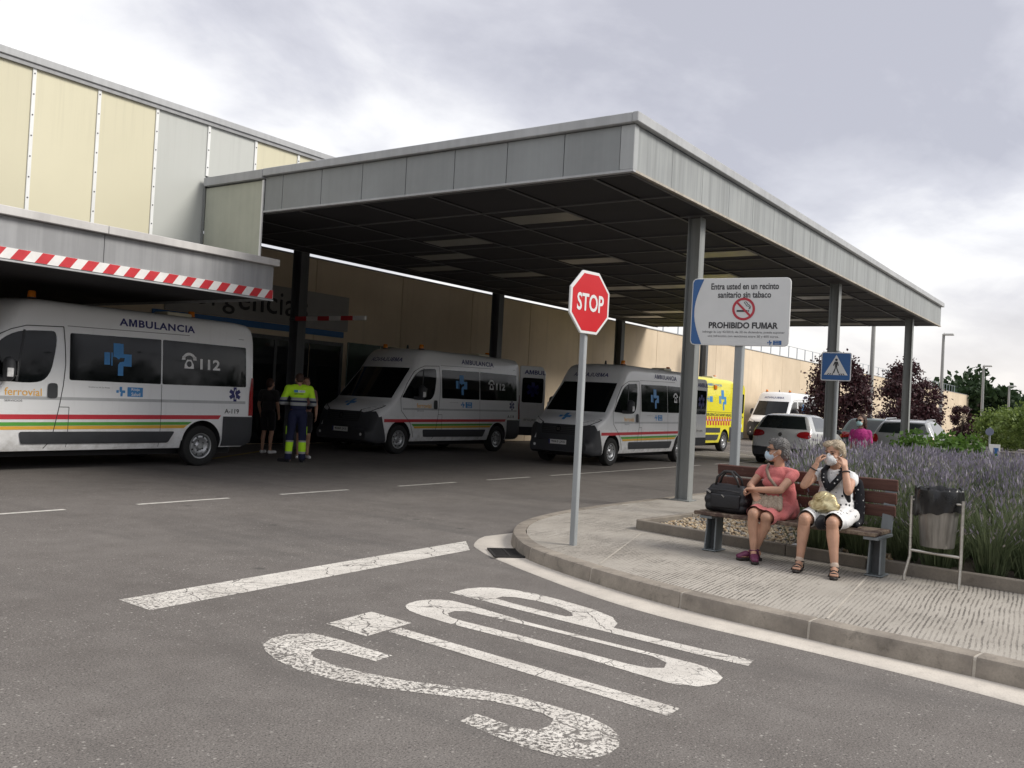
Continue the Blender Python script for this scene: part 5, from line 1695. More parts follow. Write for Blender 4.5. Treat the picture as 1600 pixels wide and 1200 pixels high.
# street lamps
M['lamp_steel'] = mat('lamp_post_paint', (0.30, 0.30, 0.29), 0.5, var=0.08)
M['lamp_glass'] = mat('lamp_head', (0.55, 0.55, 0.53), 0.4, var=0.05)
lampdef = [(41.3, 10.0, 7.6, 'thick lamp post nearest, rising out of sight behind the canopy edge'), (57.3, 10.0, 6.55, 'tallest visible lamp post with flat head just right of the canopy end'), (73.3, 10.05, 5.70, 'middle lamp post before the green trees on the right'), (88.0, 10.05, 4.88, 'lamp post farthest away near the right edge')]
for x, y, hh, lb_ in lampdef:
    la = thing('street_lamp', lb_, 'lamp post', (x, y, 0), 0, 'lamp posts along the car park')
    wpart('pole', MB().tube([(x, y, 0), (x, y, 2.4), (x, y, hh)], [0.11, 0.10, 0.075], 12).mesh('pole', M['lamp_steel'], 60), la)
    wpart('lamp_head', MB().obox((x - 0.02, y - 0.28, hh - 0.03), (0.26, 0.54, 0.12)).mesh('lamp_head', M['lamp_glass'], bevel=0.03), la)
    wpart('arm', MB().box(x - 0.03, x + 0.03, y - 0.05, y, hh - 0.08, hh + 0.06).mesh('arm', M['lamp_steel']), la)

# small distant signs
rs = thing('round_sign', 'small round blue grey road sign far off before the green trees', 'sign', (46.0, 5.95, 0))
wpart('post', MB().tube([(46, 5.95, 0), (46, 5.95, 1.36)], 0.04, 8).mesh('post', M['post'], 60), rs)
wpart('disc', MB().lathe([(0, -0.02), (0.17, -0.02), (0.17, 0.02), (0, 0.02)], 24, (45.93, 5.95, 1.15), 'x').mesh('disc', mat('faded_sign', (0.17, 0.19, 0.26), 0.5), bevel=0), rs)
bs = thing('info_board', 'small white notice board with blue print far off near the right edge', 'board', (38.0, 4.55, 0))
wpart('board', MB().box(37.97, 38.0, 4.55, 4.92, 0.25, 0.75).mesh('board', M['sign_white'], bevel=0.005), bs)
wpart('post', MB().box(37.98, 38.02, 4.7, 4.76, 0, 0.25).mesh('post', M['post']), bs)
wpart('print', MB().box(37.962, 37.968, 4.6, 4.76, 0.32, 0.62).mesh('print', M['sign_blue']), bs)
pp = MB()
pv = [(-0.10, -0.05, 0.012), (0.02, -0.07, 0.03), (0.11, -0.03, 0.008), (0.09, 0.05, 0.02), (-0.02, 0.06, 0.035), (-0.12, 0.04, 0.01), (0.0, 0.0, 0.05)]
pp.add(pv, [(0, 1, 6), (1, 2, 6), (2, 3, 6), (3, 4, 6), (4, 5, 6), (5, 0, 6)])
o = link('crumpled_paper', pp.mesh('crumpled_paper', M['white_decal'], fix=False))
o.location = (8.78, 2.72, KH + 0.055)
tag(o, 'scrap of crumpled white paper on the soil under the bench', 'litter')
# ------------------------------------------------------------------ vegetation
def m_leaf(name, c1, c2, rough=0.6, trans=0.25, spec=0.3):
    m = NT(name); v = m.coord(False)
    rnd_ = m.voro(v, 3.0)['Color']
    f = m.noise(v, 1.6, 3, 0.6)
    oi = m.mix(0.5, f, m.n('ShaderNodeSeparateColor').outputs[0] if False else m.voro(v, 7.0)['Color'])
    m.color(m.ramp(oi, (0.25, c1), (0.75, c2)))
    m.set(rough, spec=spec)
    m.b.inputs['Subsurface Weight'].default_value = 0.0
    tr = m.n('ShaderNodeBsdfTranslucent')
    m.l(m.b.inputs['Base Color'].links[0].from_socket, tr.inputs[0])
    mx_ = m.n('ShaderNodeMixShader'); mx_.inputs[0].default_value = trans
    out_ = [n for n in m.t.nodes if n.type == 'OUTPUT_MATERIAL'][0]
    m.l(m.b.outputs[0], mx_.inputs[1]); m.l(tr.outputs[0], mx_.inputs[2]); m.l(mx_.outputs[0], out_.inputs['Surface'])
    return m.m
M['plum'] = m_leaf('plum_leaf', (0.026, 0.011, 0.014), (0.085, 0.030, 0.036), 0.5, 0.15, 0.4)
M['leaf_bright'] = m_leaf('bright_leaf', (0.075, 0.125, 0.028), (0.22, 0.29, 0.075), 0.55, 0.3)
M['leaf_dark'] = m_leaf('dark_leaf', (0.014, 0.032, 0.012), (0.035, 0.065, 0.022), 0.6, 0.2)
M['leaf_shrub'] = m_leaf('shrub_leaf', (0.055, 0.12, 0.02), (0.13, 0.23, 0.045), 0.5, 0.3)
M['bark'] = mat('bark', (0.07, 0.05, 0.04), 0.9, var=0.35, scale=9, bump=0.5, bscale=25, bdist=0.02)
M['lav_stem'] = m_leaf('lavender_green', (0.085, 0.118, 0.055), (0.18, 0.215, 0.115), 0.7, 0.25)
M['lav_flower'] = m_leaf('lavender_flower', (0.20, 0.18, 0.235), (0.40, 0.37, 0.435), 0.8, 0.15)
M['lav_dry'] = m_leaf('lavender_dry', (0.24, 0.22, 0.20), (0.40, 0.38, 0.36), 0.8, 0.2)

def np_mesh(name, V, F, mats, mi=None, smooth=False):
    me = bpy.data.meshes.new(name)
    V = np.asarray(V, np.float32); F = np.asarray(F, np.int32)
    k = F.shape[1]
    me.vertices.add(len(V)); me.vertices.foreach_set('co', V.ravel())
    me.loops.add(F.size); me.loops.foreach_set('vertex_index', F.ravel())
    me.polygons.add(len(F)); me.polygons.foreach_set('loop_start', np.arange(0, F.size, k, dtype=np.int32))
    for m in mats:
        me.materials.append(m)
    if mi is not None:
        me.polygons.foreach_set('material_index', np.asarray(mi, np.int32))
    me.update(calc_edges=True)
    me.validate()
    return me

def leaf_cloud(cent, rad, n, size, g, squash=1.0, clump=26, surf=0.55, taper=0.0):
    """leaf quads gathered in clumps through an ellipsoid; g = numpy generator"""
    cent = np.array(cent, float); rad = np.array(rad, float)
    d = g.normal(size=(clump, 3)); d /= np.linalg.norm(d, axis=1)[:, None]
    r = surf + (1 - surf) * g.random(clump) ** 0.6
    cc = d * r[:, None] * rad * (0.78 + 0.3 * g.random((clump, 1)))
    cs = rad.mean() * (0.20 + 0.16 * g.random(clump))
    k = g.integers(0, clump, n)
    p = cc[k] + g.normal(size=(n, 3)) * cs[k][:, None] * 0.55 * np.array([1, 1, 0.8])
    if taper:
        t_ = np.clip((p[:, 2] / rad[2] + 1) / 2, 0, 1)
        p[:, :2] *= (1.18 - taper * t_ ** 1.5)[:, None]
    p = p + cent
    a = g.normal(size=(n, 3)); a /= np.linalg.norm(a, axis=1)[:, None]
    b = g.normal(size=(n, 3)); b -= a * (a * b).sum(1)[:, None]; b /= np.linalg.norm(b, axis=1)[:, None]
    s = size * (0.6 + 0.8 * g.random(n))[:, None]
    V = np.stack([p - a * s * 0.5, p + b * s * 0.32, p + a * s * 0.5, p - b * s * 0.32], 1).reshape(-1, 3)
    F = np.arange(4 * n).reshape(n, 4)
    return V, F, cc + cent

def tree(name, label, loc, h, rad, n, size, leaf, seed, group=None, trunk=0.35, cat='tree', clump=30, squash=None, tr=0.09, taper=0.0):
    g = np.random.default_rng(seed)
    t = thing(name, label, cat, loc, 0, group)
    zc = h - rad[2] * 1.02
    V, F, cc = leaf_cloud((0, 0, zc), rad, n, size, g, clump=clump, taper=taper)
    # taper the crown a little towards the top and keep leaves off the ground
    V[:, 2] = np.maximum(V[:, 2], 0.12)
    lpart('crown', np_mesh('crown', V, F, [leaf]), t)
    b = MB()
    b.tube([(0, 0, 0), (0.03, 0.02, h * trunk * 0.5), (0.0, 0.05, h * trunk), (0.04, 0.0, zc + rad[2] * 0.4)], [tr, tr * 0.85, tr * 0.7, tr * 0.25], 9)
    tk = lpart('trunk', b.mesh('trunk', M['bark'], 60), t)
    lb_ = MB()
    for q in cc[g.permutation(len(cc))[:9]]:
        z0 = h * trunk * (0.75 + 0.5 * g.random())
        m_ = (np.array((0, 0, z0)) + q) / 2 + np.array((0, 0, -0.08 * h))
        lb_.tube([(0, 0.04, z0), tuple(m_), tuple(q)], [tr * 0.45, tr * 0.3, tr * 0.1], 6)
    lpart('limbs', lb_.mesh('limbs', M['bark'], 60), tk)
    return t

tree('plum_tree', 'purple leaved plum tree nearest, behind the pedestrian crossing sign', (40.3, 11.05, 0), 4.45, (1.25, 1.3, 1.95), 12000, 0.135, M['plum'], 11, 'purple plum trees by the car park', clump=58, taper=0.6)
tree('plum_tree', 'purple leaved plum tree behind the last near column and silver estate', (47.0, 9.75, 0), 4.25, (1.5, 1.5, 1.95), 13500, 0.142, M['plum'], 12, 'purple plum trees by the car park', clump=62, taper=0.6)
tree('plum_tree', 'small slim purple plum tree standing alone at the wall end', (64.8, 9.95, 0), 2.85, (0.65, 0.7, 1.3), 4200, 0.13, M['plum'], 13, 'purple plum trees by the car park', clump=24)
tree('leafy_tree', 'pale green leafy tree with the round sign in front of it', (62.0, 7.2, 0), 2.6, (2.4, 1.7, 1.3), 5200, 0.19, M['leaf_bright'], 21, 'pale green trees on the right', clump=40)
tree('leafy_tree', 'pale green leafy tree behind the farthest lamp post', (56.0, 5.2, 0), 2.75, (2.4, 1.9, 1.4), 5200, 0.19, M['leaf_bright'], 22, 'pale green trees on the right', clump=40)
tree('leafy_tree', 'pale green leafy tree cut by the right edge', (52.0, 2.7, 0), 3.05, (2.5, 2.1, 1.55), 5400, 0.19, M['leaf_bright'], 23, 'pale green trees on the right', clump=40)
tree('leafy_tree', 'pale green tree at the back between the others', (72.0, 5.6, 0), 3.1, (3.4, 2.6, 1.6), 4600, 0.32, M['leaf_bright'], 24, 'pale green trees on the right', clump=40)
tree('dark_tree', 'broad dark green tree far off past the end of the long wall', (128.0, 17.8, 0), 7.6, (6.0, 6.0, 3.8), 5200, 0.75, M['leaf_dark'], 31, None, clump=40, tr=0.3)
for i, (x, y, h) in enumerate(((150, 24, 7.5), (160, 12, 6.5), (150, 2, 6.0), (140, -10, 6.5), (120, -20, 7.0))):
    tree('dark_tree', 'dark green tree in the far row on the skyline, number counted from the wall', (x, y, 0), h, (6, 7, 3.4), 2600, 0.9, M['leaf_dark'], 40 + i, 'far skyline trees', clump=30, tr=0.3)['label'] = ['dark green skyline tree just behind the broad dark one', 'dark green skyline tree behind the middle lamp post', 'dark green skyline tree behind the farthest lamp post', 'dark green skyline tree beside the right edge', 'dark green skyline tree beyond the right edge'][i]
# the tree row across the street, seen in the windows of the ambulances
proto = tree('street_tree', 'dark street tree behind the camera, reflected in the ambulance windows', (-8, -15, 0), 4.6, (3.6, 2.6, 2.1), 3000, 0.42, M['leaf_dark'], 51, 'trees across the street', clump=44, tr=0.16)
bpy.context.view_layer.update()
SL = ['dark street tree behind the camera, second in its row', 'dark street tree straight across from the stop line', 'dark street tree across from the bench end', 'dark street tree across from the middle of the canopy', 'dark street tree across from the far canopy end', 'dark street tree across from the car park', 'dark street tree across from the plum trees', 'dark street tree far left behind the camera', 'dark street tree at the back of the side road', 'dark street tree across from the silver estate', 'taller dark street tree down the road, first of the tall ones', 'taller dark street tree down the road, second of the tall ones', 'taller dark street tree down the road, third of the tall ones', 'taller dark street tree down the road, fourth of the tall ones', 'taller dark street tree down the road, fifth of the tall ones', 'taller dark street tree down the road, next to last', 'tallest dark street tree last in the row']
for i, (x, y, rz, sc) in enumerate(((-1.5, -17, 1.0, 0.95), (6, -16, 2.1, 1.08), (13.5, -17.5, 3.3, 0.9), (21, -18.5, 4.2, 1.35), (28.5, -19.5, 5.0, 1.5), (36, -18, 0.5, 1.45), (44, -18, 1.7, 1.55), (-16, -10, 2.7, 1.1), (-20, -1, 0.7, 1.0), (53, -17, 3.0, 1.5), (61, -16, 1.2, 1.7), (70, -17, 2.2, 1.75), (79, -16, 3.9, 1.7), (88, -17, 0.3, 1.8), (98, -16.5, 5.1, 1.8), (109, -17, 1.9, 1.9), (122, -18, 2.8, 2.0))):
    o = dup(proto, (x, y, 0), rz, SL[i])
    o.scale = (sc, sc, sc)

# low shrubs behind the lavender
tree('shrub', 'bright green shrub behind the lavender below the purple trees', (16.3, 3.0, 0.1), 1.26, (0.75, 0.5, 0.52), 2600, 0.085, M['leaf_shrub'], 61, 'green shrubs behind the lavender', trunk=0.3, cat='shrub', clump=40, tr=0.03)
tree('shrub', 'lower bright green shrub right of the other, behind the lavender', (15.9, 2.42, 0.1), 1.10, (0.6, 0.5, 0.46), 2400, 0.085, M['leaf_shrub'], 62, 'green shrubs behind the lavender', trunk=0.3, cat='shrub', clump=40, tr=0.03)

# lavender: mounds of thin stems, each with a flower spike
def lavender():
    g = np.random.default_rng(5)
    V, F, mi = [], [], []
    pts = []
    for _ in range(9000):
        x = 8.6 + 6.6 * g.random(); y = -6.5 + 10.9 * g.random()
        edge = 0.292 * x + 0.06 if x > 9.0 else 2.75
        if y > min(edge, 4.3):
            continue
        xe = np.interp(y, [-8, -4, -1, 0.6, 2.02, 2.78, 3.59, 4.5], [7.4, 7.9, 8.2, 8.36, 8.5, 8.62, 8.77, 8.98]) + 0.20
        if x < xe:
            continue
        pts.append((x, y, x - xe))
    pts = np.array(pts)
    keep = []
    for p in pts:
        if all((p[0] - q[0]) ** 2 + (p[1] - q[1]) ** 2 > (0.30 if p[2] < 2.5 else 0.36) ** 2 for q in keep):
            keep.append(p)
    nv = 0
    VV, FF, MI = [], [], []
    for x, y, d in keep:
        near = d < 2.5
        n = 210 if near else 140
        R0 = 0.30
        r = R0 * np.sqrt(g.random(n)); th = 2 * PI * g.random(n)
        bx, by = x + 0.35 * r * np.cos(th), y + 0.35 * r * np.sin(th)
        hmax = (0.66 + 0.12 * g.random()) + 0.20 * min(1, d / 2.0)
        lean = (r / R0)
        ln = hmax * ((0.42 if d < 0.7 else 0.66) + (0.58 if d < 0.7 else 0.34) * g.random(n)) * (1 - 0.10 * lean ** 2)
        # edge plants flop out over the stones
        sp_ = 1.0 if d < 0.6 else 1.3
        tx = x + r * np.cos(th) * sp_ + g.normal(size=n) * 0.05 - (0.16 * g.random(n) if d < 0.5 else 0)
        ty = y + r * np.sin(th) * sp_ + g.normal(size=n) * 0.05
        zb = 0.17
        P0 = np.stack([bx, by, np.full(n, zb)], 1)
        P2 = np.stack([tx, ty, zb + ln], 1)
        P1 = (P0 + P2) / 2; P1[:, 2] += 0.06; P1[:, :2] += (P0[:, :2] - P2[:, :2]) * 0.12
        a = 2 * PI * g.random(n)
        w = np.stack([np.cos(a), np.sin(a), np.zeros(n)], 1) * 0.0030
        vs = np.stack([P0 - w * 1.5, P0 + w * 1.5, P1 - w, P1 + w, P2 - w * 0.6, P2 + w * 0.6], 1).reshape(-1, 3)
        base = nv + 6 * np.arange(n)
        VV.append(vs)
        FF.append(np.concatenate([np.stack([base, base + 1, base + 3, base + 2], 1), np.stack([base + 2, base + 3, base + 5, base + 4], 1)]))
        MI.append(np.zeros(2 * n, int))
        nv += 6 * n
        # leaves low on the mound
        m = 70
        r = R0 * np.sqrt(g.random(m)); th = 2 * PI * g.random(m)
        z = zb + 0.5 * hmax * g.random(m) ** 0.8
        p = np.stack([x + r * np.cos(th), y + r * np.sin(th), z], 1)
        up = np.stack([np.cos(th) * 0.5, np.sin(th) * 0.5, np.full(m, 1.0)], 1) * (0.10 + 0.10 * g.random((m, 1)))
        a = 2 * PI * g.random(m)
        w = np.stack([np.cos(a), np.sin(a), np.zeros(m)], 1) * 0.0032
        vs = np.stack([p - w, p + w, p + up + w * 0.3, p + up - w * 0.3], 1).reshape(-1, 3)
        base = nv + 4 * np.arange(m)
        VV.append(vs); FF.append(np.stack([base, base + 1, base + 2, base + 3], 1)); MI.append(np.zeros(m, int))
        nv += 4 * m
        # flower spikes: two crossed tapered blades, a few of them dried grey
        fl = g.random(n) < (0.45 if d < 0.45 else (0.55 if d < 1.2 else 0.76))
        q = P2[fl]; k = len(q)
        if not k:
            continue
        dirv = (P2 - P1)[fl]; dirv /= np.linalg.norm(dirv, axis=1)[:, None]
        L_ = (0.035 + 0.045 * g.random(k))[:, None]
        dry = (g.random(k) < (0.45 if d < 0.6 else 0.10)).astype(int)
        for t_ in (0, PI / 2):
            a = 2 * PI * g.random(k) + t_
            w = np.stack([np.cos(a), np.sin(a), np.zeros(k)], 1) * (0.0062 + 0.003 * g.random((k, 1)))
            vs = np.stack([q - dirv * 0.01, q + dirv * L_ * 0.45 + w, q + dirv * L_, q + dirv * L_ * 0.45 - w], 1).reshape(-1, 3)
            base = nv + 4 * np.arange(k)
            VV.append(vs); FF.append(np.stack([base, base + 1, base + 2, base + 3], 1)); MI.append(1 + dry)
            nv += 4 * k
    return np_mesh('lavender', np.concatenate(VV), np.concatenate(FF), [M['lav_stem'], M['lav_flower'], M['lav_dry']], np.concatenate(MI)), len(keep)
lav, nk = lavender()
stuff('lavender', lav, 'bed of flowering purple lavender filling the planting bed behind the bench', 'lavender')

# pale gravel in the corner of the bed
def gravel():
    g = np.random.default_rng(9)
    ico = bmesh.new(); bmesh.ops.create_icosphere(ico, subdivisions=1, radius=1)
    iv = np.array([v.co[:] for v in ico.verts]); fi = np.array([[v.index for v in f.verts] for f in ico.faces]); ico.free()
    V, F, mi = [], [], []
    n = 0
    for _ in range(4200):
        x = 8.75 + 2.6 * g.random(); y = 1.9 + 2.5 * g.random()
        xe = np.interp(y, [0.6, 2.02, 2.78, 3.59, 4.5], [8.36, 8.5, 8.62, 8.77, 8.98]) + 0.05
        if x < xe or y > 4.37 or (x > 9.2 and y < 0.31 * x - 0.1):
            continue
        s = (0.012 + 0.014 * g.random()) * np.array([1, 0.75 + 0.3 * g.random(), 0.6 + 0.2 * g.random()])
        a = 2 * PI * g.random(); c, q = math.cos(a), math.sin(a)
        v = iv * s * (0.85 + 0.3 * g.random((len(iv), 1)))
        v = np.stack([v[:, 0] * c - v[:, 1] * q, v[:, 0] * q + v[:, 1] * c, v[:, 2]], 1) + (x, y, KH + 0.052 + 0.012 * g.random())
        V.append(v); F.append(fi + n); n += len(iv); mi += [int(g.integers(0, 3))] * len(fi)
    return np_mesh('gravel', np.concatenate(V), np.concatenate(F), [mat('pebble_pale', (0.46, 0.375, 0.26), 0.85), mat('pebble_tan', (0.34, 0.25, 0.155), 0.85), mat('pebble_grey', (0.27, 0.25, 0.22), 0.85)], mi)
stuff('gravel', gravel(), 'pale brown gravel in the corner of the bed behind the bench', 'gravel')
# ------------------------------------------------------------------ people
def m_skin(name, c):
    m = NT(name); v = m.coord(False)
    f = m.noise(v, 9, 4, 0.6)
    m.color(m.ramp(f, (0.3, tuple(x * 0.85 for x in c)), (0.7, tuple(min(1, x * 1.1) for x in c))))
    m.set(0.5, spec=0.35)
    m.b.inputs['Subsurface Weight'].default_value = 0.04
    m.b.inputs['Subsurface Radius'].default_value = (0.02, 0.008, 0.004)
    m.bump(m.noise(v, 160, 2, 0.6), 0.08, 0.002)
    return m.m
def m_cloth(name, c, var=0.12, weave=420, bump=0.38):
    m = NT(name); v = m.coord(False)
    f = m.noise(v, 7, 4, 0.6)
    m.color(m.ramp(f, (0.3, tuple(x * (1 - var) for x in c)), (0.7, tuple(min(1, x * (1 + var)) for x in c))))
    m.set(0.85, spec=0.2)
    m.b.inputs['Sheen Weight'].default_value = 0.15
    m.bump(m.math('ADD', m.noise(v, weave, 2, 0.5), m.math('MULTIPLY', m.noise(m.mapping(v, (1, 1, 0.45)), 19, 4, 0.6, 0.8), 4.0)), bump, 0.012)
    return m.m
def m_hair(name, c, c2):
    m = NT(name); v = m.coord(False)
    f = m.noise(m.mapping(v, (60, 60, 9)), 1.0, 4, 0.6, 0.6)
    m.color(m.ramp(f, (0.3, c2), (0.68, c)))
    m.set(0.6, spec=0.35)
    m.bump(f, 0.8, 0.006)
    return m.m
M['skin'] = m_skin('skin_tanned', (0.47, 0.27, 0.185))
M['skin_pale'] = m_skin('skin_fair', (0.52, 0.33, 0.25))
M['coral'] = m_cloth('coral_cloth', (0.55, 0.16, 0.155))
M['magenta'] = m_cloth('magenta_cloth', (0.40, 0.035, 0.19))
M['hair_grey'] = m_hair('grey_hair', (0.20, 0.195, 0.19), (0.045, 0.042, 0.042))
M['hair_blond'] = m_hair('ash_blond_hair', (0.50, 0.42, 0.31), (0.22, 0.17, 0.115))
M['hair_brown'] = m_hair('brown_hair', (0.075, 0.035, 0.025), (0.025, 0.014, 0.011))
M['mask_white'] = m_cloth('white_mask', (0.70, 0.71, 0.72), 0.04)
M['mask_blue'] = m_cloth('pale_blue_mask', (0.48, 0.60, 0.70), 0.05)
M['mask_teal'] = m_cloth('pale_teal_mask', (0.40, 0.60, 0.60), 0.05)
M['dark_lens'] = mat('dark_lens', (0.015, 0.012, 0.012), 0.1, var=0.05)
M['purple_shoe'] = mat('purple_shoe', (0.13, 0.025, 0.07), 0.5, var=0.15)
M['sole'] = mat('shoe_sole', (0.025, 0.02, 0.018), 0.7)
M['sandal'] = mat('beige_strap', (0.50, 0.40, 0.32), 0.45, var=0.1)
M['black_strap'] = mat('black_strap', (0.02, 0.018, 0.018), 0.5)
M['taupe'] = mat('taupe_strap', (0.22, 0.16, 0.12), 0.65, var=0.1)
M['black_cloth'] = m_cloth('black_cloth', (0.014, 0.014, 0.017), 0.2)
M['navy_cloth'] = m_cloth('navy_cloth', (0.016, 0.020, 0.055), 0.2)
M['dark_top'] = m_cloth('dark_top', (0.03, 0.028, 0.03), 0.2)
M['rose_top'] = m_cloth('rose_top', (0.22, 0.12, 0.105), 0.12)
def m_dots(name, c, dc, scale, r):
    m = NT(name); v = m.coord(False)
    d = m.voro(v, scale, 'F1', 0.75)['Distance']
    m.color(m.mix(m.rng(d, r, r + 0.06, 1, 0), c, dc))
    m.set(0.85, spec=0.2)
    m.bump(m.noise(m.mapping(v, (1, 1, 0.45)), 19, 4, 0.6, 0.8), 0.5, 0.02)
    return m.m
M['dots'] = m_dots('white_dress_dots', (0.72, 0.72, 0.72), (0.02, 0.02, 0.025), 21, 0.20)
M['dots_black'] = m_dots('black_white_dots', (0.016, 0.016, 0.02), (0.6, 0.6, 0.6), 26, 0.14)
def m_gold():
    m = NT('gold_bag'); v = m.coord(False)
    f = m.noise(v, 11, 5, 0.6, 1.2)
    m.color(m.ramp(f, (0.3, (0.36, 0.27, 0.12)), (0.65, (0.78, 0.70, 0.44))))
    m.set(0.34, 0.75)
    m.bump(f, 0.7, 0.02)
    return m.m
M['gold'] = m_gold()
def m_canvas():
    m = NT('patterned_purse'); v = m.coord(False)
    f = m.noise(v, 55, 4, 0.7, 1.5)
    m.color(m.ramp(f, (0.35, (0.14, 0.10, 0.07)), (0.62, (0.40, 0.33, 0.25))))
    m.set(0.7); m.bump(f, 0.4, 0.004)
    return m.m
M['purse'] = m_canvas()
M['black_bag'] = mat('black_nylon', (0.010, 0.010, 0.013), 0.5, var=0.3, scale=12, bump=0.3, bscale=90)

V3 = Vector
def axes(F, U=(0, 0, 1)):
    F = V3(F).normalized()
    Rt = F.cross(V3(U)).normalized()
    U = Rt.cross(F)
    return Rt, F, U, Matrix((Rt, F, U)).transposed()

def add_head(b, c, F, s=1.0, tilt=None):
    Rt, F, U, m = axes(F)
    c = V3(c)
    P = lambda r, f, u: c + (Rt * r + F * f + U * u) * s
    E = lambda r, f, u, a, d, e: b.ell(P(r, f, u), (a * s, d * s, e * s), m)
    E(0, -0.012, 0.028, 0.073, 0.092, 0.086)
    E(0, 0.022, -0.02, 0.062, 0.070, 0.075)
    E(0, 0.032, -0.068, 0.046, 0.052, 0.042)
    E(0, 0.068, -0.092, 0.022, 0.02, 0.018)
    for k in (-1, 1):
        E(0.072 * k, -0.008, -0.012, 0.011, 0.022, 0.032)
        E(0.038 * k, 0.070, -0.028, 0.024, 0.02, 0.022)
        E(0.030 * k, 0.083, 0.030, 0.024, 0.014, 0.009)
    b.cap(P(0, 0.088, 0.012), P(0, 0.110, -0.030), 0.009 * s, 0.014 * s)
    E(0.011, 0.094, -0.034, 0.010, 0.010, 0.008); E(-0.011, 0.094, -0.034, 0.010, 0.010, 0.008)
    E(0, 0.088, -0.060, 0.024, 0.010, 0.007); E(0, 0.086, -0.070, 0.020, 0.010, 0.007)
    return P, m

def add_hand(b, w, d, n, side, curl=(0.35, 0.5, 0.35), s=0.95, spread=0.02):
    d = V3(d).normalized(); n = V3(n); n = (n - d * n.dot(d)).normalized()
    a = d.cross(n) * side
    w = V3(w)
    for k in (-1.5, -0.5, 0.5, 1.5):
        b.cap(w + a * k * 0.011 * s, w + d * 0.075 * s + a * k * 0.0185 * s, 0.0145 * s, 0.0115 * s, 10)
    for k, ln, c in ((1.5, 0.066, 0.9), (0.5, 0.076, 1.0), (-0.5, 0.070, 1.05), (-1.5, 0.055, 1.15)):
        p = w + d * 0.077 * s + a * k * 0.0195 * s
        ang = 0.0
        for i, (fr, rr) in enumerate(((0.45, 0.0092), (0.31, 0.0084), (0.24, 0.0076))):
            ang += curl[i] * c
            dd = (d * math.cos(ang) + n * math.sin(ang) + a * k * spread).normalized()
            q = p + dd * ln * fr * s
            b.cap(p, q, rr * s, rr * s * 0.93, 10)
            p = q
    p = w + d * 0.02 * s + a * 0.020 * s
    q = p + (d * 0.65 + a * 0.62 + n * 0.35).normalized() * 0.042 * s
    b.cap(p, q, 0.0145 * s, 0.0105 * s, 10)
    r = q + (d * 0.8 + a * 0.05 + n * 0.55).normalized() * 0.030 * s
    b.cap(q, r, 0.0100 * s, 0.0092 * s, 10)
    b.cap(r, r + (d * 0.7 - a * 0.2 + n * 0.6).normalized() * 0.022 * s, 0.0092 * s, 0.008 * s, 10)

def add_leg(b, hip, kn, an, toe, s=1.0, foot=True):
    hip, kn, an, toe = V3(hip), V3(kn), V3(an), V3(toe)
    b.chain([hip, hip.lerp(kn, 0.5), kn], [0.078 * s, 0.066 * s, 0.050 * s])
    d = (an - kn)
    back = V3((0, 0, 0))
    f = (toe - an); f.z = 0
    if f.length > 1e-6:
        back = -f.normalized()
    b.cap(kn + (-back) * 0.012 * s, kn + d * 0.10, 0.046 * s, 0.046 * s)
    b.chain([kn, kn + d * 0.30 + back * 0.016 * s, kn + d * 0.62 + back * 0.008 * s, an], [0.046 * s, 0.051 * s, 0.039 * s, 0.029 * s])
    if foot:
        gz = toe.z
        heel = an + back * 0.028 * s; heel.z = an.z - 0.045 * s
        b.cap(an, heel, 0.030 * s, 0.027 * s)
        ball = an.lerp(toe, 0.68); ball.z = toe.z + 0.004
        side = V3((-f.y, f.x, 0)).normalized()
        b.cap(an + V3((0, 0, -0.012)), ball, 0.030 * s, 0.022 * s)
        b.cap(heel, ball + side * 0.010, 0.025 * s, 0.020 * s)
        b.cap(heel, ball - side * 0.010, 0.025 * s, 0.020 * s)
        for k, ln in ((-2, 0.8), (-1, 0.95), (0, 1.0), (1, 1.02), (2, 1.05)):
            b.cap(ball + side * k * 0.0125 * s, ball + (toe - ball) * ln + side * k * 0.0125 * s, 0.0125 * s, 0.0095 * s, 8)

def add_arm(b, sh, el, wr, s=1.0):
    sh, el, wr = V3(sh), V3(el), V3(wr)
    b.chain([sh, sh.lerp(el, 0.45), el], [0.043 * s, 0.041 * s, 0.036 * s])
    b.chain([el, el.lerp(wr, 0.28), wr], [0.036 * s, 0.038 * s, 0.0245 * s])

def folds(seed, amp, freq=(26, 26, 9)):
    g = np.random.default_rng(seed)
    ph = g.random(6) * 6.28
    def fn(v):
        d = amp * (math.sin(v.x * freq[0] + v.z * 6 + ph[0]) * math.sin(v.y * freq[1] - v.z * 8 + ph[1]) + 0.6 * math.sin(v.y * freq[1] * 2.1 + v.z * freq[2] * 1.7 + ph[2]) * math.sin(v.x * 19 + v.z * 11 + ph[3]))
        return v + V3((d * 0.8, d * 0.6, d * 0.3))
    return fn

def chop(me, planes, rim=0.0):
    bm = bmesh.new(); bm.from_mesh(me)
    for co, no in planes:
        bmesh.ops.bisect_plane(bm, geom=bm.verts[:] + bm.edges[:] + bm.faces[:], plane_co=co, plane_no=no, clear_outer=True)
    bm.to_mesh(me); bm.free()
    finish(me, 180)
    return me

def hair_mass(P, m, parts, s, seed, amp=0.006):
    b = Blob()
    for r, f, u, a, d, e in parts:
        b.ell(P(r, f, u), (a * s, d * s, e * s), m)
    g = np.random.default_rng(seed); ph = g.random(4) * 6.28
    c = P(0, 0, 0.02)
    def fn(v):
        d = (v - c).normalized()
        w = math.sin(d.x * 23 + ph[0] + 7 * d.z) * math.sin(d.y * 25 + ph[1]) + 0.7 * math.sin(d.z * 31 + d.x * 17 + ph[2])
        return v + d * amp * w
    return b, fn

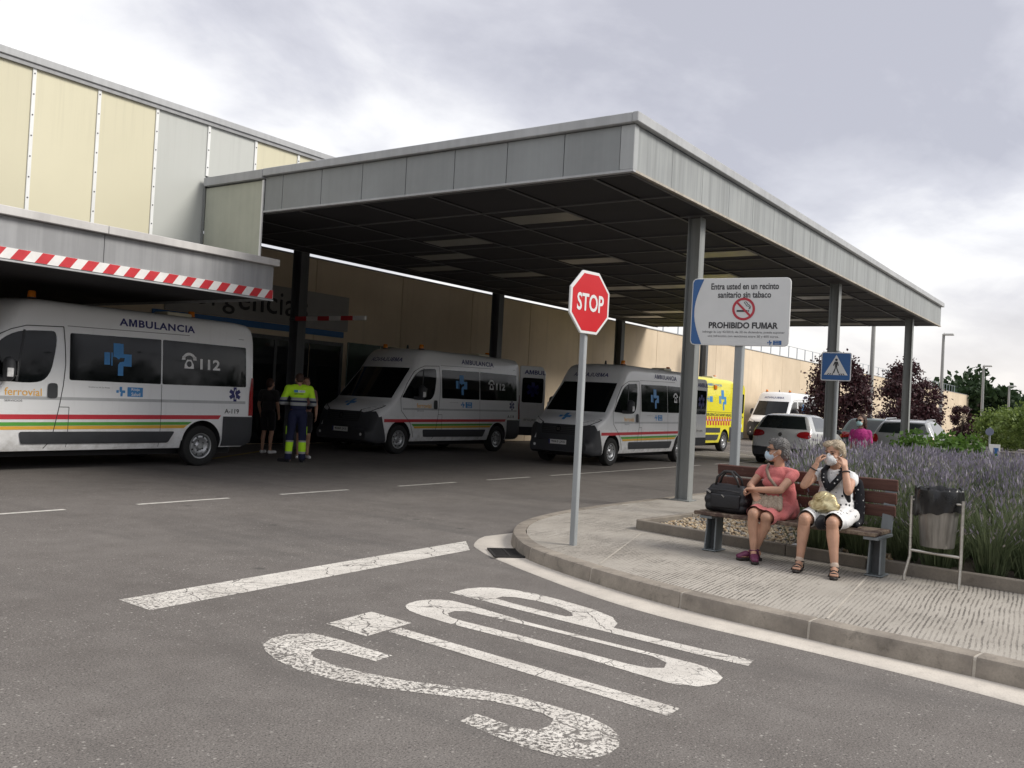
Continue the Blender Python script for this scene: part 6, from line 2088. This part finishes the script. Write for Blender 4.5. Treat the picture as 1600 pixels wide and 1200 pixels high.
def sit_shoe(an, toe, s, mats, wparent, strapm, solem, closed=False):
    an, toe = V3(an), V3(toe)
    f = (toe - an); f.z = 0; f.normalize()
    side = V3((-f.y, f.x, 0))
    b = Blob()
    heel = an - f * 0.045 * s; z = toe.z - 0.022
    heel.z = z; t2 = toe + f * 0.012; t2.z = z
    for k in (-1, 0, 1):
        b.cap(heel + side * k * 0.014, t2 + side * k * 0.020 - f * abs(k) * 0.015, 0.017, 0.016, 10)
    wpart('shoe_sole', b.build('shoe_sole', solem, 0.006, 3), wparent)
    st = MB()
    for fr, h in ((0.84, 0.030), (0.62, 0.047)) if not closed else ():
        c = an.lerp(toe, fr); w = 0.043 - 0.006 * (fr < 0.7)
        pts = [c + side * w * math.cos(PI * k / 8) + V3((0, 0, z - c.z + 0.006 + h * math.sin(PI * k / 8))) for k in range(9)]
        st.tube(pts, 0.0075, 8)
    c = an + V3((0, 0, -0.006))
    pts = [c + (f * math.cos(2 * PI * k / 12) + side * math.sin(2 * PI * k / 12)) * 0.034 + V3((0, 0, 0.006 * math.cos(2 * PI * k / 12))) for k in range(13)]
    st.tube(pts, 0.006, 8)
    for k in (-1, 1):
        st.tube([an + side * 0.033 * k, an - f * 0.03 + side * 0.028 * k + V3((0, 0, z - an.z + 0.01))], 0.006, 8)
    wpart('shoe_strap', st.mesh('shoe_strap', strapm, 180), wparent)
    if closed:
        b = Blob()
        for k in (-1, 0, 1):
            b.cap(an.lerp(toe, 0.55) + side * 0.012 * k + V3((0, 0, -0.008)), toe + side * 0.014 * k, 0.027, 0.020, 10)
        wpart('shoe_upper', b.build('shoe_upper', strapm, 0.006, 3), wparent)

# ---- woman in coral dress, legs crossed at the ankles, looking away to her right
w1 = thing('person', 'seated woman in a coral dress with grey hair, head turned away towards the ambulances', 'person', (8.35, 2.78, 0.50))
F1 = V3((-0.42, 0.90, -0.06))
hd = V3((8.40, 2.838, 1.112))
S1 = 0.94
b = Blob()
P1, m1 = add_head(b, hd, F1, S1)
b.cap((8.43, 2.825, 0.955), P1(0, -0.015, -0.05), 0.050, 0.045)
b.ell((8.42, 2.815, 0.85), (0.080, 0.125, 0.11)); b.ell((8.40, 2.79, 0.70), (0.10, 0.14, 0.14))
shL, shR = V3((8.38, 2.668, 0.905)), V3((8.46, 2.978, 0.918))
elL, wrL = V3((8.16, 2.715, 0.765)), V3((8.085, 2.925, 0.757))
elR, wrR = V3((8.30, 3.045, 0.770)), V3((8.13, 2.945, 0.722))
b.cap(shL, shR, 0.045, 0.045)
add_arm(b, shL, elL, wrL, 0.95)
add_arm(b, shR, elR, wrR, 0.93)
add_hand(b, wrL, (-0.25, 0.95, -0.06), (-0.3, -0.1, -0.9), -1, (0.75, 0.9, 0.6), 0.92)
add_hand(b, wrR, (-0.55, -0.55, -0.5), (0.5, -0.2, -0.8), 1, (0.5, 0.7, 0.5), 0.92)
hpL, hpR = V3((8.38, 2.70, 0.575)), V3((8.38, 2.86, 0.580))
knL, knR = V3((7.985, 2.768, 0.532)), V3((7.955, 2.882, 0.552))
anR, anL = V3((7.965, 2.866, 0.232)), V3((8.04, 2.872, 0.235))
toR, toL = V3((7.82, 2.795, 0.165)), V3((7.93, 2.985, 0.165))
add_leg(b, hpL, knL, anL, toL, 0.97)
add_leg(b, hpR, knR, anR, toR, 0.97)
wpart('body', b.build('body', M['skin'], 0.0052, 3), w1)
hb_, fn = hair_mass(P1, m1, [(0, -0.030, 0.045, 0.083, 0.090, 0.082), (0, -0.060, -0.01, 0.078, 0.062, 0.085), (0, -0.072, -0.055, 0.060, 0.04, 0.05), (0, 0.03, 0.085, 0.062, 0.055, 0.036), (0.05, -0.02, 0.05, 0.04, 0.07, 0.06), (-0.05, -0.02, 0.05, 0.04, 0.07, 0.06)], S1, 3, 0.0045)
wpart('hair', hb_.build('hair', M['hair_grey'], 0.006, 2, fn), w1)
b = Blob()
for k in (-1, 1):
    b.ell(P1(0.034 * k, 0.094, 0.010), (0.028, 0.010, 0.021), m1)
b.cap(P1(-0.02, 0.098, 0.016), P1(0.02, 0.098, 0.016), 0.004)
for k in (-1, 1):
    b.cap(P1(0.060 * k, 0.082, 0.014), P1(0.074 * k, -0.01, 0.010), 0.0045)
wpart('sunglasses', b.build('sunglasses', M['dark_lens'], 0.004, 2), w1)
b = Blob()
b.ell(P1(0, 0.070, -0.050), (0.056, 0.052, 0.050), m1).ell(P1(0, 0.090, -0.030), (0.028, 0.030, 0.030), m1)
mk_ = wpart('face_mask', chop(b.build('face_mask', M['mask_blue'], 0.005, 3), [(P1(0, 0.028, 0), -F1.normalized())]), w1)
for k in (-1, 1):
    wpart('mask_loop', MB().tube([P1(0.055 * k, 0.055, -0.03), P1(0.074 * k, -0.012, 0.016)], 0.0018, 6).tube([P1(0.050 * k, 0.05, -0.075), P1(0.074 * k, -0.012, -0.03)], 0.0018, 6).mesh('mask_loop', M['mask_white']), mk_)
# dress: bodice, cap sleeves, skirt to the knee with a loose fold on her left
b = Blob()
b.ell((8.415, 2.818, 0.865), (0.105, 0.150, 0.105)).ell((8.40, 2.80, 0.76), (0.112, 0.145, 0.14)).ell((8.40, 2.78, 0.63), (0.135, 0.155, 0.11))
b.ell((8.34, 2.83, 0.815), (0.07, 0.12, 0.06))
b.cap(shL + V3((0.01, 0.03, 0.004)), shR + V3((0.0, -0.03, 0.004)), 0.053, 0.052)
b.cap(shL, shL.lerp(elL, 0.32), 0.050, 0.051); b.cap(shR, shR.lerp(elR, 0.30), 0.049, 0.050)
b.cap(hpL, hpL.lerp(knL, 0.98), 0.098, 0.072); b.cap(hpR, hpR.lerp(knR, 0.98), 0.098, 0.070)
b.cap(hpL.lerp(hpR, 0.5), knL.lerp(knR, 0.5), 0.085, 0.060)
b.cap((8.34, 2.655, 0.60), (8.12, 2.675, 0.535), 0.050, 0.040); b.cap((8.37, 2.675, 0.74), (8.30, 2.645, 0.54), 0.040, 0.042)
b.cap((8.02, 2.93, 0.56), (8.10, 2.95, 0.55), 0.035, 0.04)
me = b.build('dress', M['coral'], 0.007, 3, folds(4, 0.0055))
me = chop(me, [((7.992, 2.8, 0.5), (-1, 0.05, -0.18)), (tuple(shL.lerp(elL, 0.45)), tuple(elL - shL)), ] if False else [((7.99, 2.8, 0.5), (-1, 0.05, -0.22))])
wpart('dress', me, w1)
# cross-body strap and patterned purse
wpart('purse_strap', MB().tube([(8.44, 2.93, 0.978), (8.355, 2.915, 0.93), (8.285, 2.865, 0.86), (8.262, 2.80, 0.80), (8.245, 2.74, 0.74), (8.13, 2.70, 0.69)], [0.013, 0.015, 0.015, 0.015, 0.014, 0.012], 8).mesh('purse_strap', M['taupe'], 180), w1)
pu = Blob()
for y in np.linspace(2.69, 2.91, 6):
    pu.cap((8.075, y, 0.612), (8.13, y + 0.01, 0.700), 0.030, 0.022)
o = link('purse', pu.build('purse', M['purse'], 0.008, 3))
o.location = (0, 0, 0)
tag(o, 'beige patterned purse lying on the lap of the woman in coral', 'purse')
for (an, toe) in ((anR, toR), (anL, toL)):
    sit_shoe(an, toe, 0.95, None, w1, M['purple_shoe'], M['sole'], True)

# ---- woman in white dotted dress, both hands at her mask
w2 = thing('person', 'seated woman in a white dotted dress adjusting her white mask with both hands', 'person', (8.35, 2.29, 0.50))
F2 = V3((-0.95, 0.27, -0.16))
hd = V3((8.325, 2.298, 1.128))
S2 = 0.94
b = Blob()
P2_, m2_ = add_head(b, hd, F2, S2)
b.cap((8.385, 2.30, 0.955), P2_(0, -0.015, -0.05), 0.050, 0.045)
b.ell((8.38, 2.29, 0.85), (0.080, 0.120, 0.11)); b.ell((8.37, 2.28, 0.70), (0.11, 0.14, 0.14))
shL, shR = V3((8.33, 2.140, 0.930)), V3((8.36, 2.445, 0.936))
elL, wrL = V3((8.09, 2.105, 0.822)), V3((8.155, 2.160, 1.020))
elR, wrR = V3((8.11, 2.490, 0.836)), V3((8.145, 2.402, 1.025))
b.cap(shL, shR, 0.045, 0.045)
add_arm(b, shL, elL, wrL, 0.98)
add_arm(b, shR, elR, wrR, 0.96)
add_hand(b, wrL, (0.42, 0.28, 0.86), (0.55, 0.75, -0.2), 1, (0.55, 0.65, 0.4), 0.92, 0.05)
add_hand(b, wrR, (0.50, -0.10, 0.86), (0.65, -0.75, -0.2), -1, (0.60, 0.65, 0.4), 0.92, 0.05)
hpL, hpR = V3((8.36, 2.20, 0.585)), V3((8.36, 2.37, 0.585))
knL, knR = V3((7.87, 2.168, 0.562)), V3((7.91, 2.410, 0.566))
anL, anR = V3((7.80, 2.112, 0.212)), V3((7.87, 2.424, 0.212))
toL, toR = V3((7.655, 2.075, 0.162)), V3((7.725, 2.405, 0.162))
add_leg(b, hpL, knL, anL, toL, 1.03)
add_leg(b, hpR, knR, anR, toR, 1.03)
wpart('body', b.build('body', M['skin'], 0.0052, 3), w2)
hb_, fn = hair_mass(P2_, m2_, [(0, -0.030, 0.048, 0.084, 0.088, 0.080), (0, -0.060, -0.005, 0.080, 0.060, 0.080), (0.04, 0.020, 0.086, 0.060, 0.062, 0.034), (-0.045, 0.010, 0.076, 0.045, 0.06, 0.040), (-0.066, -0.02, 0.02, 0.026, 0.05, 0.06), (0.066, -0.02, 0.02, 0.026, 0.05, 0.06), (-0.05, 0.045, 0.075, 0.03, 0.03, 0.022)], S2, 8, 0.003)
wpart('hair', hb_.build('hair', M['hair_blond'], 0.006, 2, fn), w2)
for k in (-1, 1):
    wpart('eye', Blob().ell(P2_(0.032 * k, 0.086, 0.012), (0.013, 0.008, 0.006), m2_).build('eye', M['dark_lens'], 0.003, 1), w2)
    wpart('eyebrow', MB().tube([P2_(0.016 * k, 0.094, 0.032), P2_(0.034 * k, 0.092, 0.038), P2_(0.052 * k, 0.078, 0.032)], 0.004, 6).mesh('eyebrow', M['hair_brown'], 180), w2)
b = Blob()
b.ell(P2_(0, 0.072, -0.052), (0.058, 0.055, 0.050), m2_).ell(P2_(0, 0.098, -0.030), (0.022, 0.030, 0.034), m2_).cap(P2_(0, 0.10, -0.0), P2_(0, 0.11, -0.08), 0.018, 0.016)
mk_ = wpart('face_mask', chop(b.build('face_mask', M['mask_white'], 0.005, 2), [(P2_(0, 0.030, 0), -F2.normalized())]), w2)
for k in (-1, 1):
    wpart('mask_loop', MB().tube([P2_(0.055 * k, 0.06, -0.03), P2_(0.082 * k, 0.02, -0.005), P2_(0.078 * k, -0.012, 0.016)], 0.0018, 6).mesh('mask_loop', M['mask_white']), mk_)
b = Blob()
b.ell((8.375, 2.293, 0.865), (0.108, 0.148, 0.110)).ell((8.37, 2.285, 0.76), (0.12, 0.152, 0.14)).ell((8.37, 2.28, 0.69), (0.135, 0.158, 0.10)).ell((8.37, 2.28, 0.63), (0.14, 0.165, 0.11))
b.cap(shL + V3((0.01, 0.03, 0.004)), shR + V3((0.01, -0.03, 0.004)), 0.054, 0.054)
b.cap(shL, shL.lerp(elL, 0.30) + V3((0.008, -0.008, 0)), 0.050, 0.052); b.cap(shR, shR.lerp(elR, 0.24), 0.049, 0.050)
b.cap(hpL, hpL.lerp(knL, 0.93), 0.105, 0.082); b.cap(hpR, hpR.lerp(knR, 0.93), 0.102, 0.078)
b.cap((8.30, 2.115, 0.60), (7.98, 2.105, 0.555), 0.062, 0.050); b.cap((8.25, 2.28, 0.60), (8.06, 2.28, 0.57), 0.09, 0.06)
me = b.build('dress', M['dots'], 0.007, 3, folds(9, 0.0055))
wpart('dress', chop(me, [((7.945, 2.3, 0.5), (-1, 0.10, -0.20))]), w2)
# black collar bands forming a V, black front edge and hem lining
for pts in ([(8.39, 2.365, 1.003), (8.292, 2.375, 0.965), (8.238, 2.355, 0.90), (8.225, 2.315, 0.825)], [(8.39, 2.235, 1.003), (8.286, 2.205, 0.965), (8.236, 2.240, 0.90), (8.222, 2.300, 0.825)]):
    b = Blob().chain(pts, [0.026, 0.028, 0.028, 0.030])
    wpart('collar_band', b.build('collar_band', M['dots_black'], 0.007, 3), w2)
wpart('black_trim', Blob().chain([(8.225, 2.17, 0.86), (8.21, 2.15, 0.80), (8.22, 2.13, 0.73)], [0.016, 0.034, 0.018]).build('black_trim', M['black_cloth'], 0.007, 3), w2)
wpart('cardigan', Blob().chain([(8.42, 2.105, 0.88), (8.43, 2.095, 0.80), (8.43, 2.095, 0.66), (8.40, 2.085, 0.545)], [0.036, 0.042, 0.05, 0.045]).cap((8.40, 2.08, 0.55), (8.24, 2.065, 0.53), 0.036, 0.028).build('cardigan', M['dots_black'], 0.008, 3, folds(2, 0.005)), w2)
wpart('skirt_lining', Blob().cap((8.10, 2.285, 0.555), (7.965, 2.285, 0.535), 0.075, 0.055).build('skirt_lining', M['black_cloth'], 0.008, 3, folds(6, 0.006)), w2)
for (an, toe) in ((anR, toR), (anL, toL)):
    sit_shoe(an, toe, 1.0, None, w2, M['black_strap'], M['sole'])
    f = (V3(toe) - V3(an)).normalized(); sd = V3((-f.y, f.x, 0))
    wpart('ankle_band', Blob().cap(V3(an) + sd * 0.0 + V3((0, 0, 0.012)), V3(an) + V3((0, 0, -0.012)), 0.036, 0.036).build('ankle_band', M['sandal'], 0.006, 2), w2)
for a, c, nm, mm in ((wrL, elL, 'watch', M['black_strap']), (wrR, elR, 'bracelet', M['black_strap'])):
    d = (V3(c) - V3(a)).normalized()
    p = V3(a) + d * 0.045
    x_ = d.cross(V3((1, 0, 0))).normalized(); y_ = d.cross(x_)
    wpart(nm, MB().tube([p + (x_ * math.cos(2 * PI * k / 16) + y_ * math.sin(2 * PI * k / 16)) * 0.033 for k in range(17)], 0.006, 8).mesh(nm, mm, 180), w2)
# gold handbag on her lap
gb = thing('handbag', 'crumpled shiny gold handbag on the lap of the woman in white', 'handbag', (8.03, 2.28, 0.64))
b = Blob()
b.ell((8.035, 2.285, 0.685), (0.062, 0.138, 0.062)).ell((8.04, 2.285, 0.735), (0.052, 0.105, 0.070)).ell((8.04, 2.295, 0.775), (0.036, 0.060, 0.034))
wpart('bag', b.build('bag', M['gold'], 0.007, 2, folds(12, 0.007, (30, 34, 22))), gb)
wpart('handle', MB().tube([(8.0, 2.36, 0.755), (7.972, 2.34, 0.735), (7.965, 2.30, 0.745), (7.985, 2.26, 0.80)], 0.008, 8).mesh('handle', M['gold'], 180), gb)

# black travel bag on the bench
tb = thing('travel_bag', 'black soft travel bag standing on the left end of the bench', 'bag', (8.27, 3.23, 0.505))
b = Blob()
for z, y0, y1, dx, r in ((0.560, 3.075, 3.385, 0.055, 0.052), (0.620, 3.070, 3.395, 0.060, 0.050), (0.680, 3.080, 3.385, 0.050, 0.048), (0.725, 3.10, 3.36, 0.030, 0.046)):
    for x in (8.25 - dx, 8.25, 8.25 + dx):
        b.cap((x, y0, z - 0.006), (x, y1, z), r)
me = b.build('bag', M['black_bag'], 0.010, 3, folds(17, 0.007))
wpart('bag', me, tb)
wpart('front_pocket', MB().obox((8.140, 3.220, 0.615), (0.03, 0.28, 0.13), Matrix.Rotation(R(4), 3, 'Z')).mesh('front_pocket', M['black_bag'], 180, 0.014, 3), tb)
wpart('zip', MB().tube([(8.150, 3.37, 0.712), (8.146, 3.22, 0.716), (8.150, 3.09, 0.708)], 0.005, 6).mesh('zip', M['gap'], 180), tb)
wpart('buckle', MB().obox((8.135, 3.385, 0.700), (0.008, 0.05, 0.018), Matrix.Rotation(R(30), 3, 'X')).obox((8.118, 3.235, 0.665), (0.006, 0.034, 0.010), Matrix.Rotation(R(40), 3, 'X')).mesh('buckle', M['chrome']), tb)
for o_ in (-0.05, 0.045):
    wpart('handle', MB().tube([(8.25 + o_, 3.345, 0.745), (8.25 + o_ * 1.2, 3.325, 0.83), (8.25 + o_ * 0.7, 3.27, 0.888), (8.25 + o_ * 0.7, 3.20, 0.885), (8.25 + o_ * 1.2, 3.135, 0.82), (8.25 + o_, 3.11, 0.742)], 0.0115, 8).mesh('handle', M['black_strap'], 180), tb)

# ---- standing figures, local frame: x right, y forward, z up
def standing(name, label, loc, az, h, J, skin, vox=0.011):
    t = thing(name, label, 'person', loc, R(az - 90))
    k = h / 1.72
    q = {n: V3(v) * k for n, v in J.items()}
    b = Blob()
    P, m = add_head(b, q['head'], V3(J.get('_face', (0, 1, 0))), k * 1.02)
    b.cap(q['neck'], P(0, -0.012, -0.05), 0.052 * k, 0.047 * k)
    b.ell(V3((0, 0, 1.27)) * k, (0.155 * k, 0.105 * k, 0.16 * k)); b.ell(V3((0, 0, 1.03)) * k, (0.145 * k, 0.10 * k, 0.15 * k))
    b.cap(q['shL'], q['shR'], 0.058 * k, 0.058 * k)
    for s in ('L', 'R'):
        add_arm(b, q['sh' + s], q['el' + s], q['wr' + s], k)
        d = (q['wr' + s] - q['el' + s]).normalized()
        add_hand(b, q['wr' + s], d, V3((-1 if s == 'R' else 1, 0.2, 0)), 1 if s == 'R' else -1, (0.3, 0.4, 0.3), k)
        add_leg(b, q['hp' + s], q['kn' + s], q['an' + s], q['to' + s], 1.05 * k)
    lpart('body', b.build('body', skin, vox, 2), t)
    return t, q, P, m, k

base = dict(head=(0, 0.025, 1.585), neck=(0, -0.005, 1.43), shL=(-0.175, -0.01, 1.385), shR=(0.175, -0.01, 1.385), elL=(-0.24, -0.03, 1.11), elR=(0.24, -0.03, 1.11), wrL=(-0.23, 0.06, 0.88), wrR=(0.23, 0.06, 0.88),
    hpL=(-0.085, 0, 0.90), hpR=(0.085, 0, 0.90), knL=(-0.095, 0.02, 0.48), knR=(0.095, 0.02, 0.48), anL=(-0.10, -0.02, 0.09), anR=(0.10, -0.02, 0.09), toL=(-0.13, 0.16, 0.03), toR=(0.13, 0.16, 0.03))

def bands(name, stops, k, base_c):
    """garment colour in horizontal bands by height: stops (z0, z1, colour)"""
    m = NT(name)
    v = m.n('ShaderNodeTexCoord').outputs['Object']
    sx = m.n('ShaderNodeSeparateXYZ'); m.l(v, sx.inputs[0])
    c = base_c
    for z0, z1, cc in stops:
        f = m.math('MULTIPLY', m.rng(sx.outputs[2], z0 * k - 0.002, z0 * k + 0.002, 0, 1), m.rng(sx.outputs[2], z1 * k - 0.002, z1 * k + 0.002, 1, 0))
        c = m.mix(f, c, cc)
    m.color(c if not isinstance(c, tuple) else c)
    m.set(0.75, spec=0.25)
    m.bump(m.noise(m.mapping(v, (1, 1, 0.5)), 24, 3, 0.6), 0.35, 0.006)
    return m.m

HV, GY, NV = (0.52, 0.90, 0.035), (0.34, 0.35, 0.36), (0.016, 0.020, 0.055)
J = dict(base); J.update(head=(0.0, 0.055, 1.565), _face=(-0.1, 1, -0.35), shL=(-0.20, -0.01, 1.39), shR=(0.20, -0.01, 1.39), elL=(-0.31, -0.03, 1.13), wrL=(-0.14, 0.20, 1.12), elR=(0.285, -0.01, 1.12), wrR=(0.22, 0.21, 1.04), knL=(-0.125, 0.0, 0.48), knR=(0.105, 0.02, 0.48), anL=(-0.145, -0.03, 0.09), anR=(0.115, -0.02, 0.09), toL=(-0.30, 0.07, 0.035), toR=(0.13, 0.16, 0.035))
wk, q, P, m_, k = standing('person', 'ambulance worker seen from behind in a yellow hi-vis jacket and navy trousers', (12.43, 13.82, 0), 55, 1.79, J, M['skin'])
hvm = bands('hi_vis_cloth', [(0.70, 1.075, NV), (1.075, 1.135, GY), (1.135, 1.175, NV), (1.175, 1.225, GY)], k, HV)
b = Blob()
b.ell(V3((0, -0.005, 1.30)) * k, (0.195, 0.125, 0.15)).ell(V3((0, 0.0, 1.12)) * k, (0.175, 0.122, 0.16)).ell(V3((0, 0, 1.03)) * k, (0.165, 0.118, 0.09))
b.cap(q['shL'], q['shR'], 0.075, 0.075)
b.cap(V3((-0.10, 0, 1.42)) * k, V3((0.10, 0, 1.42)) * k, 0.062, 0.062)
for s in ('L', 'R'):
    b.chain([q['sh' + s], q['sh' + s].lerp(q['el' + s], 0.55), q['el' + s], q['wr' + s].lerp(q['el' + s], 0.08)], [0.078, 0.068, 0.060, 0.046])
lpart('jacket', b.build('jacket', hvm, 0.009, 2, folds(21, 0.005)), wk)
trm = bands('work_trousers', [(0.385, 0.415, GY), (0.205, 0.385, HV), (0.165, 0.205, GY)], k, NV)
b = Blob()
b.ell(V3((0, 0, 0.94)) * k, (0.165, 0.115, 0.12))
for s in ('L', 'R'):
    b.chain([q['hp' + s], q['kn' + s], q['an' + s] + V3((0, 0, 0.0))], [0.100, 0.078, 0.072])
lpart('trousers', b.build('trousers', trm, 0.009, 2, folds(22, 0.004)), wk)
for s, sg in (('L', -1), ('R', 1)):
    lpart('pocket_stripe', MB().obox(q['kn' + s] + V3((0.080 * sg, -0.01, 0.13)), (0.012, 0.03, 0.16)).mesh('pocket_stripe', mat('hi_vis_stripe', HV, 0.7), bevel=0.004), wk)
    b = Blob().cap(q['an' + s] + V3((0, -0.02, -0.045)), q['to' + s], 0.046, 0.038).cap(q['an' + s], q['an' + s] + V3((0, 0, -0.05)), 0.048, 0.05)
    lpart('boot', b.build('boot', M['black_cloth'], 0.01, 2), wk)
hb_, fn = hair_mass(P, m_, [(0, -0.022, 0.045, 0.080, 0.090, 0.078), (0, -0.05, 0.0, 0.076, 0.062, 0.075)], k, 31, 0.003)
lpart('hair', hb_.build('hair', M['hair_brown'], 0.008, 2, fn), wk)
bl_ = lambda x0, x1, z0, z1, mm, nm: lpart(nm, decal(rect2d(x0, z0, x1, z1), lambda u, v: V3((u, -0.122 - 0.010, v)), mm, nm), wk)
jc = wk.children
jm = [c for c in jc if c.name.startswith('jacket')][0]
jb = caster(jm.data, (0, 1, 0), 0.004)
for x0, x1, z0, z1, mm, nm in ((-0.11, -0.035, 1.375, 1.425, M['blue'], 'back_emblem'), (-0.03, 0.10, 1.378, 1.422, M['white_decal'], 'back_patch')):
    lpart(nm, decal(rect2d(x0, z0, x1, z1), lambda u, v: jb((u, 0, v)), mm, nm, [-0.1 + 0.03 * i for i in range(8)], [1.37 + 0.02 * i for i in range(4)]), wk)
lpart('back_lettering', decal(shift(text2d('SERVICIOS', 0.028, 0.17, 0.01), -0.10, 1.335), lambda u, v: jb((u, 0, v)), M['navy_cloth'], 'back_lettering'), wk)
lpart('back_lettering', decal(shift(text2d('Salud', 0.030, 0.10, 0.006), -0.015, 1.385), lambda u, v: jb((u, 0, v)) + V3((0, -0.003, 0)), M['blue'], 'back_lettering'), wk)

# ---- woman in magenta walking behind the lavender
J = dict(base); J.update(_face=(0.42, 1, -0.05), shL=(-0.138, -0.01, 1.355), shR=(0.138, -0.01, 1.355), elL=(-0.19, -0.03, 1.10), elR=(0.19, -0.03, 1.10), wrL=(-0.18, 0.06, 0.88), wrR=(0.18, 0.06, 0.88), knL=(-0.09, 0.12, 0.50), anL=(-0.09, 0.12, 0.10), toL=(-0.10, 0.30, 0.04), knR=(0.09, -0.02, 0.47), anR=(0.09, -0.16, 0.11), toR=(0.10, 0.02, 0.04))
wp, q, P, m_, k = standing('person', 'woman in a magenta top with sunglasses and mask walking behind the lavender', (16.62, 4.16, 0), 188, 1.53, J, M['skin_pale'])
b = Blob()
b.ell(V3((0, 0, 1.28)) * k, (0.150, 0.112, 0.15)).ell(V3((0, 0, 1.10)) * k, (0.142, 0.11, 0.16)).ell(V3((0, 0, 0.97)) * k, (0.155, 0.118, 0.10))
b.cap(q['shL'], q['shR'], 0.047, 0.047)
for s in ('L', 'R'):
    b.cap(q['sh' + s], q['sh' + s].lerp(q['el' + s], 0.7), 0.055, 0.050)
lpart('blouse', b.build('blouse', M['magenta'], 0.01, 2, folds(14, 0.007)), wp)
b = Blob().ell(V3((0, 0, 0.90)) * k, (0.15, 0.115, 0.12))
for s in ('L', 'R'):
    b.chain([q['hp' + s], q['kn' + s], q['an' + s]], [0.094, 0.066, 0.05])
lpart('trousers', b.build('trousers', M['navy_cloth'], 0.012, 2), wp)
hb_, fn = hair_mass(P, m_, [(0, -0.025, 0.048, 0.086, 0.092, 0.080), (0, -0.060, -0.02, 0.090, 0.062, 0.10), (0, -0.065, -0.11, 0.095, 0.055, 0.075), (0.07, -0.02, -0.03, 0.03, 0.05, 0.09), (-0.07, -0.02, -0.03, 0.03, 0.05, 0.09)], k, 41, 0.006)
lpart('hair', hb_.build('hair', M['hair_brown'], 0.009, 2, fn), wp)
b = Blob()
for s in (-1, 1):
    b.ell(P(0.034 * s, 0.094, 0.012), (0.030, 0.012, 0.023), m_)
    b.cap(P(0.058 * s, 0.085, 0.016), P(0.074 * s, 0.0, 0.012), 0.005)
b.cap(P(-0.02, 0.10, 0.016), P(0.02, 0.10, 0.016), 0.005)
lpart('sunglasses', b.build('sunglasses', M['dark_lens'], 0.006, 1), wp)
b = Blob().ell(P(0, 0.070, -0.052), (0.056, 0.052, 0.050), m_).ell(P(0, 0.092, -0.030), (0.028, 0.030, 0.030), m_)
lpart('face_mask', b.build('face_mask', M['mask_teal'], 0.006, 2), wp)

# ---- two people waiting in the shade by the doors
for (label, x, y, az, h, top, low, sk, hr) in (
        ('dim figure in dark top with bare legs and white shoes beside the near ambulance', 13.45, 15.9, 20, 1.66, M['dark_top'], M['black_cloth'], M['skin'], M['hair_brown']),
        ('dim figure in a rose top standing behind the hi-vis worker', 13.33, 14.62, 235, 1.72, M['rose_top'], M['dark_top'], M['skin'], M['hair_brown'])):
    pz, q, P, m_, k = standing('person', label, (x, y, 0), az, h, base, sk, 0.013)
    b = Blob().ell(V3((0, 0, 1.29)) * k, (0.175, 0.125, 0.15)).ell(V3((0, 0, 1.08)) * k, (0.158, 0.12, 0.17)).cap(q['shL'], q['shR'], 0.065, 0.065)
    for s in ('L', 'R'):
        b.cap(q['sh' + s], q['sh' + s].lerp(q['el' + s], 0.6), 0.066, 0.060)
    lpart('shirt', b.build('shirt', top, 0.013, 2), pz)
    b = Blob().ell(V3((0, 0, 0.92)) * k, (0.16, 0.115, 0.12))
    for s in ('L', 'R'):
        b.cap(q['hp' + s], q['hp' + s].lerp(q['kn' + s], 0.75), 0.096, 0.085)
    lpart('shorts', b.build('shorts', low, 0.013, 2), pz)
    hb_, fn = hair_mass(P, m_, [(0, -0.022, 0.045, 0.082, 0.092, 0.080), (0, -0.055, -0.01, 0.078, 0.06, 0.085)], k, 51, 0.004)
    lpart('hair', hb_.build('hair', hr, 0.012, 2, fn), pz)
    for s in ('L', 'R'):
        lpart('shoe', Blob().cap(q['an' + s] + V3((0, -0.02, -0.05)), q['to' + s], 0.043, 0.036).build('shoe', M['white_decal'], 0.012, 2), pz)
